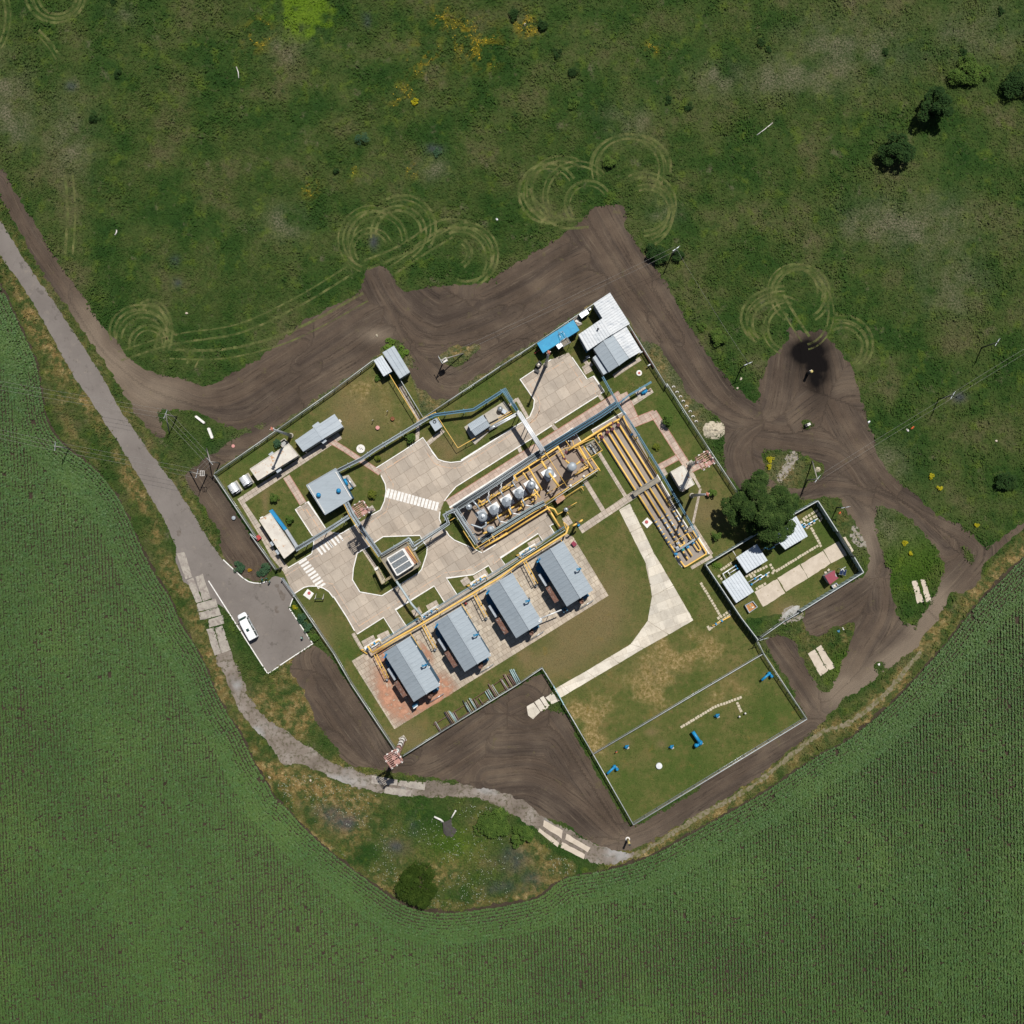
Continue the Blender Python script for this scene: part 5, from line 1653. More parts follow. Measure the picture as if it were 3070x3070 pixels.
shed, q0 = shed_proto()
ref = P('I', 578, 800, EH)
for (t_, x, y), lb in zip([('I', 1168, 452), ('J', 218, 835), ('J', 805, 468)], [
  'second gabled grey shed from the dusty one, without a roof patch', 'third gabled grey shed in the row, small white patch at its roof edge', 'gabled grey shed at the right end of the row, nearest the red bench']):
 p = P(t_, x, y, EH)
 copy_tree(shed, Vector((shed.location.x + p.x - ref.x, shed.location.y + p.y - ref.y, 0)), lb)

# ---- north cluster -------------------------------------------------------------
house('storage_shed', 'tall shed with bright zinc sheets at the top corner of the site', 'shed', 'B', '1075,235 1270,105 1500,465 1298,592', 3.9, 'ribbed', M_zinc, M_wallg, .15, pitch=.55, swap=True, slope=.35, doors=((3, .3),))
house('storage_shed', 'narrow zinc roofed shed beside the brown pipe and fence', 'shed', 'B', '1300,590 1455,492 1632,785 1492,868', 3.5, 'ribbed', M_zinc, M_wallg, .15, pitch=.6, swap=True, slope=.2, doors=((2, .5),))
th_, q_ = house('workshop', 'square zinc roofed workshop with dark blue wall and roof vent', 'shed', 'B', '903,592 1183,402 1297,588 1008,783', 4.4, 'ribbed', M_zinc, M_wallb, .15, pitch=.62, swap=False, slope=.3, doors=((3, .35),), wins=((3, .7),))
p = P('B', 1130, 530, 4.7); MB().lathe((p.x, p.y, 4.55), [(.12, 0), (.12, .6), (.22, .62), (.02, .85)], 10).build('roof_vent', M_dark, th_)
th_, q_ = house('garage', 'low grey gabled garage joined to the zinc sheds', 'garage', 'B', '1078,755 1310,590 1490,868 1258,1028', 3.6, 'gable', M_grey, M_wallg, .2, .8, None, ('B', '1197,658 1380,945'), .8, doors=((2, .3), (2, .7)))
block(th_, 'lean_to', 'B', '1072,858 1116,822 1256,1020 1196,1056', 0, 2.9, M_lgrey)

# ---- pair of sheds on the north fence -----------------------------------------
house('meter_shed', 'plain grey shed outside the upper fence with tall weeds around', 'shed', 'A', '565,800 700,720 888,1028 768,1105', 3.3, 'ribbed', M_lgrey, M_wallg, .2, pitch=.9, swap=False, slope=.3, doors=((2, .5),))
house('meter_shed', 'small white ribbed shed beside the plain grey shed', 'shed', 'A', '463,890 562,832 680,1018 580,1078', 2.9, 'ribbed', M_zinc2, M_wallb, .15, pitch=.5, swap=False, slope=.2, doors=((2, .6),))
th_, q_ = house('kiosk', 'small grey kiosk with a coiled black hose on its roof', 'kiosk', 'A', '1113,1605 1196,1560 1258,1656 1180,1710', 2.5, 'flat', M_lgrey, M_wallg, .12, doors=((2, .5),))
c = P('A', 1172, 1598, 2.75)
mb = MB()
mb.tube([c + Vector((.3 * math.cos(a) * (1 + .2 * math.sin(a * .37)), .3 * math.sin(a), .02 * a)) for a in np.linspace(0, 15, 50)], .035, 5)
tag(mb.build('hose_coil', M_dark), 'black hose lying coiled on the grey kiosk roof', 'hose')

# ---- skid hut ------------------------------------------------------------------
th_, q_ = house('pump_hut', 'small gabled grey hut on the concrete skid near the white pipes', 'hut', 'E', '392,282 482,412 658,295 570,170', 2.9, 'gable', M_lgrey, M_wallb, .12, .5, None, ('E', '430,345 612,228'), .35, doors=((0, .5),))
sk = thing('pump_skid', 'concrete skid with silver separator and yellow piping beside the gabled hut', 'machinery', P('E', 680, 270))
MB().prism(PS('E', '355,310 820,10 900,130 480,515 450,480'), .02, .32).build('base', M_conc, sk)
block(sk, 'equipment_box', 'E', '585,160 690,95 750,205 640,262', .3, 1.3, M_conc)
p = P('E', 770, 95, 2.2)
MB().lathe((p.x, p.y, .3), [(.55, 0), (.55, 1.5), (.3, 1.9), (.05, 2.0)], 16).build('separator', M_galv, sk)
p = P('E', 815, 130, 1); MB().box((p.x, p.y, .3), 1.0, .8, .9, -ANG).build('motor', M_steel, sk)
p = P('E', 690, 310, 1); MB().tube([p + Vector((-.9, -.55, 0)), p + Vector((.9, .55, 0))], .35, 12).build('filter_drum', M_galv, sk)
mb = MB()
for k, (a, b, z) in enumerate((('640,265', '930,110', .9), ('655,290', '940,130', 1.1), ('480,440', '660,330', .8), ('600,340', '650,350', .7))):
 mb.tube(PS('E', a + ' ' + b, z), .07, 6)
mb.tube(PS('E', '600,360 640,320 650,355 690,330', .9), .08, 6)
mb.build('pipework', None or mat('gas_yellow', (.78, .50, .13), (.72, .45, .11), 1.3, .45, wear=(.46, .28, .10), wearamt=.58), sk)
M_yel = MATS['gas_yellow']

# ---- office row on the west ----------------------------------------------------
th_, q_ = house('office_block', 'long pale grey office block with side canopies along the upper fence', 'building', 'n', '884,1321 1003,1241 1029,1279 909,1354', 3.3, 'gable', M_lgrey, M_wallg, .2, .35, None, None, 1.0, doors=((3, .35), (3, .62)), wins=((3, .12), (3, .48), (3, .85)))
block(th_, 'canopy', 'C', '1683,490 1753,440 1775,465 1700,515', 2.5, 2.65, M_lgrey)
block(th_, 'canopy', 'C', '1775,660 1828,630 1855,665 1810,698', 2.5, 2.66, M_lgrey)
block(th_, 'air_conditioner', 'A', '58,1580 72,1570 95,1600 82,1612', 1.6, 2.4, M_white)
th_, q_ = house('switch_room', 'flat roofed cream building with rust stains near the lamp mast', 'building', 'C', '968,990 1415,697 1522,832 1058,1120', 3.2, 'flat', M_rustroof, M_wallw, .15, doors=((2, .55),), wins=((2, .2), (2, .8)))
block(th_, 'canopy', 'C', '1252,995 1308,965 1332,1002 1280,1038', 2.5, 2.65, M_lgrey)
block(th_, 'porch', 'C', '1175,820 1222,785 1245,810 1200,840', 2.4, 2.55, M_lgrey)
st_ = thing('rubbish_trough', 'open white framed trough behind the rust-stained cream building', 'container', P('C', 1360, 690))
MB().prism(PS('C', '1325,690 1378,655 1405,695 1345,735'), .05, .12).build('floor', M_wallg, st_)
mb = MB(); tq = PS('C', '1310,685 1370,640 1420,695 1350,740')
for i in range(4):
 mb.bar(tq[i] + Vector((0, 0, .45)), tq[(i + 1) % 4] + Vector((0, 0, .45)), .1, .9 + .004 * (i % 2))
mb.build('side_panel', M_wallw, st_)
th_, q_ = house('control_building', 'square blue-grey flat roofed building with two blue roof vents', 'building', 'n', '919,1455 1007,1404 1056,1494 975,1543', 4.2, 'flat', M_grey, M_wallb, .12, doors=((2, .4),), wins=((2, .2), (3, .5)))
for x, y in ((956, 1484), (1016, 1471)):
 p = P('n', x, y, 4.5)
 v_ = MB().lathe((p.x, p.y, 4.3), [(.2, 0), (.2, .55), (.48, .58), (.48, .75), (.3, .95), (.02, 1.0)], 14).build('roof_vent', M_blue, th_)
mb = MB(); mb.bar(P('D', 25, 252, 4.45), P('D', 205, 553, 4.45), .16, .2); mb.bar(P('C', 1640, 1180, 4.45), P('C', 1830, 1500, 4.45), .14, .2); mb.build('edge_trim', M_white, th_)
pl = thing('cooling_pump', 'blue and white pump set on a pad behind the square blue-grey building', 'pump', P('D', 175, 380))
MB().prism(PS('D', '85,310 175,285 265,415 175,450'), .02, .15).build('base', M_conc, pl)
MB().tube(PS('D', '125,330 160,400', .8), .3, 10).build('pump_body', M_blue, pl)
MB().tube(PS('D', '150,310 235,430', .7), .16, 8).build('pipe', M_galv, pl)
mb = MB()
for x, y in ((130, 370), (155, 420), (210, 440)):
 mb.box(P('D', x, y, .15), .4, .35, .8, .4)
mb.build('motor', M_dblue, pl)
th_, q_ = house('gatehouse', 'gatehouse with rust-stained roof and bright blue edge by the gate', 'building', 'n', '778,1559 811,1538 884,1648 853,1674', 3.3, 'flat', M_rustroof, M_wallw, .1, doors=((3, .35), (3, .65)), wins=((3, .15), (3, .5)))
block(th_, 'blue_fascia', 'C', '1183,1475 1222,1455 1390,1680 1360,1700', 2.9, 3.55, M_blue)
block(th_, 'white_fascia', 'C', '1366,1702 1395,1682 1520,1878 1490,1900', 2.9, 3.55, M_galv)
block(th_, 'canopy', 'H', '1190,105 1228,78 1258,118 1222,145', 2.4, 2.55, M_lgrey)
block(th_, 'canopy', 'H', '1252,200 1290,175 1318,220 1285,245', 2.4, 2.55, M_lgrey)
block(th_, 'air_conditioner', 'C', '1078,1552 1112,1536 1118,1552 1085,1568', 1.9, 2.7, M_white)

# ---- rusty cube, annex shelters --------------------------------------------------
th_, q_ = house('pump_house', 'square building with rust-streaked flat roof beside the floodlight tower', 'building', 'F', '1008,1022 1158,940 1280,1165 1140,1250', 3.4, 'flat', M_rustroof, M_wallg, .08, doors=((3, .6),))
for s_, lb, sl_ in (('410,1242 652,1085 776,1275 530,1425', 'white ribbed shelter half shaded by the largest tree', .25), ('250,1525 452,1390 616,1636 410,1768', 'white ribbed shelter in the annex corner next to the sand crate', .25),
     ('808,955 1110,762 1240,995 977,1150', 'long white ribbed shelter under the tree crown in the annex', .25)):
 q = PS('G', s_, 2.7)
 th_ = thing('metering_shelter', lb, 'shelter', (cen(q).x, cen(q).y, 0), 'white ribbed shelters in the annex')
 mb = MB(); A, B, C_, D = q; mb.ribbed(A, B, C_ + Vector((0, 0, sl_)), D + Vector((0, 0, sl_)), .62, .07, .09); mb.build('roof', M_zinc2, th_)
 wq = inset(q, .35)
 MB().prism(inset(q, .9), 0, 2.3).build('enclosure', M_wallb, th_)
 for p in wq:
  MB().box((p.x, p.y, 0), .12, .12, 2.62, -ANG).build('post', M_steel, th_)
q = PS('G', '1440,1455 1556,1388 1602,1478 1500,1556', 2.6)
th_ = thing('guard_booth', 'dark red roofed booth beside the solar panels', 'booth', (cen(q).x, cen(q).y, 0))
MB().prism(inset(q, .15), 0, 2.45).build('wall', M_wallg, th_)
mb = MB(); mb.slab(PS('G', '1440,1455 1556,1388 1564,1458 1602,1478 1500,1556', 2.62), .14); mb.build('roof', M_maroon, th_)
MB().box(inset(q, .15)[2].lerp(inset(q, .15)[3], .5) + Vector((.03, -.04, .05)), .9, .08, 2.0, ANG).build('door', M_steel, th_)
# ================================================================ process plant
M_silver = mat('silver_cladding', (.34, .375, .41), (.30, .335, .37), 1.2, .35, .35, wear=(.26, .27, .28), wearamt=.66)
M_silver2 = mat('silver_paint', (.31, .345, .38), (.275, .31, .345), 1.0, .45, .1)
M_wpipe = mat('white_pipe', (.72, .73, .74), (.62, .64, .66), 1.3, .4, .2)
M_tray = mat('cable_tray_grey', (.37, .42, .45), (.31, .36, .39), 1.4, .45, .3, wear=(.22, .22, .21), wearamt=.64)
M_trayb = mat('cable_tray_blue', (.08, .20, .30), (.10, .24, .34), 1.0, .5, wear=(.20, .27, .31), wearamt=.58)
M_cable = mat('cable_black', (.03, .03, .032), (.05, .05, .05), 1.5, .7)
M_valve = mat('valve_red', (.20, .065, .075), (.15, .05, .06), 2.0, .6)
M_grate = mat('walkway_grating', (.26, .235, .19), (.21, .19, .155), 2.5, .8, wear=(.36, .30, .22), wearamt=.60)


def piperun(name, label, cat, lines, posts=(), valves=(), group=None, extra=None):
 """lines: (points, radius, material[, part name]); posts: (line index, spacing); valves: (point, size)"""
 p0 = lines[0][0][0]
 th = thing(name, label, cat, (p0.x, p0.y, 0), group)
 for ln in lines:
  pts, r, m_ = ln[0], ln[1], ln[2]
  MB().tube(pts, r, 10 if r > .08 else 6).build(ln[3] if len(ln) > 3 else 'pipe', m_, th)
 for li, sp in posts:
  pts, r = lines[li][0], lines[li][1]
  for a, b in zip(pts[:-1], pts[1:]):
   L = Vector((b.x - a.x, b.y - a.y, 0)).length
   n_ = int(L / sp)
   for k in range(n_):
    p = a.lerp(b, (k + .5) / n_)
    if p.z > .35:
     MB().box((p.x, p.y, 0), .1, .1, max(.05, p.z - r), -ANG).build('support', M_dark, th)
 for v in valves:
  p, s_ = v[0], v[1]
  mb = MB(); mb.ball(p, s_ * .55, 10); mb.tube([p, p + Vector((0, 0, s_ * 1.3))], s_ * .16, 8)
  mb.tube([p + Vector((math.cos(a) * s_ * .62, math.sin(a) * s_ * .62, s_ * 1.3)) for a in np.linspace(0, 6.283, 13)], s_ * .1, 5, cap=False)
  mb.bar(p + Vector((-s_ * .6, 0, s_ * 1.3)), p + Vector((s_ * .6, 0, s_ * 1.3)), s_ * .12, s_ * .1)
  mb.build('valve', v[2] if len(v) > 2 else M_valve, th)
 return th


def tray(name, label, pts, width, m_, sp=5.0, cables=3, group=None, pipes=(), post_m=None, rungs=1.2, arms=True):
 """open ladder rack on posts"""
 th = thing(name, label, 'cable rack', (pts[0].x, pts[0].y, 0), group)
 L, R = strip_poly(pts, width)
 for S_ in (L, R):
  mb = MB()
  for i in range(len(pts) - 1):
   a, b = S_[i].copy(), S_[i + 1].copy(); a.z, b.z = pts[i].z, pts[i + 1].z
   mb.bar(a, b, .09, .16 + .003 * i)
  mb.build('side_rail', m_, th)
 if width > .45:
  mb = MB()
  for i in range(len(pts) - 1):
   mb.bar(pts[i] - Vector((0, 0, .085)), pts[i + 1] - Vector((0, 0, .085)), width * .92, .03 + .002 * i)
  mb.build('tray_floor', M_dark if width > .9 else m_, th)
 for j in range(cables):
  u = (j + .5) / cables
  cp = []
  for i in range(len(pts)):
   p = L[i].lerp(R[i], .12 + .76 * u); p.z = pts[i].z + .03
   cp.append(p)
  MB().tube(cp, min(.11, width * .26 / max(1, cables)), 6).build('cable', M_cable if j % 3 == 1 else m_, th)
 for off, r, mm, dz in pipes:
  cp = []
  for i in range(len(pts)):
   d = (R[i] - L[i]).normalized() if (R[i] - L[i]).length > 0 else Vector((1, 0, 0))
   p = L[i].lerp(R[i], .5) + d * off; p.z = pts[i].z + dz
   cp.append(p)
  MB().tube(cp, r, 8).build('pipe', mm, th)
 tot = 0
 for i in range(len(pts) - 1):
  a, b = pts[i], pts[i + 1]
  d = Vector((b.x - a.x, b.y - a.y, 0)); LL = d.length; d.normalize(); nrm = Vector((-d.y, d.x, 0))
  n_ = max(1, round(LL / sp))
  for k in range(n_):
   p = a.lerp(b, (k + .5) / n_)
   MB().box((p.x, p.y, 0), .13, .13, p.z - .09, math.atan2(d.y, d.x)).build('post', post_m or M_dark, th)
   if arms:
    MB().bar(p - nrm * (width / 2 + .25) - Vector((0, 0, .13)), p + nrm * (width / 2 + .25) - Vector((0, 0, .13)), .1, .08).build('cross_arm', post_m or m_, th)
 return th


def vessel(label, t, x, y, r, h, kind='cone', pad=None, pipes=(), m_=None, lugs=3, group='silver vessels on square pads', legs=False, name='separator_vessel'):
 c = P(t, x, y, h); base = Vector((c.x, c.y, 0))
 th = thing(name, label, 'vessel', base, group)
 m_ = m_ or M_silver2
 if pad:
  MB().prism(PS(pad[0], pad[1], .25), .03, .25).build('base', M_wpipe if len(pad) < 3 else pad[2], th)
 z0 = .9 if legs else .25
 prof = [(r, z0), (r, h - r * .35)]
 if kind == 'cone':
  MB().lathe(base, prof, 28).build('shell', m_, th)
  MB().lathe(base, [(r * 1.06, h - r * .38), (r * 1.06, h - r * .30), (.12, h + r * .10), (.12, h + r * .16), (.01, h + r * .17)], 28, smooth=False).build('cone_roof', M_silver, th)
 elif kind == 'dome':
  MB().lathe(base, prof, 28).build('shell', m_, th)
  MB().lathe(base, [(r * 1.02 * math.cos(a), h - r * .36 + r * .55 * math.sin(a)) for a in np.linspace(0, 1.45, 9)] + [(r * .3, h + .22), (r * .3, h + .36), (.01, h + .38)], 28).build('dome', M_silver, th)
 else:
  MB().lathe(base, prof + [(r * 1.14, h - r * .34), (r * 1.14, h - r * .22), (r * .95, h - r * .05), (r * .5, h + r * .12), (.02, h + r * .16)], 24).build('shell', m_, th)
  MB().lathe(base, [(r * 1.12, h * .45), (r * 1.12, h * .45 + .12)], 24).build('stiffening_ring', M_silver, th)
 for k in range(lugs):
  a = 2 * math.pi * k / 3 + .35
  p = base + Vector((math.cos(a) * r * .72, math.sin(a) * r * .72, h - r * .2))
  MB().box(p, .30, .06, .16, a).build('lifting_lug', M_dark, th)
 if legs:
  for k in range(4):
   a = math.pi / 4 + k * math.pi / 2
   MB().box(base + Vector((math.cos(a) * r * .8, math.sin(a) * r * .8, 0)), .14, .14, 1.0, a).build('leg', M_steel, th)
 for pts, rr, mm in pipes:
  MB().tube(pts, rr, 10).build('pipe', mm, th)
 return th


# --- the row of five plus filters (tile a / b / E) -------------------------------
vessel('shiny domed vessel at the left end of the vessel row', 'a', 745, 850, .98, 5.2, 'dome', ('a', '780,650 930,905 715,1015 560,760', M_steel),
  [(PS('a', '800,955 830,990 820,1050 720,1105 500,1030 470,1035', 3.6) , .22, M_silver), (PS('a', '690,690 600,560 500,450', 3.0), .22, M_silver)], M_silver)
for i, (x, y, lb) in enumerate([(1010, 685, 'conical silver vessel right next to the shiny domed one'), (1300, 495, 'middle conical silver vessel, red extinguisher beside its pad'), (1595, 305, 'conical silver vessel next to the flat domed grey one')]):
 dx, dy = x - 1010, y - 685
 def q(s, h):
  return [P('a', float(w_.split(',')[0]) + dx, float(w_.split(',')[1]) + dy, h) for w_ in s.split()]
 vessel(lb, 'a', x, y, .95, 5.0, 'cone', ('n', ' '.join(f'{1350 + (a + dx) / 7.728:.2f},{1440 + (b + dy) / 7.728:.2f}' for a, b in ((1075, 490), (1210, 715), (985, 850), (850, 630)))),
   [(q('1070,785 1150,955', 3.2), .19, M_silver), (q('1150,955 1185,960 1320,985', 2.6), .13, M_wpipe), (q('950,570 850,400', 3.4), .17, M_silver), (q('850,400 900,340 880,300 910,250 870,270', 2.6), .10, M_wpipe), (q('1150,955', 3.2) + q('1150,955', .4), .15, M_steel)])
vessel('flat domed grey vessel with two yellow nozzles at the row end', 'b', 720, 955, .88, 5.0, 'dome', ('b', '740,795 890,1025 690,1155 530,930'), [(PS('b', '640,850 540,690 520,680', 4.2), .17, M_yel), (PS('b', '785,1060 920,1250', 4.2) , .19, M_yel)], lugs=3)
vessel('tall filter vessel with a long yellow pipe leaving its top', 'b', 1140, 690, .82, 5.8, 'flange', ('b', '1150,530 1305,750 1090,888 932,670'), [(PS('b', '1130,680 1350,980', 5.9), .24, M_yel), (PS('b', '1070,590 950,400', 4.6), .24, M_yel)], lugs=2)
vessel('tall flanged tower vessel nearest the yellow manifold', 'b', 1670, 530, .80, 8.0, 'flange', None, [(PS('b', '1620,490 1560,420', 6.4), .17, M_yel), (PS('b', '1720,505 1870,400', 6.4), .17, M_yel)], lugs=2)
vessel('grey capped vessel at the left corner behind the valves', 'a', 425, 615, .62, 6.0, 'dome', None, [(PS('a', '395,640 440,720', 4.6), .08, M_yel)], lugs=0, group='slim grey vessels')
vessel('grey vessel with a thick yellow elbow beside the silver pipe', 'a', 925, 1135, .60, 5.4, 'flange', None, [(PS('a', '915,1170 760,1235', 4.6), .20, M_yel), (PS('a', '950,1240 1015,1360', 2.4), .16, M_yel), (PS('a', '965,1060 1010,1090 1005,1120', 3.6), .10, M_wpipe)], lugs=0, group='slim grey vessels')
vessel('small white vessel on a round pad on the lawn', 'b', 1525, 1530, .45, 2.8, 'dome', None, [(PS('b', '1560,1480 1630,1440', 1.8), .08, M_valve), (PS('b', '1620,1445 1775,1358', 1.8), .07, M_yel), (PS('b', '1530,1560 1585,1630', 1.2), .06, M_yel), (PS('b', '1480,1560 1290,1660', 1.0), .08, M_yel)], M_wpipe, lugs=0, group='slim grey vessels')

# --- yellow headers ---------------------------------------------------------------
Y = M_yel
piperun('gas_pipe', 'thick yellow gas header along the upper side of the vessel row', 'pipe', [
 (PS('E', '970,935 932,870 1240,672 1440,540 1505,650', 2.6), .21, Y), (PS('E', '1505,650 1525,690 1590,760', 2.6), .17, Y), (PS('E', '1095,770 1250,1030', 2.7), .18, Y), (PS('E', '1250,1030', 2.7) + PS('E', '1235,1045', .5), .16, Y),
 (PS('E', '1290,600 1545,1000', 3.4), .07, Y), (PS('E', '640,1160 870,965 1525,555 1600,530', 3.0), .06, Y)],
 posts=((0, 3.2), (4, 4)), valves=((P('b', 1490, 350, 2.7), .42), (P('b', 1520, 200, 2.0), .42), (P('b', 1880, 385, 6.2), .40)))
piperun('gas_pipe', 'low yellow header with branch stubs behind the conical vessels', 'pipe', [
 (PS('a', '640,620 800,530 1080,330 1370,160 1500,80', .9), .17, Y)] + [(PS('a', f'{x},{y} {x + 20},{y - 60} {x + 60},{y - 80} {x + 100},{y - 60}', 1.1), .11, Y) for x, y in ((640, 560), (930, 400), (1220, 215))] +
 [(PS('a', f'{x},{y} {x + 110},{y - 70}', 1.5), .13, Y) for x, y in ((690, 520), (950, 410), (1240, 200))] + [(PS('a', '590,390 690,510', 2.2), .05, Y), (PS('a', '620,380 720,520 760,610', 2.2), .05, Y), (PS('a', '560,640 740,560', 1.2), .08, Y)],
 posts=((0, 2.4),), valves=((P('a', 735, 490, 1.1), .2, M_dark), (P('a', 985, 320, 1.1), .2, M_dark), (P('a', 1275, 130, 1.1), .2, M_dark)))
piperun('gas_pipe', 'yellow header with four bent loops in front of the conical vessels', 'pipe', [
 (PS('a', '830,1010 1050,880 1330,700 1640,500 1932,320', .8), .18, Y)] + [(PS('a', f'{1290 + dx},{720 + dy} {1345 + dx},{690 + dy} {1385 + dx},{740 + dy} {1375 + dx},{800 + dy} {1280 + dx},{865 + dy}', 1.2), .14, Y) for dx, dy in ((0, 0), (285, -190), (-1, 0))[:2]] +
 [(PS('b', f'{x},{y} {x + 60},{y - 30} {x + 100},{y + 15} {x + 90},{y + 80} {x - 20},{y + 150}', 1.2), .14, Y) for x, y in ((150, 1560), (425, 1400), (735, 1215))] + [(PS('b', '690,1250 880,1100', 1.0), .16, Y), (PS('a', '520,1230 550,1210', .8), .18, Y), (PS('a', '640,1370 690,1350', .8), .18, Y)],
 posts=((0, 2.4),), valves=((P('a', 1265, 870, 1.0), .22, M_dark), (P('a', 1555, 680, 1.0), .22, M_dark), (P('b', 690, 1360, 1.0), .22, M_dark), (P('b', 400, 1545, 1.0), .22, M_dark)))
piperun('gas_pipe', 'pair of thick yellow pipes along the lower edge of the plant', 'pipe', [
 (PS('a', '1270,1160 1500,1010 1932,740', 1.6) + PS('E', '1310,1205', 1.6), .22, Y), (PS('E', '590,1698 860,1540', 1.5), .20, Y), (PS('E', '850,1545 1300,1265 1345,1240 1400,1262 1440,1330', 1.5), .18, Y), (PS('E', '1300,1210 1475,1490', 1.5), .20, Y),
 (PS('E', '1355,1285 1480,1490', 1.5), .10, Y), (PS('E', '680,1650 850,1535', 1.3), .15, Y), (PS('E', '640,1660 650,1610', 1.2), .10, Y)],
 posts=((0, 3), (1, 2.5), (2, 3), (3, 2.5)), valves=((P('a', 1165, 1245, 1.5), .42), (P('E', 1345, 1290, 1.5), .4), (P('E', 1465, 1475, 1.5), .4)))
piperun('gas_pipe', 'thin yellow frame pipe round the left corner of the plant', 'pipe', [(PS('a', '300,1170 570,1590 860,1405 1300,1130', 2.7), .08, Y), (PS('a', '-20,945 100,870', 2.4), .06, Y)], posts=((0, 4),))
piperun('gas_pipe', 'yellow twin lines with white lamps along the lower right edge', 'pipe', [(PS('E', '1290,1190 1550,1020 1905,790', 2.6), .09, Y), (PS('E', '1300,1215 1560,1035 1905,808', 2.5), .10, M_wallw, 'tray'), (PS('E', '1310,1085 1560,925 1610,915', 2.2), .07, Y), (PS('E', '1430,1000', 5.6) + PS('E', '1440,1005', .6), .2, Y),
  (PS('b', '1490,1245 1870,1000 1930,1000', 1.4), .07, Y), (PS('b', '1430,1140 1500,1245', 1.4), .06, Y), (PS('b', '1870,1000 1932,1090', 1.4), .07, Y), (PS('E', '1905,790 1932,820', 2.6), .09, Y)], posts=((0, 3.5), (4, 3)), valves=((P('c', 840, 1585, 1.3), .2, M_blue),))
for k, (x, y) in enumerate(((1740, 880), (1587, 988))):
 p = P('E', x, y, 3.2)
 t_ = thing('area_lamp', ['round white lamp on the yellow twin lines, right one', 'round white lamp on the yellow twin lines, left one'][k], 'lamp', (p.x, p.y, 0), 'round white lamps')
 MB().lathe((p.x, p.y, 2.75), [(.05, 0), (.25, .1), (.30, .3), (.2, .45), (.02, .5)], 12).build('lamp_head', M_white, t_)
 MB().tube([(p.x, p.y, 0), (p.x, p.y, 2.8)], .05, 6).build('pole', M_dark, t_)
piperun('pipe_manifold', 'yellow frame with dark valves beside the long pipe bed', 'pipe', [
 (PS('c', '500,770 680,650 800,580 1500,130', 1.8), .23, Y), (PS('c', '720,650 960,1060 1060,1210', 1.8), .20, Y), (PS('c', '720,730 880,980', 1.9), .10, Y), (PS('c', '850,690 1190,1190 1220,1215', 1.8), .13, Y), (PS('c', '680,690 850,590 1080,490', 2.4), .07, Y), (PS('c', '840,1040 1290,765', 2.4), .07, Y),
 (PS('c', '1080,490 1280,760', 2.3), .06, Y), (PS('c', '650,1340 1020,1120', 1.0), .15, Y), (PS('c', '690,1280 960,1100', 1.3), .09, Y), (PS('c', '850,1050 920,1140', 1.6), .06, Y), (PS('c', '590,540 650,740 730,710', 1.7), .07, Y), (PS('c', '420,530 530,690', 2.4), .08, Y), (PS('c', '60,760 380,545 430,530', 2.4), .07, Y), (PS('c', '480,780 640,690', 1.0), .20, Y)],
 posts=((0, 3), (1, 2.5), (3, 3)), valves=((P('c', 435, 830, 1.6), .42), (P('c', 820, 1010, 6.0), .40)) + tuple((P('c', x, y, .9), .22, M_dark) for x, y in ((960, 690), (1000, 760), (1040, 660), (1110, 640), (1150, 600), (1170, 680), (1210, 740), (1090, 840), (1010, 850), (1110, 540), (730, 1330), (640, 1390), (850, 1230), (960, 1110))))
MB_ = MB(); MB_.prism(PS('c', '880,640 1120,510 1250,760 1010,880'), .04, .16)
pv = thing('valve_deck', 'small steel deck crowded with grey valve actuators', 'platform', cen(PS('c', '880,640 1120,510 1250,760 1010,880')))
MB_.build('deck', M_grate, pv)
for x, y, a in ((1020, 690, 1), (1060, 740, 1), (1150, 590, 0), (1180, 660, 0), (950, 760, 1), (1100, 810, 1), (1210, 720, 0)):
 p = P('c', x, y, .3)
 MB().bar(p + Vector((-.3, .4, .35)), p + Vector((.3, -.4, .35)), .22, .25).build('actuator', M_silver if a else M_dark, pv)
for k, (x, y) in enumerate(((500, 560), (555, 560), (60, 1610), (20, 1705))):
 p = P('c', x, y, 2.2)
 t_ = thing('gas_cylinder', ['white topped cylinder next to the upper tray, left of two', 'silver cylinder next to the upper tray, right of two', 'white capped post nearest the thick yellow elbow', 'white capped post nearest the rusty box'][k], 'cylinder', (p.x, p.y, 0), 'upright cylinders in the plant')
 MB().lathe((p.x, p.y, 0), [(.16, 0), (.16, 1.8), (.08, 2.0)], 12).build('body', M_silver, t_)
 MB().lathe((p.x, p.y, 2.0), [(.15, 0), (.15, .3), (.02, .36)], 12).build('cap', M_wpipe, t_)
rb_ = thing('rusty_enclosure', 'rust brown flat box with a blue cap at the plant edge', 'enclosure', cen(PS('b', '1245,1270 1415,1140 1510,1270 1325,1400', 2.2)) - Vector((0, 0, 2.2)))
MB().prism([Vector((p.x, p.y, 0)) for p in PS('b', '1245,1270 1415,1140 1510,1270 1325,1400', 2.2)], .03, 2.2).build('body', mat('rust_lid', (.36, .20, .14), (.42, .27, .19), 1.5, .85, wear=(.24, .10, .05), wearamt=.55), rb_)
p = P('b', 1285, 1300, 2.4); MB().lathe((p.x, p.y, 2.2), [(.14, 0), (.14, .25), (.02, .3)], 10).build('cap', M_blue, rb_)
ex = P('a', 1465, 570, .8); t_ = thing('fire_extinguisher', 'small red fire extinguisher between two conical vessels', 'extinguisher', (ex.x, ex.y, 0))
MB().lathe((ex.x, ex.y, .03), [(.16, 0), (.16, .6), (.06, .75), (.05, .85)], 10).build('body', M_red, t_)
MB().box((ex.x, ex.y, .86), .2, .06, .06, .4).build('handle', M_dark, t_)
p = P('I', 1533, 232, .8); t_ = thing('fire_extinguisher', 'red wheeled extinguisher on the apron between the sheds', 'extinguisher', (p.x, p.y, 0))
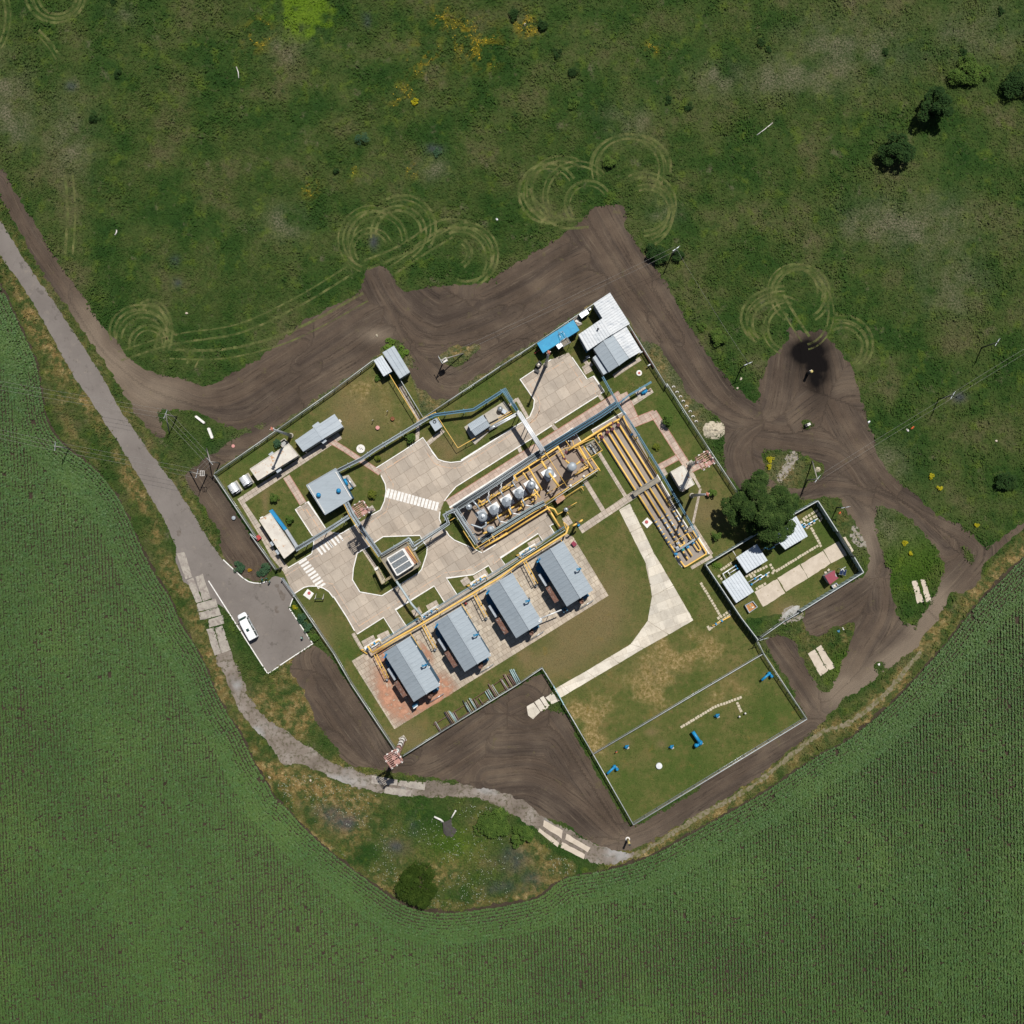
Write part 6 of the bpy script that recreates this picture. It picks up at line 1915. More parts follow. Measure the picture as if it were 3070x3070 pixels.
MB().lathe((p.x, p.y, .12), [(.24, 0), (.24, .75), (.1, .95), (.06, 1.05)], 12).build('body', M_red, t_)
for s_ in (-1, 1):
 MB().tube([(p.x + s_ * .3, p.y, .16), (p.x + s_ * .38, p.y, .16)], .16, 10).build('wheel', M_dark, t_)

# --- cable racks and pipe bridges ---------------------------------------------------
tray('cable_rack', 'long grey cable rack beside the pink paved walkway', PS('E', '235,1262 600,1030 1270,585', 3.2), 1.25, M_tray, 5, 6)
tray('cable_rack', 'grey double beam rack across the left end of the plant', PS('a', '95,670 615,1465', 3.6), .8, M_tray, 4.5, 2, pipes=((-.7, .08, M_tray, .02),))
tray('cable_rack', 'grey green rack along the lower edge of the vessel row', PS('a', '700,1400 990,1215 1932,640', 2.6) + PS('E', '1285,1185', 2.6), .95, mat('tray_green', (.36, .44, .45), (.30, .38, .40), 1.2, .5, .2), 5, 3)
tray('cable_rack', 'blue rack from the plant to the upper right path corner', PS('E', '1285,570 1932,172 B: 1350,1392', 3.0), 1.1, M_trayb, 5, 5)
tray('cable_rack', 'blue rack down the side of the long pipe bed', PS('B', '1350,1385 F: 560,480 850,950 1330,1780', 3.0), .34, M_trayb, 5, 2)
tray('cable_rack', 'narrow blue rack from the zinc sheds to the rack corner', PS('B', '1185,1080 1355,1385', 3.0), .34, M_trayb, 5, 2)
tray('cable_rack', 'short pale blue rack leading to the blue pump', PS('B', '1370,1390 1490,1295 1750,1140', 2.6), .3, M_trayb, 4, 1)
tray('cable_rack', 'dark cable rack crossing the lawn above the big crossing', PS('D', '20,250 330,95 A: 480,1925 1100,1552', 2.8), .62, M_tray, 4.5, 4)
tray('cable_rack', 'bent blue cable rack behind the gabled pump hut', PS('A', '1100,1552 1180,1520 1620,1462 1932,1262 B: 40,1228 195,1470', 2.9), .5, M_trayb, 4.5, 3)
tray('pipe_bridge', 'grey pipe bridge from the gatehouse past the entry drive', PS('H', '1490,185 1700,60 C: 1932,1655 D: 215,742', 4.6), .75, M_tray, 6, 3)
tray('pipe_bridge', 'grey and yellow pipe bridge over the road to the cooler platform', PS('D', '150,605 218,745 300,870 545,1222', 5.0), .85, M_tray, 6, 3, pipes=((.65, .06, M_yel, .05),))
tray('pipe_bridge', 'silver pipe bridge from the cooler over the round island road', PS('D', '545,1222 877,1022 925,1115 1332,845 1285,748 1345,715 1405,690', 5.0), .6, M_tray, 6, 2)
tray('pipe_bridge', 'pale thick pipe bridge from the cooler to the shed header', PS('D', '722,1505 800,1620 905,1780 1012,1905', 4.8), .34, M_tray, 5.5, 1, pipes=((0, .24, mat('pale_blue_pipe', (.40, .46, .48), (.34, .41, .44), 1, .5, wear=(.10, .26, .36), wearamt=.62), .22),))
th_ = piperun('pipe_bridge', 'three white clad pipes bridging the road to the plant', 'pipe', [(PS('E', f'{980 + o},{140 - o * .3} {1262 + o},{585 - o * .3}', 6.2), .20, M_wpipe) for o in (-14, 2, 20)] + [(PS('E', f'{700 + o},{292 + o * 1.2} {965 + o},{148 + o}', 5.4), .17, M_wpipe) for o in (0, 14)] + [(PS('E', '985,125', 6.2) + PS('E', '960,150', 5.4), .2, M_wpipe)])
for x, y in ((985, 150), (1085, 300), (1175, 445), (1255, 575)):
 p = P('E', x, y, 6.0)
 MB().box((p.x - .45, p.y, 0), .16, .16, 5.95, -ANG).build('post', M_dark, th_)
 MB().box((p.x + .45, p.y, 0), .16, .16, 5.95, -ANG).build('post', M_dark, th_)

# --- header rack over the shed fronts -----------------------------------------------
hd = lambda s, h=3.4: PS('J', s, h)
th_ = piperun('header_rack', 'long yellow header and grey trays running past the four sheds', 'pipe', [
 (PS('I', '445,800 700,645 1015,468 1932,-75 J: 620,520 1150,190 1175,110', 3.2), .20, Y), (PS('I', '440,790 395,720', 3.2), .20, Y), (PS('J', '1175,110 1120,60 1160,170', 3.0), .12, Y), (PS('I', '475,815 990,490', 3.0), .07, Y)],
 posts=((0, 6.5),))
for o, w_ in ((0, .5), (26, .22)):
 ln = PS('I', f'{515},{712 - o} {1932 + 18},{-158 - o} J: {720},{408 - o} {1130},{140 - o}', 3.6)
 L, R = strip_poly(ln, w_)
 for S_ in (L, R):
  mb = MB()
  for i in range(len(ln) - 1):
   a, b = S_[i].copy(), S_[i + 1].copy(); a.z = b.z = 3.55
   mb.bar(a, b, .09, .15 + .003 * i)
  mb.build('tray', M_tray if o == 0 else M_trayb, th_)
for i in range(4):
 # twin yellow loops and short spur beside each shed
 bx, by = [(470, 828), (1025, 480), (1618 + 0, 120), (2195, -255)][i]
 if i < 3:
  f_ = lambda s, h: PS('I', ' '.join(f'{bx + float(w_.split(",")[0])},{by + float(w_.split(",")[1])}' for w_ in s.split()), h)
 else:
  f_ = lambda s, h: [P('n', 1400 + (650 + float(w_.split(',')[0])) / 3.864, 1550 + (510 + float(w_.split(',')[1])) / 3.864, h) for w_ in s.split()]
 lb = ['twin yellow pipes with rungs beside the dusty left shed', 'twin yellow pipes with rungs left of the second shed', 'twin yellow pipes with rungs left of the third shed', 'twin yellow pipes with rungs left of the last shed'][i]
 t_ = piperun('pipe_ladder', lb, 'pipe', [(f_('0,0 130,260', 2.8), .09, Y), (f_('28,-14 165,250', 2.8), .09, Y), (f_('130,260', 2.8) + f_('140,275', .9), .1, Y), (f_('165,250', 2.8) + f_('172,262', .9), .1, Y)], posts=((0, 4.6),))
 for k in range(5):
  u = (k + .5) / 5
  a, b = f_(f'{130 * u},{260 * u} {28 + 137 * u},{-14 + 264 * u}', 2.8)
  MB().tube([a, b], .05, 6).build('rung', Y, t_)
 MB().ball(f_('150,285', .9)[0], .3, 10).build('filter', M_silver, t_)
for i, s_ in enumerate((('I', '885,562 1015,768'), ('I', '1480,225 1592,400'), ('J', '505,625 632,812'), ('J', '1085,262 1110,300'))):
 piperun('relief_pipe', ['single yellow relief pipe behind the dusty left shed', 'single yellow relief pipe behind the second shed', 'single yellow relief pipe behind the third shed', 'stub of yellow pipe behind the last shed'][i], 'pipe', [(PS(s_[0], s_[1], 2.9), .08, Y)], posts=((0, 2.6),))
# blue, white and yellow regulator skids in front of each shed
for i, (t_, x, y, lb) in enumerate((('I', 470, 690, 'white painted regulator skid at the corner above the dusty shed'), ('I', 1130, 320, 'white painted regulator skid by the pale pipe bridge foot'), ('J', 150, 720, 'white painted regulator skid in the small trapezoid lawn'), ('J', 720, 370, 'white painted regulator skid in the long lawn strip'))):
 c = P(t_, x, y); u = Vector((math.cos(math.radians(32)), math.sin(math.radians(32)), 0)); v = Vector((-u.y, u.x, 0))
 sk = thing('regulator_skid', lb, 'machinery', c, 'regulator skids in front of the sheds')
 MB().prism([c - u * 2.3 - v * .7, c + u * 1.6 - v * .7, c + u * 1.6 + v * .45, c - u * 2.3 + v * .45], .02, .19).build('base', M_white, sk)
 z = Vector((0, 0, .8))
 MB().tube([c - u * 1.6 + z, c + u * 1.2 + z, c + u * 1.5 - v * .4 + z, c + u * 1.3 - v * .8 + z], .12, 8).build('pipe', Y, sk)
 MB().tube([c - u * 1.6 - v * .5 + z * .8, c + u * 1.1 - v * .5 + z * .8], .10, 8).build('pipe', M_wpipe, sk)
 MB().box(c + u * .2 + Vector((0, 0, .3)), .45, .4, .75, -ANG).build('regulator', M_blue, sk)
 MB().box(c - u * 1.7 - v * .2 + Vector((0, 0, .2)), .4, .3, .9, -ANG).build('regulator', M_blue, sk)
 MB().lathe(c - u * .8 + Vector((0, 0, .15)), [(.26, 0), (.26, .7), (.12, .9), (.02, .95)], 12).build('filter', M_galv, sk)
 MB().tube([c - u * 2.3 - v * 1.1 + z * .8, c - u * 2.9 + v * .35 + z * .8, c - u * 2.4 + v * .05 + z], .14, 8).build('elbow', Y, sk)

# --- long pipe bed -------------------------------------------------------------------
M_dsleeve = mat('black_sleeve', (.05, .05, .055), (.08, .08, .085), 2, .7)
def F(s, h=.75):
 return PS('F', s, h)
pb = thing('pipeline_bed', 'five long parallel yellow pipelines with silver collared ends', 'pipe', F('500,1000')[0] * 1)
pb.location.z = 0; WL[pb.name].z = 0
runs = [('205,612 820,1580', 'e: 285,690 680,1320'), ('255,520 890,1540', 'e: 450,580 910,1320'), ('315,495 955,1510', 'e: 580,510 1040,1250'), ('390,440 1000,1420', 'e: 750,400 1135,1035')]
for a, b in runs:
 MB().tube(F(a), .19, 12).build('pipe', Y, pb)
 ln = PS('e', b.split(':')[1], .75)
 MB().tube(ln, .215, 12).build('sleeve', M_silver, pb)
 n_ = 6 if a != runs[3][0] else 5
 d = (ln[1] - ln[0]).normalized()
 for k in range(n_):
  p = ln[0].lerp(ln[1], (k + .55) / n_)
  MB().tube([p - d * .13, p + d * .13], .285, 12).build('collar', Y, pb)
for s_ in ('450,372 556,585 585,632 850,1050',):
 MB().tube(F(s_), .15, 10).build('pipe', Y, pb)
MB().tube(F('585,640 625,625'), .14, 10).build('pipe', Y, pb)
MB().tube(F('-20,680 300,485 318,500'), .21, 12).build('header', Y, pb)
MB().tube(F('340,452 415,410'), .19, 10).build('header', Y, pb); MB().tube(F('432,398 475,372'), .16, 10).build('header', Y, pb)
MB().tube(F('188,655 160,610 170,590 200,575 212,612'), .15, 10).build('loop', Y, pb)
for x, y in ((275, 565), (330, 528), (210, 622), (400, 482), (325, 465)):
 p = P('F', x, y, .8)
 mb = MB(); mb.ball(p, .36, 12); mb.tube([p, p + Vector((0, 0, .6))], .12, 8); mb.tube([p + Vector((math.cos(a) * .32, math.sin(a) * .32, .6)) for a in np.linspace(0, 6.283, 13)], .06, 5, cap=False)
 mb.build('valve', M_valve, pb)
p = P('F', 557, 590, .7); MB().box((p.x, p.y, .3), .5, .4, .8, ANG).build('valve', M_blue, pb)
for a, b in runs:
 ln = F(a)
 for k in range(8):
  p = ln[0].lerp(ln[1], (k + .5) / 8)
  MB().box((p.x, p.y, .02), .5, .2, .54, -ANG).build('saddle', M_conc, pb)
pe = thing('pipe_outlet', 'yellow pipe ends with blue valves at the foot of the pipe bed', 'pipe', P('e', 1200, 1300))
for pts, r, m_ in ((PS('e', '690,1330 820,1530', .75), .2, Y), (PS('e', '880,1640 920,1700', .75), .2, Y), (PS('e', '915,1700 965,1770', .75), .24, M_dsleeve), (PS('e', '965,1770 1080,1925 1130,1905 1640,1590 1640,1540 1290,970', .75), .17, Y),
     (PS('e', '910,1320 965,1395 1075,1310 1045,1260', .75), .15, Y), (PS('e', '1145,1040 1260,1230', .75), .2, Y), (PS('e', '1310,1320 1420,1490 1470,1500 1500,1450 1440,1350 1210,1005', .75), .14, Y),
     (PS('e', '1035,1520 1065,1570', .75), .18, Y), (PS('e', '1065,1570 1120,1655', .75), .2, M_dsleeve), (PS('e', '1120,1655 1170,1730', .75), .18, Y), (PS('e', '1150,1440 1280,1640', .75), .17, Y), (PS('e', '730,1315 1150,1050', 2.2), .05, Y)):
 MB().tube(pts, r, 10).build('pipe', m_, pe)
for x, y, m_ in ((850, 1585, M_blue), (1035, 1470, mat('teal_paint', (.02, .30, .30), (.02, .25, .26), 2, .5)), (1160, 1405, M_blue), (1295, 1290, M_blue), (900, 1300, M_steel), (1030, 1210, M_dark), (880, 1420, M_steel), (1235, 1245, M_dark)):
 p = P('e', x, y, .9)
 mb = MB(); mb.box((p.x, p.y, .25), .62, .5, .75, ANG); mb.tube([(p.x, p.y, 1.0), (p.x, p.y, 1.35)], .1, 8); mb.build('valve', m_, pe)
tray('cable_rack', 'low grey rack crossing the pipe ends', PS('e', '870,1500 1150,1330 1450,1140', 1.9), .24, M_tray, 3, 1)
br = thing('foot_bridge', 'grey grating foot bridge over the five pipelines', 'bridge', cen(F('580,1275 850,1105')))
ln = F('575,1285 860,1105', 1.35)
mb = MB(); mb.bar(ln[0], ln[1], 1.1, .08); mb.build('deck', M_grate, br)
L, R = strip_poly(ln, 1.1)
for S_ in (L, R):
 mb = MB()
 mb.tube([Vector((p.x, p.y, 2.25)) for p in S_], .03, 6)
 for k in range(5):
  p = S_[0].lerp(S_[1], k / 4); mb.tube([Vector((p.x, p.y, 0.02)), Vector((p.x, p.y, 2.25))], .03, 6)
 mb.build('hand_rail', M_steel, br)
# blue pump at the path end
bp = thing('blue_pump', 'bright blue pump on a small slab by the right fence', 'pump', P('B', 1670, 1255))
MB().prism(PS('B', '1570,1275 1680,1215 1725,1290 1610,1345'), .02, .1).build('base', M_conc, bp)
MB().tube(PS('B', '1640,1275 1700,1235', .6), .3, 12).build('motor', M_blue, bp)
p = P('B', 1672, 1255, .6); MB().lathe((p.x, p.y, .15), [(.4, 0), (.42, .5), (.25, .75), (.02, .8)], 12).build('casing', M_blue, bp)
MB().tube(PS('B', '1715,1235 1750,1230', .6), .12, 8).build('pipe', M_rust, bp)

# --- air cooler on its platform -------------------------------------------------------
PH = 4.4
ac = thing('cooler_platform', 'raised steel platform under the white louvred cooler', 'platform', cen(PS('d', '100,690 880,220 1270,870 530,1390')))
mb = MB(); mb.slab(PS('d', '100,690 880,215 1040,400 1280,850 1250,940 530,1385', PH), .16); dk = mb.build('deck', M_grate, ac)
def rail(parent, ln, m_=None, close=False):
 for i in range(len(ln) - 1):
  mb = MB()
  a, b = ln[i], ln[i + 1]
  for z in (.55, 1.05):
   mb.tube([a + Vector((0, 0, z)), b + Vector((0, 0, z))], .035, 6)
  n_ = max(2, int((b - a).length / 1.4))
  for k in range(n_ + 1):
   p = a.lerp(b, k / n_); mb.tube([p, p + Vector((0, 0, 1.05))], .035, 6)
  mb.build('hand_rail', m_ or M_yrail, parent)
M_yrail = mat('rail_yellow', (.40, .32, .16), (.36, .28, .15), 2, .6, wear=(.30, .27, .22), wearamt=.55)
rail(ac, PS('d', '105,695 870,235 1265,855 1240,930 540,1375 110,710', PH))
for x, y in ((140, 720), (480, 500), (860, 260), (1230, 850), (900, 1130), (550, 1360), (330, 1030), (1050, 560)):
 p = P('d', x, y, PH); MB().box((p.x, p.y, 0), .2, .2, PH - .16, -ANG).build('column', M_dark, ac)
ms = thing('stair_deck', 'smaller lower platform with a barred stair beside the cooler', 'platform', cen(PS('d', '20,1040 430,1200')))
mb = MB(); mb.slab(PS('d', '-70,1000 50,960 250,1340 255,1400 150,1470', 3.3), .12); mb.build('deck', mat('dusty_deck', (.42, .37, .27), (.36, .32, .24), 1.5, .9), ms)
mb = MB(); mb.slab(PS('d', '215,1330 420,1200 450,1260 250,1395', 3.6), .1); mb.build('gangway', M_grate, ms)
for k in range(11):
 u = (k + .5) / 11
 a, b = PS('d', f'{215 + 205 * u},{1330 - 130 * u} {250 + 200 * u},{1395 - 135 * u}', 3.72)
 MB().bar(a, b, .07, .06).build('slat', M_yrail, ms)
rail(ms, PS('d', '-60,1010 150,1460 240,1400', 3.3))
rail(ms, PS('d', '60,975 200,1270', 3.3))
for x, y in ((-50, 1020), (60, 1000), (150, 1440), (230, 1360)):
 p = P('d', x, y, 3.3); MB().box((p.x, p.y, 0), .14, .14, 3.2, -ANG).build('column', M_dark, ms)
mb = MB(); p0, p1 = P('d', -70, 985, 3.4), P('d', 40, 1060, 3.4); mb.box((P('d', -10, 1010, 3.3).x, P('d', -10, 1010, 3.3).y, 3.31), .9, .5, .6, ANG); mb.build('cabinet', M_white, ms)
ck = thing('air_cooler', 'white framed air cooler with three rows of dark louvres', 'cooler', cen(PS('d', '300,715 760,435 1060,905 590,1205')))
q = PS('d', '300,715 760,435 1060,905 590,1205', 6.2)
for i in range(4):
 MB().bar(q[i], q[(i + 1) % 4], .26 if i != 1 else .5, .5 + .004 * (i % 2)).build('frame', M_white, ck)
for u in (1 / 3, 2 / 3):
 MB().bar(q[0].lerp(q[3], u), q[1].lerp(q[2], u), .2, .42).build('frame', M_white, ck)
M_lv = mat('louvre', (.30, .34, .37), (.24, .27, .30), 3, .5, .2)
for r_ in range(3):
 mb = MB()
 for k in range(19):
  u = (k + .7) / 20
  a = q[0].lerp(q[3], (r_ + .06) / 3).lerp(q[1].lerp(q[2], (r_ + .06) / 3), u)
  b = q[0].lerp(q[3], (r_ + .94) / 3).lerp(q[1].lerp(q[2], (r_ + .94) / 3), u)
  mb.bar(a - Vector((0, 0, .02)), b - Vector((0, 0, .02)), .10, .16)
 mb.build('louvre', M_lv, ck)
mb = MB(); mb.prism(inset(q, .45), 5.2, 5.5); mb.build('fin_bundle', M_cable, ck)
for p in inset(q, .3):
 MB().box((p.x, p.y, PH), .2, .2, 1.7, -ANG).build('leg', M_white, ck)
u_ = (q[2] - q[1])
for k in range(14):
 p = q[1].lerp(q[2], (k + .5) / 14); d = (q[1] - q[0]).normalized()
 MB().tube([p + d * .2 - Vector((0, 0, .1)), p + d * .75 - Vector((0, 0, .5))], .09, 6).build('header_nozzle', mat('salmon_paint', (.60, .28, .16), (.55, .30, .18), 2, .6), ck)
MB().tube([q[1] + (q[1] - q[0]).normalized() * .95 - Vector((0, 0, .5)), q[2] + (q[1] - q[0]).normalized() * .95 - Vector((0, 0, .5))], .16, 10).build('header', mat('rail_orange', (.60, .36, .12), (.54, .32, .1), 2, .5), ck)
piperun('cooler_pipe', 'short pale pipe with a hooked end leaving the cooler deck', 'pipe', [(PS('d', '1040,490 1130,445 1150,410 1130,395', 4.9), .16, M_wpipe)], posts=())
# ================================================================ fences
def meshmat(name, c, cover=.36):
 m, nt, bs = _nodes(name)
 t = NT(nt)
 sep = t.n('ShaderNodeSeparateXYZ'); t.l(t.pos, sep.inputs[0])
 s = t.math('MULTIPLY_ADD', sep.outputs[1], 2.2, sep.outputs[0])
 a = t.math('FRACT', t.math('MULTIPLY_ADD', sep.outputs[2], 9.0, t.math('MULTIPLY', s, 4.5)))
 b = t.math('FRACT', t.math('MULTIPLY_ADD', sep.outputs[2], -9.0, t.math('MULTIPLY', s, 4.5)))
 w_ = t.math('MAXIMUM', t.math('LESS_THAN', a, cover / 2), t.math('LESS_THAN', b, cover / 2))
 bs.inputs['Base Color'].default_value = (*c, 1); bs.inputs['Roughness'].default_value = .5; bs.inputs['Metallic'].default_value = .2
 tr = t.n('ShaderNodeBsdfTransparent'); mx = t.n('ShaderNodeMixShader')
 t.l(w_, mx.inputs[0]); t.l(tr.outputs[0], mx.inputs[1]); t.l(bs.outputs[0], mx.inputs[2])
 t.l(mx.outputs[0], nt.nodes['Material Output'].inputs['Surface'])
 return m


M_chain = meshmat('chain_mesh', (.50, .52, .51), .26)
M_chaind = meshmat('chain_mesh_fine', (.54, .56, .56), .2)
M_sheet = metal_mat('sheet_fence', (.33, .42, .43), (.36, .45, .46), 1.1, RU, .5, .1)


def fence(name, label, ln, h=2.1, sp=3.0, kind='chain', group='mesh fence round the station', ptop=True):
 """ln traced along the top edge in the photo (already projected at height h)"""
 th = thing(name, label, 'fence', (ln[0].x, ln[0].y, 0), group)
 for i in range(len(ln) - 1):
  a, b = Vector((ln[i].x, ln[i].y, 0)), Vector((ln[i + 1].x, ln[i + 1].y, 0))
  d = (b - a).normalized(); L = (b - a).length
  ang = math.atan2(d.y, d.x)
  n_ = max(1, round(L / sp))
  for k in range(n_ + (1 if i == len(ln) - 2 else 0)):
   p = a.lerp(b, k / n_)
   MB().box(p, .1, .1, h + .06, ang).build('post', M_galv if kind != 'sheet' else M_dark, th)
  z = Vector((0, 0, 1))
  if kind == 'sheet':
   mb = MB(); nrm = Vector((-d.y, d.x, 0))
   m2 = max(2, int(L / .5)); 
   for k in range(m2):
    o_ = nrm * (.035 if k % 2 else -.035)
    mb.bar(a.lerp(b, k / m2) + o_ + z * (h / 2 + .03), a.lerp(b, (k + 1) / m2) + o_ + z * (h / 2 + .03), .05, h)
   mb.build('sheet_panel', M_sheet, th)
   mb = MB(); mb.bar(a + z * (h + .06), b + z * (h + .06), .15, .06); mb.build('coping', mat('rail_pale', (.50, .53, .54), (.42, .45, .46), 2, .5), th)
  else:
   mb = MB(); mb.tube([a + z * h, b + z * h], .075, 6); mb.build('top_rail', mat('rail_pale', (.50, .53, .54), (.42, .45, .46), 2, .5), th)
   mb = MB(); mb.tube([a + z * .15, b + z * .15], .03, 6); mb.build('bottom_rail', M_galv, th)
   mb = MB(); mb.bar(a + z * (h / 2 + .05), b + z * (h / 2 + .05), .014, h - .2); mb.build('mesh_panel', M_chain if kind == 'chain' else M_chaind, th)
   if kind == 'chain':
    mb = MB(); mb.tube([a + z * (h - .02) + Vector((0, 0, -.3)), b + z * (h - .32)], .025, 5); mb.build('wire', M_galv, th)
 return th


T = 2.1
fence('wire_fence', 'mesh fence along the upper left side, road corner to the shed pair', PS('C', '552,1040 1300,520 1932,72 A: 462,885', T))
fence('wire_fence', 'short mesh fence beside the narrow path behind the shed pair', PS('A', '772,1112 1037,1553', T))
fence('wire_fence', 'mesh fence along the upper middle lawn from the notch to the blue trailer', PS('A', '1040,1553 1932,958 B: 400,700 1075,240', T))
fence('wire_fence', 'mesh fence along the right side, zinc sheds to the largest tree', PS('B', '1488,475 1932,1195 F: 965,0 1430,720 1805,1290', T))
fence('wire_fence', 'mesh fence on the left side, road corner down to the gate', PS('C', '545,1060 1040,1800 H: 960,0 1260,420', T))
fence('wire_fence', 'mesh fence on the left side, gate down to the lattice tower', PS('H', '1470,715 1932,1390 K: 200,0 720,780', T))
fence('wire_fence', 'mesh fence behind the stored pipes on the lower side', PS('K', '810,835 f: 330,1195 1500,470 1815,255', T))
fence('wire_fence', 'short mesh fence from the soil corner to the slab road gate', PS('L', '60,238 138,362', T))
fence('wire_fence', 'mesh fence on the lower left side of the valve plot', PS('L', '205,482 405,822 680,1303', T))
fence('wire_fence', 'mesh fence along the bottom side of the valve plot', PS('L', '680,1303 1863,582', T))
fence('wire_fence', 'mesh fence on the right side of the valve plot', PS('L', '1863,582 1568,135 1525,45', T))
fence('inner_fence', 'thin pale fence crossing the valve plot from side to side', PS('L', '405,822 1568,135', 1.5), 1.5, 4.0, 'fine', None)
th_ = piperun('pipe_rail', 'yellow brown pipe rail just inside the bottom fence', 'pipe', [(PS('L', '695,1287 1280,930 1855,575', .8), .07, mat('tan_pipe', (.50, .34, .16), (.42, .29, .15), 1, .6))], posts=((0, 3.2),))
fence('sheet_wall', 'dark sheet metal wall on the upper right side of the annex, upper part', PS('G', '1362,585 1590,940', 2.9), 2.9, 2.5, 'sheet', 'sheet metal walls round the annex')
fence('sheet_wall', 'sheet metal wall on the right side of the annex below its gate', PS('G', '1785,1240 1890,1415', 2.9), 2.9, 2.5, 'sheet', 'sheet metal walls round the annex')
fence('sheet_wall', 'sunlit pale sheet wall along the bottom side of the annex', PS('G', '1890,1415 1165,1868', 2.9), 2.9, 2.5, 'sheet', 'sheet metal walls round the annex')
fence('sheet_wall', 'dark sheet wall on the left side of the annex', PS('G', '65,1330 470,1935 L: 1530,42', 2.9), 2.9, 2.5, 'sheet', 'sheet metal walls round the annex')
fence('sheet_wall', 'sheet wall on the upper side of the annex under the big tree', PS('G', '65,1325 640,980 1060,755 1362,585', 2.9), 2.9, 2.5, 'sheet', 'sheet metal walls round the annex')
fence('wire_fence', 'pale open fence finishing the bottom side of the annex', PS('G', '1165,1868 V: 500,325 345,435', 2.0), 2.0, 2.5, 'fine', None)


def gate(name, label, a, b, h, m_bar, solid=None, n=14):
 a, b = Vector((a.x, a.y, 0)), Vector((b.x, b.y, 0))
 th = thing(name, label, 'gate', (a + b) / 2)
 z = Vector((0, 0, 1))
 mb = MB()
 for zz in (.2, h / 2, h):
  mb.bar(a + z * zz, b + z * zz, .1, .1)
 mb.build('frame', m_bar, th)
 if solid:
  mb = MB(); mb.bar(a + z * (h / 2 + .1), b + z * (h / 2 + .1), .05, h - .25); mb.build('leaf', solid, th)
 else:
  for k in range(n):
   p = a.lerp(b, (k + .5) / n); MB().box(p + z * .2, .06, .06, h - .2, 0).build('bar', m_bar, th)
 for p in (a, b):
  MB().box(p, .22, .22, h + .3, math.atan2((b - a).y, (b - a).x)).build('gate_post', m_bar, th)
 return th


gate('slide_gate', 'dark barred sliding gate standing open beside the car park', P('H', 1330, 520, 2), P('H', 1475, 722, 2), 2.0, M_steel, n=18)
gate('wicket_gate', 'dark small gate at the fence end beside the people', P('H', 1262, 415, 2), P('H', 1312, 395, 2), 2.0, M_dark, n=5)
gate('field_gate', 'pale blue gate across the slab road at the soil yard', P('L', 138, 362, 2), P('L', 203, 480, 2), 1.9, mat('pale_blue', (.36, .55, .60), (.30, .48, .54), 2, .5), n=10)
gate('annex_gate', 'dark sheet gate in the right wall of the annex', P('G', 1600, 945, 2.8), P('G', 1778, 1232, 2.8), 2.8, M_dark, M_sheet)

# ================================================================ masts and towers
M_bandw = mat('band_white', (.68, .66, .63), (.60, .57, .54), 2, .6)


def mast(label, t, x, y, h=19.0):
 p = P(t, x, y)
 th = thing('lamp_mast', label, 'lamp mast', p, 'tall grey lamp masts')
 MB().tube([p, p + Vector((0, 0, h))], .36, 12, r2=.17).build('pole', mat('mast_grey', (.40, .42, .45), (.35, .37, .40), 1, .5, .2), th)
 MB().lathe(p, [(.55, 0), (.55, .35), (.4, .45)], 12).build('foot', M_conc, th)
 MB().lathe(p, [(.2, h), (.3, h + .1), (.3, h + .22), (.12, h + .25)], 12).build('collar', mat('lamp_red', (.42, .16, .11), (.36, .14, .1), 2, .7), th)
 for k in range(4):
  a = k * math.pi / 2 + .4
  MB().box(p + Vector((math.cos(a) * .3, math.sin(a) * .3, h - .25)), .26, .2, .26, a).build('floodlight', mat('lamp_red', (.42, .16, .11), (.36, .14, .1), 2, .7) if k % 2 else M_bandw, th)
 return th


mast('grey lamp mast over the rust-stained cream building', 'C', 1440, 602)
mast('grey lamp mast beside the blue trailer and the skip', 'B', 527, 945)
mast('grey lamp mast whose shadow crosses the silver pipe collars', 'F', 1253, 1297)
M_pinkm = mat('faded_red', (.42, .22, .19), (.36, .20, .17), 2, .7, wear=(.60, .53, .48), wearamt=.56)


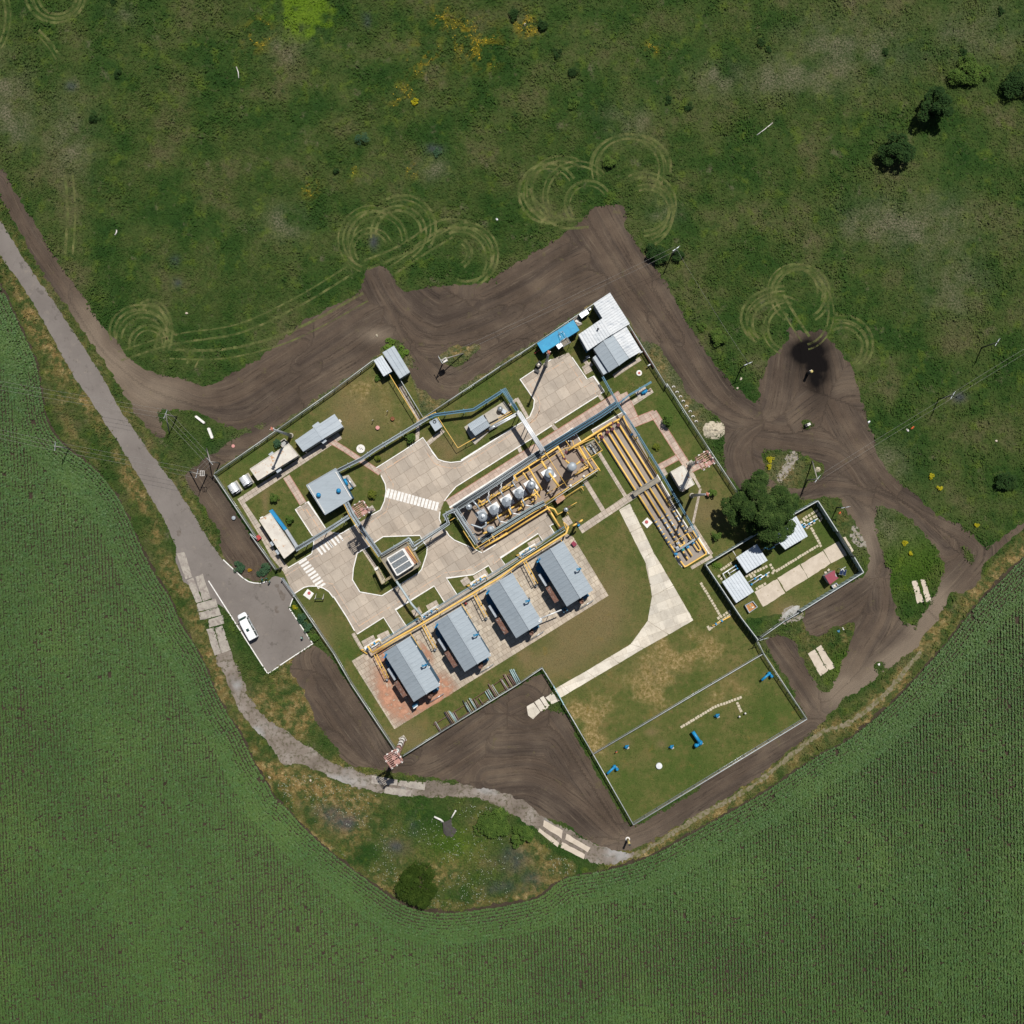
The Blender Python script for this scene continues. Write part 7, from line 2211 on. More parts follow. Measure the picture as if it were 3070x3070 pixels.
def tower(label, t, x, y, h=16.5, w_=2.5, rot=None, r0=.42):
 p = P(t, x, y); rot = ANG if rot is None else rot
 th = thing('floodlight_tower', label, 'tower', p, 'floodlight towers with square platforms')
 n = 7
 for k in range(n):
  z0, z1 = h * k / n, h * (k + 1) / n
  MB().tube([p + Vector((0, 0, z0)), p + Vector((0, 0, z1))], r0 * (1 - .3 * k / n), 12, r2=r0 * (1 - .3 * (k + 1) / n)).build('shaft', M_pinkm if k in (3, 6) else M_bandw, th)
 MB().box(p, 1.3, 1.3, .3, rot).build('foot', M_conc, th)
 ca, sa = math.cos(rot), math.sin(rot)
 def q(u, v, z=0):
  return p + Vector((u * ca - v * sa, u * sa + v * ca, h + z))
 mb = MB()
 for u in (-w_ / 2, 0, w_ / 2):
  mb.bar(q(u, -w_ / 2), q(u, w_ / 2), .12, .12)
 for k in range(8):
  v = -w_ / 2 + w_ * k / 7
  mb.bar(q(-w_ / 2, v, .02), q(w_ / 2, v, .02), .12 if k % 3 else .16, .12)
 mb.slab([q(-w_ * .15, -w_ * .5, .09), q(w_ * .5, -w_ * .5, .09), q(w_ * .5, -w_ * .2, .09), q(-w_ * .15, -w_ * .2, .09)], .03)
 mb.build('platform', M_pinkm, th)
 for u0, v0, u1, v1 in ((-1, -1, 1, -1), (1, -1, 1, 1), (1, 1, -1, 1), (-1, 1, -1, -1)):
  mb = MB()
  for z in (.55, 1.05):
   mb.tube([q(u0 * w_ / 2, v0 * w_ / 2, z), q(u1 * w_ / 2, v1 * w_ / 2, z)], .05, 6)
  for k in range(4):
   mb.tube([q((u0 + (u1 - u0) * k / 4) * w_ / 2, (v0 + (v1 - v0) * k / 4) * w_ / 2), q((u0 + (u1 - u0) * k / 4) * w_ / 2, (v0 + (v1 - v0) * k / 4) * w_ / 2, 1.05)], .04, 5)
  mb.build('hand_rail', M_pinkm, th)
 for k, (u, v) in enumerate(((-.9, -1.1), (0, -1.1), (.9, -1.1), (1.1, -.3), (1.1, .6), (-1.1, .3), (-.4, 1.1), (.5, 1.1))):
  MB().box(q(u * w_ / 2.1, v * w_ / 2.1, .5), .36, .30, .34, rot + k).build('floodlight', M_white, th)
 mb = MB()
 for k in range(14):
  z = 1 + k * (h - 1.5) / 14
  mb.tube([p + Vector((r0 + .12, -.2, z)), p + Vector((r0 + .12, .2, z))], .025, 4)
 mb.tube([p + Vector((r0 + .12, -.2, 0.05)), p + Vector((r0 + .12, -.2, h))], .03, 4); mb.tube([p + Vector((r0 + .12, .2, 0.05)), p + Vector((r0 + .12, .2, h))], .03, 4)
 mb.build('ladder', M_pinkm, th)
 return th


tower('white and faded red tower at the bottom corner of the fence', 'K', 803, 640, 18.5, 2.6, r0=.58)
tower('faded red tower beside the square blue-grey building and the pipe bridge', 'D', 440, 685, 16.5, 2.5)
tower('faded red tower rising beside the rust-streaked flat roof', 'F', 1235, 932, 17.5, 2.7)

# ================================================================ power poles and wires
M_pole = mat('pole_concrete', (.33, .31, .28), (.27, .25, .23), 1.5, .9)
M_poled = mat('pole_dark', (.10, .095, .09), (.07, .065, .06), 1.5, .9)
M_wire = mat('wire_metal', (.30, .29, .27), (.25, .24, .23), 1, .5)


def pole(label, base, h=8.0, struts=(), arm=None, m_=None, box=None, name='utility_pole', group='utility poles'):
 th = thing(name, label, 'pole', base, group)
 m_ = m_ or M_pole
 top = base + Vector((0, 0, h))
 MB().tube([base, top], .15, 8, r2=.10).build('shaft', m_, th)
 for s_ in struts:
  MB().tube([s_, top - Vector((0, 0, .35))], .14, 8, r2=.10).build('strut', m_, th)
 a = arm if arm is not None else 0
 d = Vector((math.cos(a), math.sin(a), 0))
 MB().bar(top - d * .95 - Vector((0, 0, .3)), top + d * .95 - Vector((0, 0, .3)), .1, .1).build('cross_arm', M_steel, th)
 for u in (-.85, 0, .85):
  MB().lathe(top + d * u - Vector((0, 0, .24)), [(.05, 0), (.09, .05), (.05, .12), (.08, .18), (.02, .26)], 8).build('insulator', M_bandw, th)
 if box:
  MB().box(box, 1.0, .8, 1.1, .5).build('transformer', M_bandw, th)
 return th, top


_, t1 = pole('dark A-frame power pole on the grass by the asphalt road', P('R', 1280, 848), 8.0, [P('R', 1225, 955)], 1.2, M_pole)
_, t2 = pole('white strutted power pole just outside the left fence corner', P('R', 1592, 1180), 8.0, [P('R', 1495, 1072)], 2.3)
_, t3 = pole('dark A-frame pole with a switch frame nearest the road', P('R', 1500, 1265), 8.0, [P('R', 1372, 1240)], 1.3, M_pole)
mb = MB(); c = t3 + Vector((.9, .1, -.9))
for u in (-.4, 0, .4):
 mb.bar(c + Vector((u, -.5, 0)), c + Vector((u, .5, 0)), .1, .1)
mb.bar(c + Vector((-.45, -.5, 0)), c + Vector((.45, -.5, 0)), .08, .08); mb.bar(c + Vector((-.45, .5, 0)), c + Vector((.45, .5, 0)), .08, .08)
o = mb.build('switch_frame', M_bandw, _)
_, t4 = pole('single power pole standing in the left crop field', P('R', 506, 1073), 8.0, [], 1.5, M_pole)
_, t5 = pole('strutted power pole on the weedy island between soil tracks', P('G', 1240, 345), 8.0, [P('G', 1295, 125)], .9)
_, t6 = pole('strutted pole with a white transformer on the dry grass island', P('A', 1262, 935), 7.0, [P('A', 1505, 810)], 2.1, M_pole, P('A', 1290, 890, 4.5) + Vector((0, 0, -.5)))
_, t7 = pole('dark pole at the soil corner beside two bushes', P('N', 1862, 1455), 8.0, [], .6, M_poled)
_, t8 = pole('dark pole in the grass left of the burnt soil', P('Q', 331, 573), 7.5, [], .4, M_poled)
_, t9 = pole('dark pole in the right hand meadow, closer to the soil', P('Q', 1448, 748), 8.0, [], 1.0, M_poled)
_, t10 = pole('dark pole in the right hand meadow, farther out', P('Q', 1692, 458), 8.0, [], 1.0, M_poled)
_, t11 = pole('thin dark lamp pole behind the annex wall', P('Q', 873, 1361), 6.5, [], .2, M_poled)
_, t12 = pole('thin pole at the lower left corner of the annex', P('V', 342, 412), 6.0, [], .3, M_poled)


def wires(label, a, b, n=3, sag=.6, ang=0.0, gap=.85):
 th = thing('power_line', label, 'wire', (a.x, a.y, 0), 'overhead wires')
 d = Vector((math.cos(ang), math.sin(ang), 0))
 for k in range(n):
  o_ = d * (k - (n - 1) / 2) * gap
  pts = [a.lerp(b, u) + o_ - Vector((0, 0, sag * 4 * u * (1 - u))) for u in np.linspace(0, 1, 9)]
  MB().tube(pts, .016, 4).build('wire', M_wire, th)


wires('wires from the grass A-frame pole to the white strutted pole', t1, t2, 3, .4, 1.0)
wires('wires from the white strutted pole to the switch pole', t2, t3, 3, .2, 1.6)
wires('wires from the grass A-frame pole out over the left field', t1, P('R', -40, 610, 8), 3, .8, 1.5)
wires('wires from the switch pole over the road to the field pole', t3, t4, 3, .8, 1.5)
wires('wires from the field pole to the left edge of the photo', t4, P('R', -40, 960, 8), 3, .4, 1.5)
wires('wires from the island pole to the nearer right meadow pole', t5, t9, 2, .9, 2.1)
wires('wires from the nearer right meadow pole to the right edge', t9, P('Q', 1990, 445, 8), 2, .6, 2.1)
wires('wires from the transformer pole along the plowed strip to the upper pole', t6, t7, 2, 1.0, 2.1)
wires('wires from the upper corner pole past the pole left of the burnt soil', t7, t8, 1, 1.0, 2.1)

# ================================================================ vehicles, people
def van(label, t, x, y, dx, dy):
 """dx,dy: direction of travel in the photo"""
 c = P(t, x, y, 1.0); c.z = 0
 ang = math.atan2(-dy, dx)
 th = thing('parked_van', label, 'van', c)
 u = Vector((math.cos(ang), math.sin(ang), 0)); v = Vector((-u.y, u.x, 0)); z = Vector((0, 0, 1))
 # cross sections along the length: (s, half width low, half width roof, z low, z belt, z roof)
 sec = [(-2.95, .88, .80, .45, 1.2, 2.25), (-2.85, .97, .84, .32, 1.25, 2.45), (-1.0, 1.0, .86, .30, 1.25, 2.52), (1.05, 1.0, .85, .30, 1.25, 2.46), (1.62, 1.0, .80, .30, 1.22, 2.10), (2.15, .98, .76, .30, 1.12, 1.40), (2.72, .92, .70, .32, .95, 1.08), (2.98, .74, .55, .42, .75, .85)]
 vs, fs = [], []
 for s_, wl, wr, zl, zb, zr in sec:
  ring_ = [(-wl * .92, zl), (-wl, zl + .25), (-wl, zb), (-wr, zr - .10), (-wr * .82, zr), (0, zr + .03), (wr * .82, zr), (wr, zr - .10), (wl, zb), (wl, zl + .25), (wl * .92, zl)]
  vs += [c + u * s_ + v * a + z * b for a, b in ring_]
 k = 11
 for i in range(len(sec) - 1):
  for j in range(k):
   fs.append((i * k + j, i * k + (j + 1) % k, (i + 1) * k + (j + 1) % k, (i + 1) * k + j))
 fs += [tuple(range(k)), tuple(range((len(sec) - 1) * k, len(sec) * k))]
 mb = MB(); mb.add(vs, fs, 0, False)
 vm = mat('van_white', (.80, .81, .82), (.76, .77, .79), .5, .25, spec=.5)
 mb.build('body', vm, th)
 mb = MB(); mb.slab([c + u * 1.66 + v * a + z * 2.09 for a in (-.74, .74)] + [c + u * 2.13 + v * a + z * 1.47 for a in (.80, -.80)], .05)
 gl = mat('van_glass', (.02, .05, .045), (.03, .06, .055), 1, .05, spec=.7)
 mb.build('windscreen', gl, th)
 for s_ in (-1, 1):
  for a0, a1 in ((-2.6, -1.5), (-1.35, -.2), (-.05, 1.0), (1.1, 1.6)):
   mb = MB()
   b0, b1 = 1.32, 2.15 if a1 < 1.2 else 1.95
   pts = [c + u * a0 + v * s_ * 1.005 + z * b0, c + u * a1 + v * s_ * 1.005 + z * b0, c + u * a1 + v * s_ * .92 + z * b1, c + u * a0 + v * s_ * .92 + z * b1]
   mb.add(pts + [p - v * s_ * .04 for p in pts], [(0, 1, 2, 3), (7, 6, 5, 4), (0, 4, 5, 1), (1, 5, 6, 2), (2, 6, 7, 3), (3, 7, 4, 0)])
   mb.build('side_window', gl, th)
  for a in (-1.75, 1.95):
   p = c + u * a + v * s_ * .86 + z * .36
   tw = MB().tube([p, p + v * s_ * .14], .36, 16).build('tyre', M_cable, th)
   MB().tube([p + v * s_ * .10, p + v * s_ * .16], .2, 12).build('rim', M_galv, tw)
  p = c + u * 1.75 + v * s_ * 1.15 + z * 1.35
  MB().box(p, .14, .30, .3, ang).build('mirror', M_dark, th)
  p = c + u * 2.72 + v * s_ * .70 + z * .82
  MB().box(p, .16, .3, .14, ang).build('headlight', M_galv, th)
  p = c - u * 2.92 + v * s_ * .78 + z * 1.05
  MB().box(p, .08, .14, .35, ang).build('tail_light', M_red, th)
 p = c - u * .75 + z * 2.53
 MB().box(p, .62, .62, .06, ang).build('roof_hatch', gl, th)
 mb = MB(); mb.bar(c - u * .9 - v * 1.04 + z * 1.2, c + u * 1.1 - v * 1.04 + z * 1.2, .10, .35); mb.build('sliding_door_rail', M_galv, th)
 MB().box(c + u * 2.93 + z * .33, .16, 1.5, .22, ang).build('bumper', M_dark, th)
 return th


van('white high roofed passenger van parked along the white kerb', 'H', 937, 1072, -152, -282)


def person(label, t, x, y, top_c, leg_c, hair_c=(.05, .035, .025), face=0.0, arm=(.1, .1), stride=.12, hat=None):
 base = P(t, x, y, .9); base.z = .022
 th = thing('person', label, 'person', base, 'people at the gate' if hat is None else None)
 V = {'pel': (0, 0, .95), 'spi': (0, 0, 1.18), 'che': (0, 0, 1.38), 'nec': (0, 0, 1.52), 'hd0': (.02, 0, 1.60), 'hd1': (.02, 0, 1.70),
   'lh': (0, .10, .90), 'lk': (stride * .6, .11, .50), 'la': (stride * .3, .11, .09), 'lt': (stride * .3 + .16, .12, .04), 'rh': (0, -.10, .90), 'rk': (-stride * .3, -.11, .50), 'ra': (-stride, -.11, .09), 'rt': (-stride + .16, -.12, .04),
   'ls': (0, .19, 1.42), 'le': (-.02 + arm[0] * .4, .25, 1.14), 'lw': (arm[0] * 1.6 + .02, .24, .92), 'lf': (arm[0] * 1.8 + .05, .23, .82), 'rs': (0, -.19, 1.42), 're': (-.02 + arm[1] * .4, -.25, 1.14), 'rw': (arm[1] * 1.6 + .02, -.24, .92), 'rf': (arm[1] * 1.8 + .05, -.23, .82)}
 R_ = {'pel': .145, 'spi': .13, 'che': .155, 'nec': .06, 'hd0': .095, 'hd1': .10, 'lh': .09, 'rh': .09, 'lk': .06, 'rk': .06, 'la': .045, 'ra': .045, 'lt': .04, 'rt': .04, 'ls': .065, 'rs': .065, 'le': .045, 're': .045, 'lw': .034, 'rw': .034, 'lf': .036, 'rf': .036}
 E_ = [('pel', 'spi'), ('spi', 'che'), ('che', 'nec'), ('nec', 'hd0'), ('hd0', 'hd1'), ('pel', 'lh'), ('lh', 'lk'), ('lk', 'la'), ('la', 'lt'), ('pel', 'rh'), ('rh', 'rk'), ('rk', 'ra'), ('ra', 'rt'), ('che', 'ls'), ('ls', 'le'), ('le', 'lw'), ('lw', 'lf'), ('che', 'rs'), ('rs', 're'), ('re', 'rw'), ('rw', 'rf')]
 names = list(V)
 me = bpy.data.meshes.new('tmp'); ca, sa = math.cos(face), math.sin(face)
 me.from_pydata([(V[k][0] * ca - V[k][1] * sa, V[k][0] * sa + V[k][1] * ca, V[k][2]) for k in names], [(names.index(a), names.index(b)) for a, b in E_], [])
 ob = bpy.data.objects.new('tmp', me); COL.objects.link(ob)
 ob.modifiers.new('s', 'SKIN'); sv = me.skin_vertices[0].data
 for i, k in enumerate(names):
  sv[i].radius = (R_[k], R_[k]); sv[i].use_root = (k == 'pel')
 ss = ob.modifiers.new('u', 'SUBSURF'); ss.levels = 2; ss.render_levels = 2
 dg = bpy.context.evaluated_depsgraph_get(); dg.update()
 em = bpy.data.meshes.new_from_object(ob.evaluated_get(dg))
 COL.objects.unlink(ob); bpy.data.objects.remove(ob)
 for nm, cc in (('skin', (.38, .22, .15)), ('top_' + label[:8], top_c), ('legs_' + label[:8], leg_c), ('shoe', (.03, .03, .03)), ('hair_' + label[:8], hair_c)):
  em.materials.append(mat(nm, cc, None, 4, .8))
 for pl in em.polygons:
  z_ = pl.center.z; r_ = math.hypot(pl.center.x, pl.center.y)
  pl.material_index = 3 if z_ < .10 else (2 if z_ < .97 and r_ < .215 else (0 if z_ > 1.50 or (z_ < 1.0 and r_ >= .2) else 1))
  pl.use_smooth = True
 b = bpy.data.objects.new('body', em); COL.objects.link(b); b.parent = th; WL[b.name] = base.copy()
 hm = MB(); hp = base + Vector((.02 * ca, .02 * sa, 1.66))
 hm.lathe(hp, [(.105, -.03), (.118, .05), (.10, .12), (.05, .155), (.005, .16)], 12); hm.build('hair' if hat is None else 'cap', mat('hair_' + label[:8], hair_c) if hat is None else hat, th)
 nb = MB(); nb.ball(base + Vector((.115 * ca, .115 * sa, 1.655)), .022, 6); nb.build('nose', mat('skin', (.38, .22, .15)), th)
 return th


person('person in a teal top standing left of two others at the gate', 'H', 1105, 535, (.03, .25, .20), (.03, .03, .04), face=.3)
person('person in a bright orange top at the gate', 'H', 1152, 518, (.65, .10, .02), (.04, .04, .05), face=-1.5, arm=(.15, .05))
person('person in a light blue top nearest the asphalt at the gate', 'H', 1185, 562, (.15, .30, .62), (.03, .035, .05), face=2.0, arm=(.05, .2))
person('person in dark clothes and a white cap alone in the car park', 'H', 1565, 1205, (.025, .025, .03), (.05, .05, .06), face=.9, stride=.2, hat=M_white)

# ================================================================ yard objects round the trailer
q = PS('B', '847,420 917,540 493,806 425,692', 3.3)
tr_ = thing('site_trailer', 'long bright blue site trailer parked along the upper fence', 'trailer', (cen(q).x, cen(q).y, 0))
MB().prism(inset(q, .12), .55, 3.15).build('body', M_wallb, tr_)
r = MB().prism(q, 3.15, 3.32).build('roof', mat('trailer_blue', (.006, .22, .42), (.008, .27, .48), .8, .5, wear=(.20, .34, .40), wearamt=.64), tr_)
mb = MB(); mb.bar(q[0].lerp(q[3], .44) + Vector((0, 0, .05)), q[1].lerp(q[2], .44) + Vector((0, 0, .05)), .12, .06); mb.build('roof_seam', M_dblue, r)
for a in (.18, .3, .7, .82):
 for e in ((q[0], q[3]), (q[1], q[2])):
  p = e[0].lerp(e[1], a); c_ = cen(q); d = Vector((c_.x - p.x, c_.y - p.y, 0)).normalized(); p = p.lerp(Vector((p.x, p.y, 0)), 1) ; p.z = .45
  m_d = (q[1] - q[0]).normalized(); s_ = 1 if (c_ - p).dot(m_d) > 0 else -1
  MB().tube([p + m_d * s_ * .15, p + m_d * s_ * .42], .43, 14).build('wheel', M_cable, tr_)
mb = MB(); mb.bar(q[2].lerp(q[3], .5) * 1 - Vector((0, 0, 2.6)), q[2].lerp(q[3], .5) + (q[3] - q[0]).normalized() * 1.2 - Vector((0, 0, 2.75)), .12, .12); mb.build('tow_bar', M_red, tr_)
mb = MB(); p = inset(q, .12); a, b = p[1].lerp(p[2], .55), p[1].lerp(p[2], .61); a.z = b.z = 0; mb.prism([a, b, b + (q[1] - q[0]).normalized() * .06, a + (q[1] - q[0]).normalized() * .06], .8, 2.8); d_ = mb.build('door', M_lgrey, tr_)
q = PS('g', '805,670 970,560 1060,690 905,810', 3.4)
wt = thing('water_tank', 'dark framed stand carrying a square white lidded tank', 'tank', (cen(q).x, cen(q).y, 0))
MB().prism(inset(q, .05), 1.9, 3.35).build('tank', M_wallb, wt); MB().prism(q, 3.35, 3.46).build('lid', M_wpipe, wt)
for p in q:
 MB().box((p.x, p.y, .02), .14, .14, 1.9, -ANG).build('leg', M_dark, wt)
mb = MB()
for i in range(4):
 a, b = q[i].copy(), q[(i + 1) % 4].copy(); a.z = b.z = 1.85; mb.bar(a, b, .12, .12)
mb.build('frame', M_dark, wt)
q = PS('g', '905,215 1050,155 1320,575 1130,720 ', 3.4); 
sc_ = thing('scaffold', 'see-through grey scaffold frame beside the blue trailer', 'scaffold', (cen(q).x, cen(q).y, 0))
q = PS('g', '960,545 1200,390 1325,575 1080,730', 3.4)
mb = MB()
for k in range(9):
 mb.bar(q[0].lerp(q[3], (k + .5) / 9), q[1].lerp(q[2], (k + .5) / 9), .12, .04)
mb.build('mesh_deck', M_grate, sc_)
for p in q:
 MB().tube([Vector((p.x, p.y, .02)), Vector((p.x, p.y, 4.4))], .05, 6).build('standard', M_steel, sc_)
for i in range(4):
 MB().tube([q[i] + Vector((0, 0, .9)), q[(i + 1) % 4] + Vector((0, 0, .9))], .04, 6).build('ledger', M_steel, sc_)
q2 = PS('g', '905,235 1050,160 1180,390 1010,510', 4.0)
for i in range(4):
 MB().tube([q2[i], q2[(i + 1) % 4]], .05, 6).build('ledger', M_galv, sc_)
for p in q2:
 MB().tube([Vector((p.x, p.y, 3.4)), p], .04, 6).build('standard', M_galv, sc_)
q = PS('g', '65,1360 215,1215 310,1340 160,1470', 1.6)


def skip(name, label, q, h, m_, fill, cat='skip', bits=5):
 th = thing(name, label, cat, (cen(q).x, cen(q).y, 0))
 iq = inset(q, .14)
 MB().prism(iq, .06, h * .55).build('contents', fill, th)
 for i in range(4):
  a, b = q[i].copy(), q[(i + 1) % 4].copy(); a.z = b.z = 0.02
  ia, ib = iq[i], iq[(i + 1) % 4]
  MB().prism([a, b, ib, ia], .03, h + .002 * i).build('side', m_, th)
 rr = random.Random(len(label))
 for k in range(bits):
  p = iq[0].lerp(iq[1], rr.uniform(.25, .75)).lerp(iq[3].lerp(iq[2], rr.uniform(.25, .75)), rr.uniform(.25, .75)); p.z = h * .55
  MB().box(p, rr.uniform(.2, .5), rr.uniform(.15, .3), rr.uniform(.08, .2), rr.uniform(0, 3)).build('debris', [M_yrail, M_bandw, M_conc][k % 3], th)
 return th


skip('waste_skip', 'dark open skip with yellow rubbish inside beside the mast', q, 1.5, M_dark, M_conc)
skip('sand_crate', 'wooden crate filled with orange rubble in the annex corner', PS('G', '515,1795 610,1745 665,1815 565,1885', 1.0), 1.0, M_steel, mat('orange_rubble', (.46, .22, .08), (.38, .18, .07), 4, .9, bump=.5), 'crate', 4)
for k, (s_, h, lb) in enumerate((('908,352 945,330 980,372 945,402', 1.9, 'pale metal cabinet beside the zinc shed, left of two'), ('955,330 1000,300 1025,345 985,372', 1.8, 'pale metal cabinet beside the zinc shed, right of two'), ('1020,290 1045,280 1050,300 1030,312', 1.2, 'small grey box at the corner of the zinc shed'))):
 q = PS('B', s_, h)
 t_ = thing('metal_cabinet', lb, 'cabinet', (cen(q).x, cen(q).y, 0))
 MB().prism([Vector((p.x, p.y, 0)) for p in q], .03, h).build('body', M_wallg, t_)
 MB().prism([cen(q) + (p - cen(q)) * 1.06 for p in q], h, h + .08).build('lid', M_galv, t_)
q = PS('B', '838,415 895,370 950,470 900,495', .3)
t_ = thing('broken_footing', 'cracked grey concrete slab between the trailer and the cabinets', 'slab', (cen(q).x, cen(q).y, 0)); MB().prism([Vector((p.x, p.y, 0)) for p in q], .02, .3).build('slab', M_slabg, t_)
for k in range(4):
 p = q[0].lerp(q[2], .2 + k * .17); MB().box((p.x, p.y, .3), .5, .3, .2, k).build('rubble', M_bandw, t_)
p = P('B', 425, 1012, .4); t_ = thing('wheelbarrow', 'dark small cart next to the skip', 'cart', (p.x, p.y, 0))
MB().box((p.x, p.y, .3), 1.0, .6, .35, -.5).build('tray', M_dark, t_); MB().tube([(p.x - .5, p.y + .2, .22), (p.x - .42, p.y + .26, .22)], .2, 10).build('wheel', M_cable, t_); MB().tube([(p.x + .4, p.y - .2, .5), (p.x + .9, p.y - .5, .6)], .03, 5).build('handle', M_steel, t_)
p = P('B', 1015, 850, 1); t_ = thing('gas_meter', 'grey valve unit in the nook of the garage wall', 'valve', (p.x, p.y, 0))
MB().box((p.x, p.y, .03), .7, .5, .9, .4).build('body', M_steel, t_); MB().lathe((p.x, p.y, .93), [(.2, 0), (.2, .2), (.05, .3)], 10).build('cap', M_galv, t_)
th_ = piperun('brown_pipe', 'long rusty brown pipe between the zinc shed and the fence', 'pipe', [(PS('B', '1520,545 1780,975', .5), .22, M_rusty)], posts=((0, 3),))
for k, (x, y) in enumerate(((1635, 795), (1730, 942))):
 p = P('B', x, y, 1.4); t_ = thing('white_valve', ['white valve on the rusty brown pipe nearest the zinc shed', 'white valve farther along the rusty brown pipe'][k], 'valve', (p.x, p.y, 0))
 MB().tube([(p.x - .4, p.y - .2, 1.2), (p.x + .3, p.y + .2, 1.2)], .14, 8).build('body', M_wpipe, t_); MB().tube([(p.x, p.y, .02), (p.x, p.y, 1.2)], .07, 6).build('stand', M_steel, t_)

# --- round covers and targets -----------------------------------------------------------
def cover(name, label, t, x, y, r, m_, h=.25, target=None, pad=None, cat='manhole', group=None):
 p = P(t, x, y)
 th = thing(name, label, cat, p, group)
 if pad:
  MB().prism(PS(t, pad), .02, .12).build('pad', M_white, th)
 MB().lathe(p, [(r, .02), (r, h), (r * .92, h + .04), (.01, h + .06)], 24, smooth=False).build('lid', m_, th)
 if target:
  MB().lathe((p.x, p.y, h + .05), [(target, 0), (target, .06), (.01, .08)], 20, smooth=False).build('target_disc', mat('dull_red', (.42, .10, .10), (.38, .09, .09), 2, .8), th)
 return th


cover('hatch_cover', 'round white concrete cover with a red centre on the upper right lawn', 'B', 1607, 1038, .60, M_white, .2, .26)
cover('hatch_cover', 'square white pad with a red disc beside the long pipe bed', 'F', 727, 1603, .36, mat('dull_red', (.42, .10, .10), (.38, .09, .09), 2, .8), .2, None, '675,1610 735,1550 797,1610 733,1676')
cover('hatch_cover', 'square white pad with a red disc by the gate lawn', 'H', 1650, 688, .34, mat('dull_red', (.42, .10, .10), (.38, .09, .09), 2, .8), .2, None, '1580,710 1632,640 1706,692 1656,765')
cover('hatch_cover', 'round white cover with dark bits on the lawn above the yard', 'A', 316, 1915, .90, M_white, .25)
cover('hatch_cover', 'pink round lid on the lawn by the dry grass strips', 'A', 513, 1672, .43, mat('pink_lid', (.58, .27, .25), (.52, .25, .23), 2, .8), .5)
cover('hatch_cover', 'rust brown round lid on the lawn by the dry grass strips', 'A', 686, 1567, .43, M_rust, .6)
cover('hatch_cover', 'dark grey round lid outside the left fence', 'C', 780, 1556, .42, M_steel, .5)
cover('hatch_cover', 'flat pink disc lying on soil outside the fence corner', 'C', 770, 724, .36, mat('pink_lid', (.58, .27, .25)), .08)
cover('hatch_cover', 'large white round lid on the valve plot grass', 'L', 853, 898, .66, M_wpipe, .5)
mb = MB()
for k in range(5):
 p = P('A', 300 + k * 9, 1905 + (k * 37) % 22, .33); mb.box((p.x, p.y, .31), .16, .1, .08, k)
t_ = tag(mb.build('debris_chip', M_dark), 'dark debris chips lying on the white round cover', 'debris')
for k, (x, y) in enumerate(((460, 1595), (628, 1490))):
 p = P('A', x, y); t_ = thing('marker_post', ['dark short post left on the dry lawn', 'dark short post right on the dry lawn'][k], 'post', p, 'short posts on the dry lawn')
 MB().tube([p, p + Vector((.05, .1, 1.6))], .06, 6).build('post', M_dark, t_); MB().box(p + Vector((.05, .1, 1.5)), .35, .08, .25, .6).build('plate', M_wallw, t_)

# --- transformer kiosks ---------------------------------------------------------------
for k, (x, y) in enumerate(((775, 1210), (910, 1122))):
 c = P('C', x, y, 1.5); c.z = 0
 t_ = thing('transformer_kiosk', ['rounded white transformer kiosk nearest the fence corner', 'rounded white transformer kiosk next to the rust-stained building'][k], 'transformer', c, 'white transformer kiosks')
 u = Vector((math.cos(-ANG - .0), math.sin(-ANG), 0)); u = Vector((math.cos(math.radians(122)), math.sin(math.radians(122)), 0)); v = Vector((-u.y, u.x, 0))
 MB().prism([c + u * 1.25 + v * 1.15, c - u * 1.15 + v * 1.15, c - u * 1.15 - v * 1.15, c + u * 1.25 - v * 1.15], .02, .18).build('base', M_conc, t_)
 mb = MB(); n_ = 10; vs = []
 for s_ in (-.95, .95):
  vs += [c + u * s_ + v * .95 * math.cos(a) + Vector((0, 0, 1.5 + .75 * math.sin(a))) for a in np.linspace(0, math.pi, n_)] + [c + u * s_ - v * .95 + Vector((0, 0, .18)), c + u * s_ + v * .95 + Vector((0, 0, .18))]
 m_ = n_ + 2
 mb.add(vs, [(i, (i + 1) % m_, m_ + (i + 1) % m_, m_ + i) for i in range(m_)] + [tuple(range(m_))[::-1], tuple(range(m_, 2 * m_))])
 mb.build('housing', mat('kiosk_white', (.66, .68, .70), (.58, .60, .63), 1.5, .35, .25), t_)
 for j in range(3):
  p = c - u * (.35) + v * (.55 - .4 * j) + Vector((0, 0, 2.0))
  MB().lathe(p, [(.10, 0), (.12, .1), (.06, .2), (.11, .3), (.03, .5)], 8).build('bushing', M_bandw, t_)
 MB().box(c - u * 1.0 - v * .3 + Vector((0, 0, .3)), .5, 1.0, 1.1, math.radians(122)).build('cooling_fins', M_wallg, t_)
 MB().box(c - u * .98 + v * .5 + Vector((0, 0, .35)), .12, .7, 1.3, math.radians(122)).build('door', M_dark, t_)

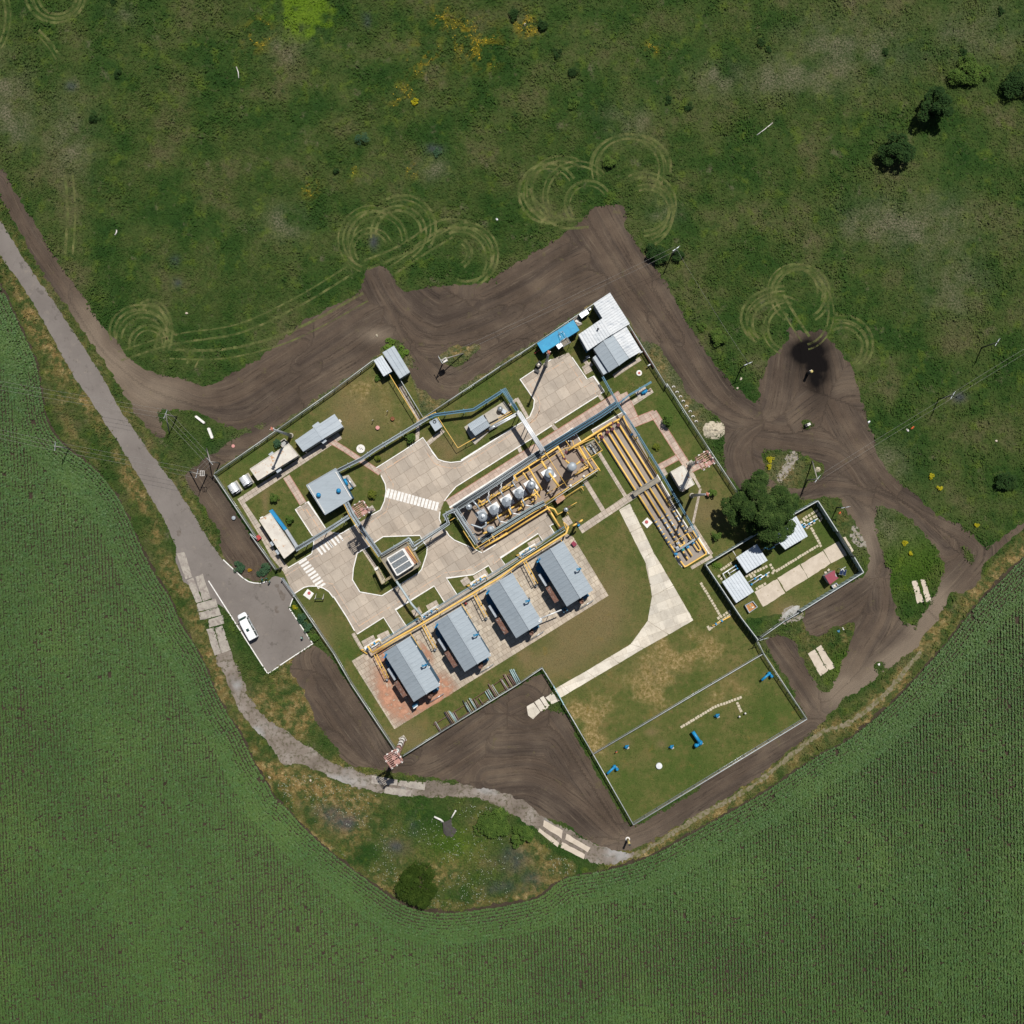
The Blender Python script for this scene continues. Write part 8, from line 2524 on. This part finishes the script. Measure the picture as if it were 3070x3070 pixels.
# --- gate area: signs, benches -----------------------------------------------------------
c = P('H', 1770, 760); u = Vector((1, 0, 0))
t_ = thing('notice_board', 'tilted notice board on two white posts by the gate lawn', 'sign', c)
a, b = P('H', 1733, 745), P('H', 1822, 745)
for p in (a, b):
 MB().tube([p, p + Vector((0, .0, 2.1))], .06, 6).build('post', M_bandw, t_)
 MB().tube([p + Vector((0, .95, 0.02)), p + Vector((0, 0, 1.6))], .05, 6).build('brace', M_bandw, t_)
mb = MB(); mb.slab([a + Vector((-.15, .1, 2.15)), b + Vector((.1, .1, 2.15)), b + Vector((.1, -.22, 1.0)), a + Vector((-.15, -.22, 1.0))], .06); mb.build('panel', M_galv, t_)
for s_, lb, h, mm in (('C: 1018,1785 1062,1748 1098,1790 1052,1822', 'red fire chest against the left fence by the gatehouse', .9, M_red), ('J: 1205,305 1235,275 1275,318 1240,345', 'dark red bench box at the corner of the shed apron', .8, mat('maroon_paint', (.26, .035, .07), (.22, .03, .06), 2, .6))):
 q = PS(s_[0], s_[3:], h)
 t_ = thing('fire_chest', lb, 'chest', (cen(q).x, cen(q).y, 0))
 MB().prism([Vector((p.x, p.y, 0)) for p in inset(q, .06)], .15, h - .1).build('body', mm, t_)
 mb = MB(); mb.slab([q[0] + Vector((0, 0, .12)), q[1] + Vector((0, 0, .12)), q[2], q[3]], .08); mb.build('lid', mm, t_)
 for p in inset(q, .15):
  MB().box((p.x, p.y, .02), .1, .1, .2).build('foot', M_dark, t_)
for k, s_ in enumerate(('322,385 345,370 440,445 425,465', '465,520 498,512 538,625 512,638')):
 q = PS('C', s_, .5)
 t_ = thing('concrete_beam', ['white concrete beam lying on grass, closer to the soil', 'white concrete beam lying on grass, closer to the left fence'][k], 'beam', (cen(q).x, cen(q).y, 0), 'concrete beams on the grass')
 MB().prism([Vector((p.x, p.y, 0)) for p in q], .02, .5).build('beam', M_white, t_)
 d = (q[2] - q[1]).normalized()
 for e in (q[0].lerp(q[1], .5), q[2].lerp(q[3], .5)):
  MB().box((e.x, e.y, .05), .3, .3, .38, .6).build('end_block', M_slabg, t_)
for k, (x, y) in enumerate(((1040, 40), (1080, 100), (1120, 153), (1152, 205), (1190, 263), (1232, 325), (1265, 382), (1302, 440))):
 p = P('F', x, y); t_ = thing('buried_tyre', ['first', 'second', 'third', 'fourth', 'fifth', 'sixth', 'seventh', 'last'][k] + ' half buried white tyre outside the right fence, counted from the top', 'tyre', p, 'half buried white tyres')
 MB().tube([p + Vector((math.cos(a) * .34 * .85, math.sin(a) * .34 * .5, .02 + abs(math.sin(a / 2 + .3)) * .22)) for a in np.linspace(-.6, 3.9, 14)], .09, 6).build('tread', M_bandw, t_)

# --- loose heaps and litter ---------------------------------------------------------------
def heap(name, label, t, x, y, rx, ry, h, m_, rot=0.0, cat='heap', seed=1):
 c = P(t, x, y); n = 26
 gx_, gy_ = np.meshgrid(np.linspace(-1, 1, n), np.linspace(-1, 1, n), indexing='ij')
 r = np.hypot(gx_, gy_) + .35 * (fbm(gx_ * 3 + seed * 9, gy_ * 3, 1, 3, seed) - .5)
 zz = np.clip(1 - r ** 1.6, -.1, 1) * h * (.6 + .8 * fbm(gx_ * 6 + seed, gy_ * 6, 1, 3, seed + 3))
 ca, sa = math.cos(rot), math.sin(rot)
 V = np.stack([c.x + gx_ * rx * ca - gy_ * ry * sa, c.y + gx_ * rx * sa + gy_ * ry * ca, np.maximum(zz, -.02)], -1)
 mb = MB(); inside = zz > -.015
 idx = np.arange(n * n).reshape(n, n)
 F_ = [(idx[i, j], idx[i + 1, j], idx[i + 1, j + 1], idx[i, j + 1]) for i in range(n - 1) for j in range(n - 1) if inside[i:i + 2, j:j + 2].any()]
 used = sorted({i for f in F_ for i in f}); mp = {u: k for k, u in enumerate(used)}
 fl = V.reshape(-1, 3)
 mb.add([tuple(fl[u]) for u in used], [tuple(mp[i] for i in f) for f in F_])
 return tag(mb.build(name, m_, loc=c), label, cat)


M_chalk = mat('chalk', (.50, .45, .35), (.40, .35, .27), 1.2, .95, wear=(.22, .20, .12), wearamt=.56, bump=.4)
heap('chalk_heap', 'pale chalk heap outside the right fence', 'F', 1505, 540, 2.3, 1.9, .9, M_chalk)
heap('gravel_heap', 'white gravel heap at the bottom wall of the annex', 'G', 1050, 1875, 2.3, .8, .2, mat('white_gravel', (.38, .38, .37), (.30, .29, .27), 2, .95, bump=.3), .6, seed=4)
heap('rubble_heap', 'small pale rubble heap beside the island power pole', 'G', 1360, 222, .6, .55, .35, M_chalk, seed=6)
for k, (t_, x, y, m_, lb) in enumerate((('Q', 1053, 878, M_wpipe, 'white sack at the soil edge on the right'), ('Q', 1273, 925, M_bandw, 'white bag in the right meadow beside an orange scrap'), ('Q', 1300, 912, M_orangep, 'orange scrap in the right meadow'), ('Q', 1775, 985, M_slabw, 'white scrap far out in the right meadow'), ('Q', 332, 632, M_slabw, 'white scrap in grass left of the burnt soil'), ('Q', 310, 687, M_slabw, 'white scrap at the soil edge below the dark pole'),
           ('Q', 888, 1393, M_orangep, 'orange scrap behind the annex wall'), ('N', 1038, 138, M_chalk, 'pale rock beside yellow flowers near the top'), ('N', 880, 1243, M_wpipe, 'white scrap in the meadow above the soil'), ('U', 405, 505, M_slabw, 'white stone at the field edge, lower left'), ('U', 640, 520, M_slabw, 'white stone beside the gravel track'), ('R', 1350, 95, M_slabw, 'white scrap above the twin wheel tracks'), ('A', 500, 600, M_chalk, 'pale clod on the soil left of the shed'), ('V', 1065, 583, M_bandw, 'white bucket on the grass patch inside the soil fork'), ('V', 825, 385, M_dblue, 'blue grey scrap on the grass triangle'), ('V', 848, 365, M_bandw, 'white scrap on the grass triangle'))):
 p = P(t_, x, y)
 mb = MB(); rr = random.Random(k)
 mb.ball((p.x, p.y, .12), .24, 8, sz=.55)
 for i in range(2):
  mb.ball((p.x + rr.uniform(-.25, .25), p.y + rr.uniform(-.25, .25), .1), .18, 7, sz=.6)
 tag(mb.build('litter', m_), lb, 'litter')
for k, (t_, s_, r, lb) in enumerate((('M', '1337,378 1350,442', .10, 'thin white pole lying in the upper left meadow'), ('O', '510,695 420,765', .09, 'pale split log lying in the upper right meadow'), ('M', '660,1300 650,1330', .14, 'short pale post lying in the left meadow'))):
 a, b = PS(t_, s_, .15)
 t_ = thing('fallen_pole', lb, 'pole', (a.x, a.y, 0)); MB().tube([a, a.lerp(b, .5) + Vector((.15, .05, 0)), b], r, 7).build('pole', M_bandw, t_); MB().tube([a, a.lerp(b, .08)], r * 1.4, 7).build('end_cap', M_conc, t_)

# --- vent posts ---------------------------------------------------------------------------
p = P('L', 640, 1398); t_ = thing('vent_post', 'yellow vent post at the bottom corner outside the fence', 'post', p)
MB().tube([p, p + Vector((0, 0, 4.2))], .28, 10, r2=.2).build('pipe', mat('pale_yellow', (.62, .50, .20), (.55, .45, .18), 2, .6), t_); MB().lathe(p, [(.5, 0), (.5, .3), (.3, .35)], 12).build('foot', M_bandw, t_); MB().lathe(p + Vector((0, 0, 4.2)), [(.25, 0), (.25, .15), (.02, .25)], 10).build('cap', M_dark, t_)
p = P('Q', 707, 603); t_ = thing('vent_post', 'dark vent post with a pale cap on the burnt soil', 'post', p)
MB().tube([p, p + Vector((0, 0, 3.2))], .35, 10, r2=.25).build('pipe', M_dark, t_); MB().lathe(p + Vector((0, 0, 3.2)), [(.3, 0), (.3, .25), (.03, .4)], 10).build('cap', mat('pale_yellow', (.62, .50, .20)), t_); MB().box(p + Vector((.6, .5, .02)), .5, .3, .5, .5).build('block', M_bandw, t_)
p = P('Q', 700, 897); t_ = thing('meter_box', 'white valve box on the small island in the soil', 'box', p)
MB().box(p + Vector((0, 0, .03)), .9, .6, 1.0, .4).build('box', M_dark, t_); MB().box(p + Vector((.25, .15, 1.03)), .7, .5, .25, .4).build('lid', M_bandw, t_); MB().tube([p + Vector((-.3, 0, .02)), p + Vector((-.3, 0, 3.0))], .06, 6).build('post', M_dark, t_)
p = P('E', 1665, 1420, 4); p.z = 0
t_ = thing('vent_stack', 'dark stack with twin yellow gooseneck vents by the lawn path', 'vent', p)
b_ = P('E', 1625, 1500) ; b_.z = 0
MB().tube([p, p + Vector((0, 0, 6.0))], .3, 10, r2=.22).build('stack', M_dark, t_)
for d in (Vector((-.5, -.3, 0)), Vector((.45, .3, 0))):
 MB().tube([p + d * .4 + Vector((0, 0, 4.6)), p + d * .6 + Vector((0, 0, 5.9)), p + d * 1.2 + Vector((0, 0, 6.3)), p + d * 1.9 + Vector((0, 0, 6.1)), p + d * 2.1 + Vector((0, 0, 5.6))], .17, 9).build('gooseneck', M_yel, t_)
MB().box(p + Vector((.5, -.5, .03)), .5, .35, .8, .5).build('cabinet', M_blue, t_)
piperun('thin_gas_pipe', 'thin yellow pipe looping round the kiosk and hut lawn', 'pipe', [(PS('A', '980,1590 1180,1490 1215,1560 1440,1905 1640,1790', 2.4), .07, Y)], posts=((0, 3.5),))
piperun('thin_gas_pipe', 'thin yellow pipe from the small white shed to the dark rack', 'pipe', [(PS('A', '648,1055 980,1600', 2.6), .08, Y)], posts=((0, 3.2),))

# --- stored pipes on the comb rack ---------------------------------------------------------
rk = thing('pipe_rack', 'low comb shaped rack along the lower fence for spare pipes', 'rack', cen(PS('f', '250,1050 1400,330')))
for s_ in ('240,1075 600,850 960,610 1350,330', '335,1150 700,930 1060,690 1490,430'):
 ln = PS('f', s_, .45); mb = MB()
 for i in range(len(ln) - 1):
  mb.bar(ln[i], ln[i + 1], .12, .12)
  n_ = int((ln[i + 1] - ln[i]).length / .32)
  for k in range(n_):
   p = ln[i].lerp(ln[i + 1], (k + .5) / n_); mb.bar(p, p + Vector((.03, .05, .62)), .05, .05)
 mb.build('comb_beam', M_rusty, rk)
 for i in range(len(ln)):
  MB().box((ln[i].x, ln[i].y, 0), .14, .14, .4).build('leg', M_dark, rk)
cols = {'b': (mat('pipe_brown', (.20, .13, .11), (.15, .10, .085), 2, .7), 'brown'), 'g': (mat('pipe_grey', (.36, .37, .36), (.30, .31, .30), 2, .6), 'grey'), 't': (mat('pipe_teal', (.34, .47, .47), (.28, .40, .41), 2, .5), 'pale teal'), 'k': (mat('pipe_black', (.045, .045, .048), (.06, .06, .06), 2, .6), 'black'), 'y': (mat('pipe_olive', (.34, .31, .19), (.28, .26, .17), 2, .6), 'olive')}
spare = [('b', 250, 1035, 335, 1180, .1), ('g', 268, 1030, 345, 1160, .09), ('k', 395, 890, 505, 1075, .11), ('b', 415, 885, 525, 1065, .1), ('y', 440, 880, 550, 1050, .1), ('t', 460, 875, 565, 1040, .11), ('t', 482, 885, 575, 1025, .08), ('g', 515, 900, 585, 1020, .09), ('b', 545, 895, 605, 1005, .12),
   ('k', 665, 720, 745, 890, .1), ('t', 690, 760, 775, 905, .1), ('g', 705, 745, 790, 890, .08), ('y', 725, 715, 820, 880, .1), ('t', 755, 690, 855, 855, .1), ('g', 775, 690, 865, 840, .08), ('b', 825, 700, 890, 830, .09), ('b', 850, 720, 910, 820, .08), ('b', 895, 685, 965, 790, .1), ('t', 985, 590, 1065, 725, .11), ('g', 1010, 570, 1095, 715, .1), ('t', 1030, 560, 1110, 690, .08),
   ('b', 1035, 480, 1150, 680, .13), ('y', 1070, 500, 1170, 670, .1), ('g', 1090, 495, 1190, 655, .1), ('b', 1205, 410, 1305, 585, .12), ('g', 1225, 420, 1325, 575, .1), ('b', 1255, 345, 1370, 550, .14), ('y', 1275, 345, 1385, 535, .1), ('b', 1310, 350, 1410, 510, .1), ('b', 1345, 360, 1430, 495, .12), ('t', 1345, 280, 1450, 485, .13), ('t', 1365, 270, 1475, 480, .11), ('t', 1395, 270, 1500, 465, .15), ('k', 1420, 300, 1505, 450, .09)]
ordn = ['1st', '2nd', '3rd'] + [f'{k}th' for k in range(4, 21)] + ['21st', '22nd', '23rd'] + [f'{k}th' for k in range(24, 31)] + ['31st', '32nd', '33rd', '34th']
for k, (cc, x0, y0, x1, y1, r) in enumerate(spare):
 a, b = PS('f', f'{x0},{y0} {x1},{y1}', .62 + .12 * (k % 2))
 o = MB().tube([a, b], r, 8).build('spare_pipe', cols[cc][0])
 tag(o, f'{cols[cc][1]} spare pipe on the rack, {ordn[k]} pipe from the left end', 'pipe', 'spare pipes on the rack')

# --- valve plot ------------------------------------------------------------------------------
def blue_valve(label, x, y, s=1.0, dx=0, dy=0, small=False):
 p = P('L', x, y); th = thing('line_valve', label, 'valve', p, 'blue line valves on the valve plot')
 MB().lathe(p, [(.22 * s, 0), (.22 * s, .7 * s), (.42 * s, .75 * s), (.42 * s, .9 * s), (.3 * s, 1.2 * s), (.08, 1.35 * s)], 14).build('body', M_blue, th)
 if dx or dy:
  d = Vector((dx, -dy, 0)).normalized()
  MB().tube([p + Vector((0, 0, 1.05 * s)), p + d * 2.1 * s + Vector((0, 0, 1.05 * s))], .27 * s, 12).build('actuator', M_blue, th)
  e = Vector((-d.y, d.x, 0))
  MB().tube([p - d * .1 + e * .2 + Vector((0, 0, .9 * s)), p + e * 1.0 * s - d * .2 + Vector((0, 0, .9 * s))], .2 * s, 10).build('cylinder', M_blue, th)
  MB().lathe(p + e * .75 * s + Vector((0, 0, .4)), [(.28 * s, 0), (.3 * s, .8 * s), (.1, 1.0 * s)], 12).build('gearbox', M_blue, th)
 else:
  mb = MB(); mb.tube([p + Vector((math.cos(a) * .36 * s, math.sin(a) * .36 * s, 1.5 * s)) for a in np.linspace(0, 6.283, 13)], .05 * s, 5, cap=False); mb.bar(p + Vector((-.35 * s, 0, 1.5 * s)), p + Vector((.35 * s, 0, 1.5 * s)), .06, .05); mb.tube([p + Vector((0, 0, 1.3 * s)), p + Vector((0, 0, 1.5 * s))], .05, 6); mb.build('hand_wheel', M_blue, th)
  MB().tube([p + Vector((-.6 * s, -.2, .45)), p + Vector((.6 * s, .25, .45))], .14 * s, 8).build('pipe', M_blue, th)
 MB().box(p + Vector((.4, -.4, 0)), .6 * s, .4 * s, .12, .5).build('pad', M_slabw, th)
 return th


blue_valve('blue valve with cylinder near the right fence of the valve plot', 1598, 268, 1.0, -30, 25)
blue_valve('blue hand valve on broken slabs beside the stone line', 1245, 553, .9)
blue_valve('largest blue valve with a long thick cylinder', 1128, 735, 1.35, -30, -45)
blue_valve('blue hand valve between the largest valve and the white lid', 935, 765, .85)
blue_valve('blue hand valve on a bare patch below the inner fence', 630, 765, .85)
blue_valve('blue valve with cylinder near the lower left fence', 548, 900, 1.0, -30, 28)
p = P('L', 561, 797); t_ = thing('warning_post', 'small orange and blue marker post near the inner fence', 'post', p)
MB().tube([p, p + Vector((0, 0, 1.3))], .07, 6).build('post', M_blue, t_); MB().box(p + Vector((0, 0, 1.1)), .4, .12, .35, .5).build('plate', M_orangep, t_)
for k, (x, y) in enumerate(((1398, 560), (1437, 538))):
 p = P('L', x, y); t_ = thing('stub_pipe', ['pale stub pipe left at the foot of the stone spur', 'pale stub pipe right at the foot of the stone spur'][k], 'pipe', p); MB().tube([p, p + Vector((0, 0, .8))], .12, 8).build('pipe', M_galv, t_); MB().lathe(p + Vector((0, 0, .8)), [(.2, 0), (.2, .1), (.02, .15)], 10).build('flange', M_bandw, t_)
c = P('V', 115, 325); u = Vector((math.cos(math.radians(28)), math.sin(math.radians(28)), 0))
t_ = thing('pipe_crossing', 'yellow pipe with two blue clamps laid on stepping stones by the annex', 'pipe', c)
MB().tube([c - u * 1.9 + Vector((0, 0, .5)), c + u * 2.4 + Vector((0, 0, .5))], .14, 8).build('pipe', Y, t_)
for s_ in (-1.0, .4):
 MB().box(c + u * s_ + Vector((0, 0, .2)), .35, .4, .55, .5).build('clamp', M_blue, t_)

# --- annex fittings ----------------------------------------------------------------------------
th_ = piperun('meter_pipe', 'white pipe loop with blue flanges between the two left shelters', 'pipe', [(PS('G', '410,1335 260,1430 290,1490', .9), .12, M_wpipe), (PS('G', '315,1400 345,1450', .9), .1, M_wpipe), (PS('G', '430,1365 330,1430', .9), .1, M_wpipe), (PS('G', '375,1165 410,1222', 2.4), .08, M_bandw)], posts=((0, 1.5),))
for x, y in ((410, 1335), (428, 1365)):
 p = P('G', x, y, .9); MB().box((p.x, p.y, .3), .3, .4, .9, -ANG).build('flange', M_blue, th_)
th_ = piperun('meter_pipe', 'white pipe with blue flanges right of the corner shelter', 'pipe', [(PS('G', '550,1530 700,1440 725,1460', .9), .1, M_wpipe), (PS('G', '590,1555 800,1410', .9), .14, M_wpipe)], posts=((1, 1.2),))
for x, y in ((630, 1485), (690, 1488), (758, 1442), (590, 1552)):
 p = P('G', x, y, .9); MB().box((p.x, p.y, .3), .35, .4, .9, -ANG).build('flange', M_blue, th_)
th_ = piperun('meter_pipe', 'white pipe with blue flanges at the end of the long shelter', 'pipe', [(PS('G', '1180,895 1360,790', .9), .14, M_wpipe), (PS('G', '1170,865 1205,845 1225,870', .9), .1, M_wpipe)], posts=((0, 1.2),))
for x, y in ((1200, 885), (1258, 852), (1315, 818), (1172, 865)):
 p = P('G', x, y, .9); MB().box((p.x, p.y, .3), .35, .4, .9, -ANG).build('flange', M_blue, th_)
th_ = piperun('meter_pipe', 'shaded blue pipework between the middle and the long shelter', 'pipe', [(PS('G', '710,1160 780,1110', .9), .12, M_dblue), (PS('G', '780,1150 860,1120', .9), .12, M_dblue), (PS('G', '860,1100 930,1065', .9), .12, M_wpipe)], posts=((0, 1.2),), valves=((P('G', 770, 1135, .9), .25, M_blue),))
q = PS('G', '1618,1372 1690,1385 1685,1452 1612,1440', 1.6)
t_ = thing('solar_panel', 'pair of dark blue solar panels on a stand by the red booth', 'solar panel', (cen(q).x, cen(q).y, 0))
q[0].z = q[1].z = 1.9; q[2].z = q[3].z = 1.35
for u0, u1 in ((0.0, .48), (.52, 1.0)):
 pts = [q[0].lerp(q[1], u0), q[0].lerp(q[1], u1), q[3].lerp(q[2], u1), q[3].lerp(q[2], u0)]
 fr = MB().slab(pts, .05).build('frame', M_galv, t_)
 c_ = cen(pts); mb = MB(); mb.slab([c_ + (p - c_) * .9 + Vector((0, 0, .012)) for p in pts], .02); mb.build('cells', mat('solar_cells', (.02, .035, .09), (.025, .04, .10), 3, .15, spec=.6), fr)
for p in q:
 MB().tube([Vector((p.x, p.y, .02)), p], .04, 6).build('leg', M_steel, t_)
p = P('G', 1590, 1372); t_ = thing('wind_turbine', 'small white wind turbine on a mast behind the solar panels', 'turbine', p)
MB().tube([p, p + Vector((0, 0, 4.0))], .06, 7).build('mast', M_steel, t_)
hub = p + Vector((0, 0, 4.05)); MB().tube([hub - Vector((.15, -.2, 0)), hub + Vector((.25, -.35, 0))], .09, 8).build('nacelle', M_wpipe, t_)
for k in range(3):
 a = k * 2.094 + .4; d = Vector((.82 * math.cos(a), .57 * math.cos(a), math.sin(a)))
 mb = MB(); mb.bar(hub + Vector((-.15, .2, 0)), hub + Vector((-.15, .2, 0)) + d * .75, .14, .03); mb.build('blade', M_wpipe, t_)
q = PS('G', '1520,1570 1580,1535 1605,1575 1550,1612', 1.0)
skip('waste_bin', 'grey bin with pale lid by the bottom annex wall', q, .9, M_steel, M_slabw, 'bin', 2)
for k, (x, y) in enumerate(((1445, 1415), (1480, 1385))):
 p = P('G', x, y); tag(MB().box((p.x, p.y, .02), .5, .4, .3, k).build('block_stone', M_slabw), ['pale block left behind the red booth', 'pale block right behind the red booth'][k], 'block')

# --- collapsed sign south of the track ------------------------------------------------------------
t_ = thing('collapsed_hut', 'collapsed dark board panel between two white stumps', 'ruin', P('K', 1320, 1620))
mb = MB(); mb.slab(PS('K', '1265,1610,1.0 1365,1568,1.0 1370,1650,.6 1425,1690,.3 1400,1765,.12 1325,1785,.12 1275,1730,.3'), .08); mb.build('panel', mat('tar_board', (.075, .068, .062), (.055, .05, .046), 1.5, .8), t_)
MB().tube(PS('K', '1165,1540,.7 1240,1575,.7 1270,1600,.4'), .2, 8).build('stump', M_white, t_)
MB().tube(PS('K', '1412,1475,.6 1365,1555,.6'), .14, 8).build('post', M_bandw, t_)
MB().ball(P('K', 1412, 1475, .6), .22, 8).build('post_cap', M_white, t_)
th_ = piperun('shed_link_pipe', 'pale grey pipe joining the last two shed roofs', 'pipe', [(PS('J', '840,1180 1095,1075', 4.6), .14, M_wpipe)], posts=((0, 2.5),))
t_ = thing('white_roof_patch', 'white louvre box on the roof edge of the third shed', 'vent', P('J', 848, 1195, 6.5)); t_.location.z = 0; WL[t_.name] = t_.location.copy()
mb = MB(); c = P('J', 848, 1195, 6.9); mb.box((c.x, c.y, 6.35), .9, .45, .4, -ANG + 1.57); mb.build('box', M_wpipe, t_); mb = MB()
for k in range(3):
 mb.bar(c + Vector((-.2 + .2 * k, -.2, -.13)), c + Vector((-.1 + .2 * k, .2, -.13)), .05, .05)
mb.build('louvre', M_steel, t_)
q = PS('I', '905,1412 965,1378 975,1410 925,1445', 3.0)
t_ = thing('exhaust_box', 'blue and white box at the lower end of the dusty shed', 'box', (cen(q).x, cen(q).y, 0)); MB().prism([Vector((p.x, p.y, 0)) for p in q], .04, 2.9).build('body', M_wallb, t_); mb = MB(); mb.bar(q[2], q[3], .25, .2); mb.build('lip', M_wpipe, t_)
q = PS('J', '1098,1075 1150,1050 1172,1080 1120,1108', 3.0)
t_ = thing('exhaust_box', 'blue grey box with a fan at the lower end of the last shed', 'box', (cen(q).x, cen(q).y, 0)); MB().prism([Vector((p.x, p.y, 0)) for p in q], .04, 3.0).build('body', M_dblue, t_); c = cen(q); MB().lathe((c.x, c.y, 3.0), [(.35, 0), (.35, .12), (.05, .15)], 12).build('fan', M_dark, t_)
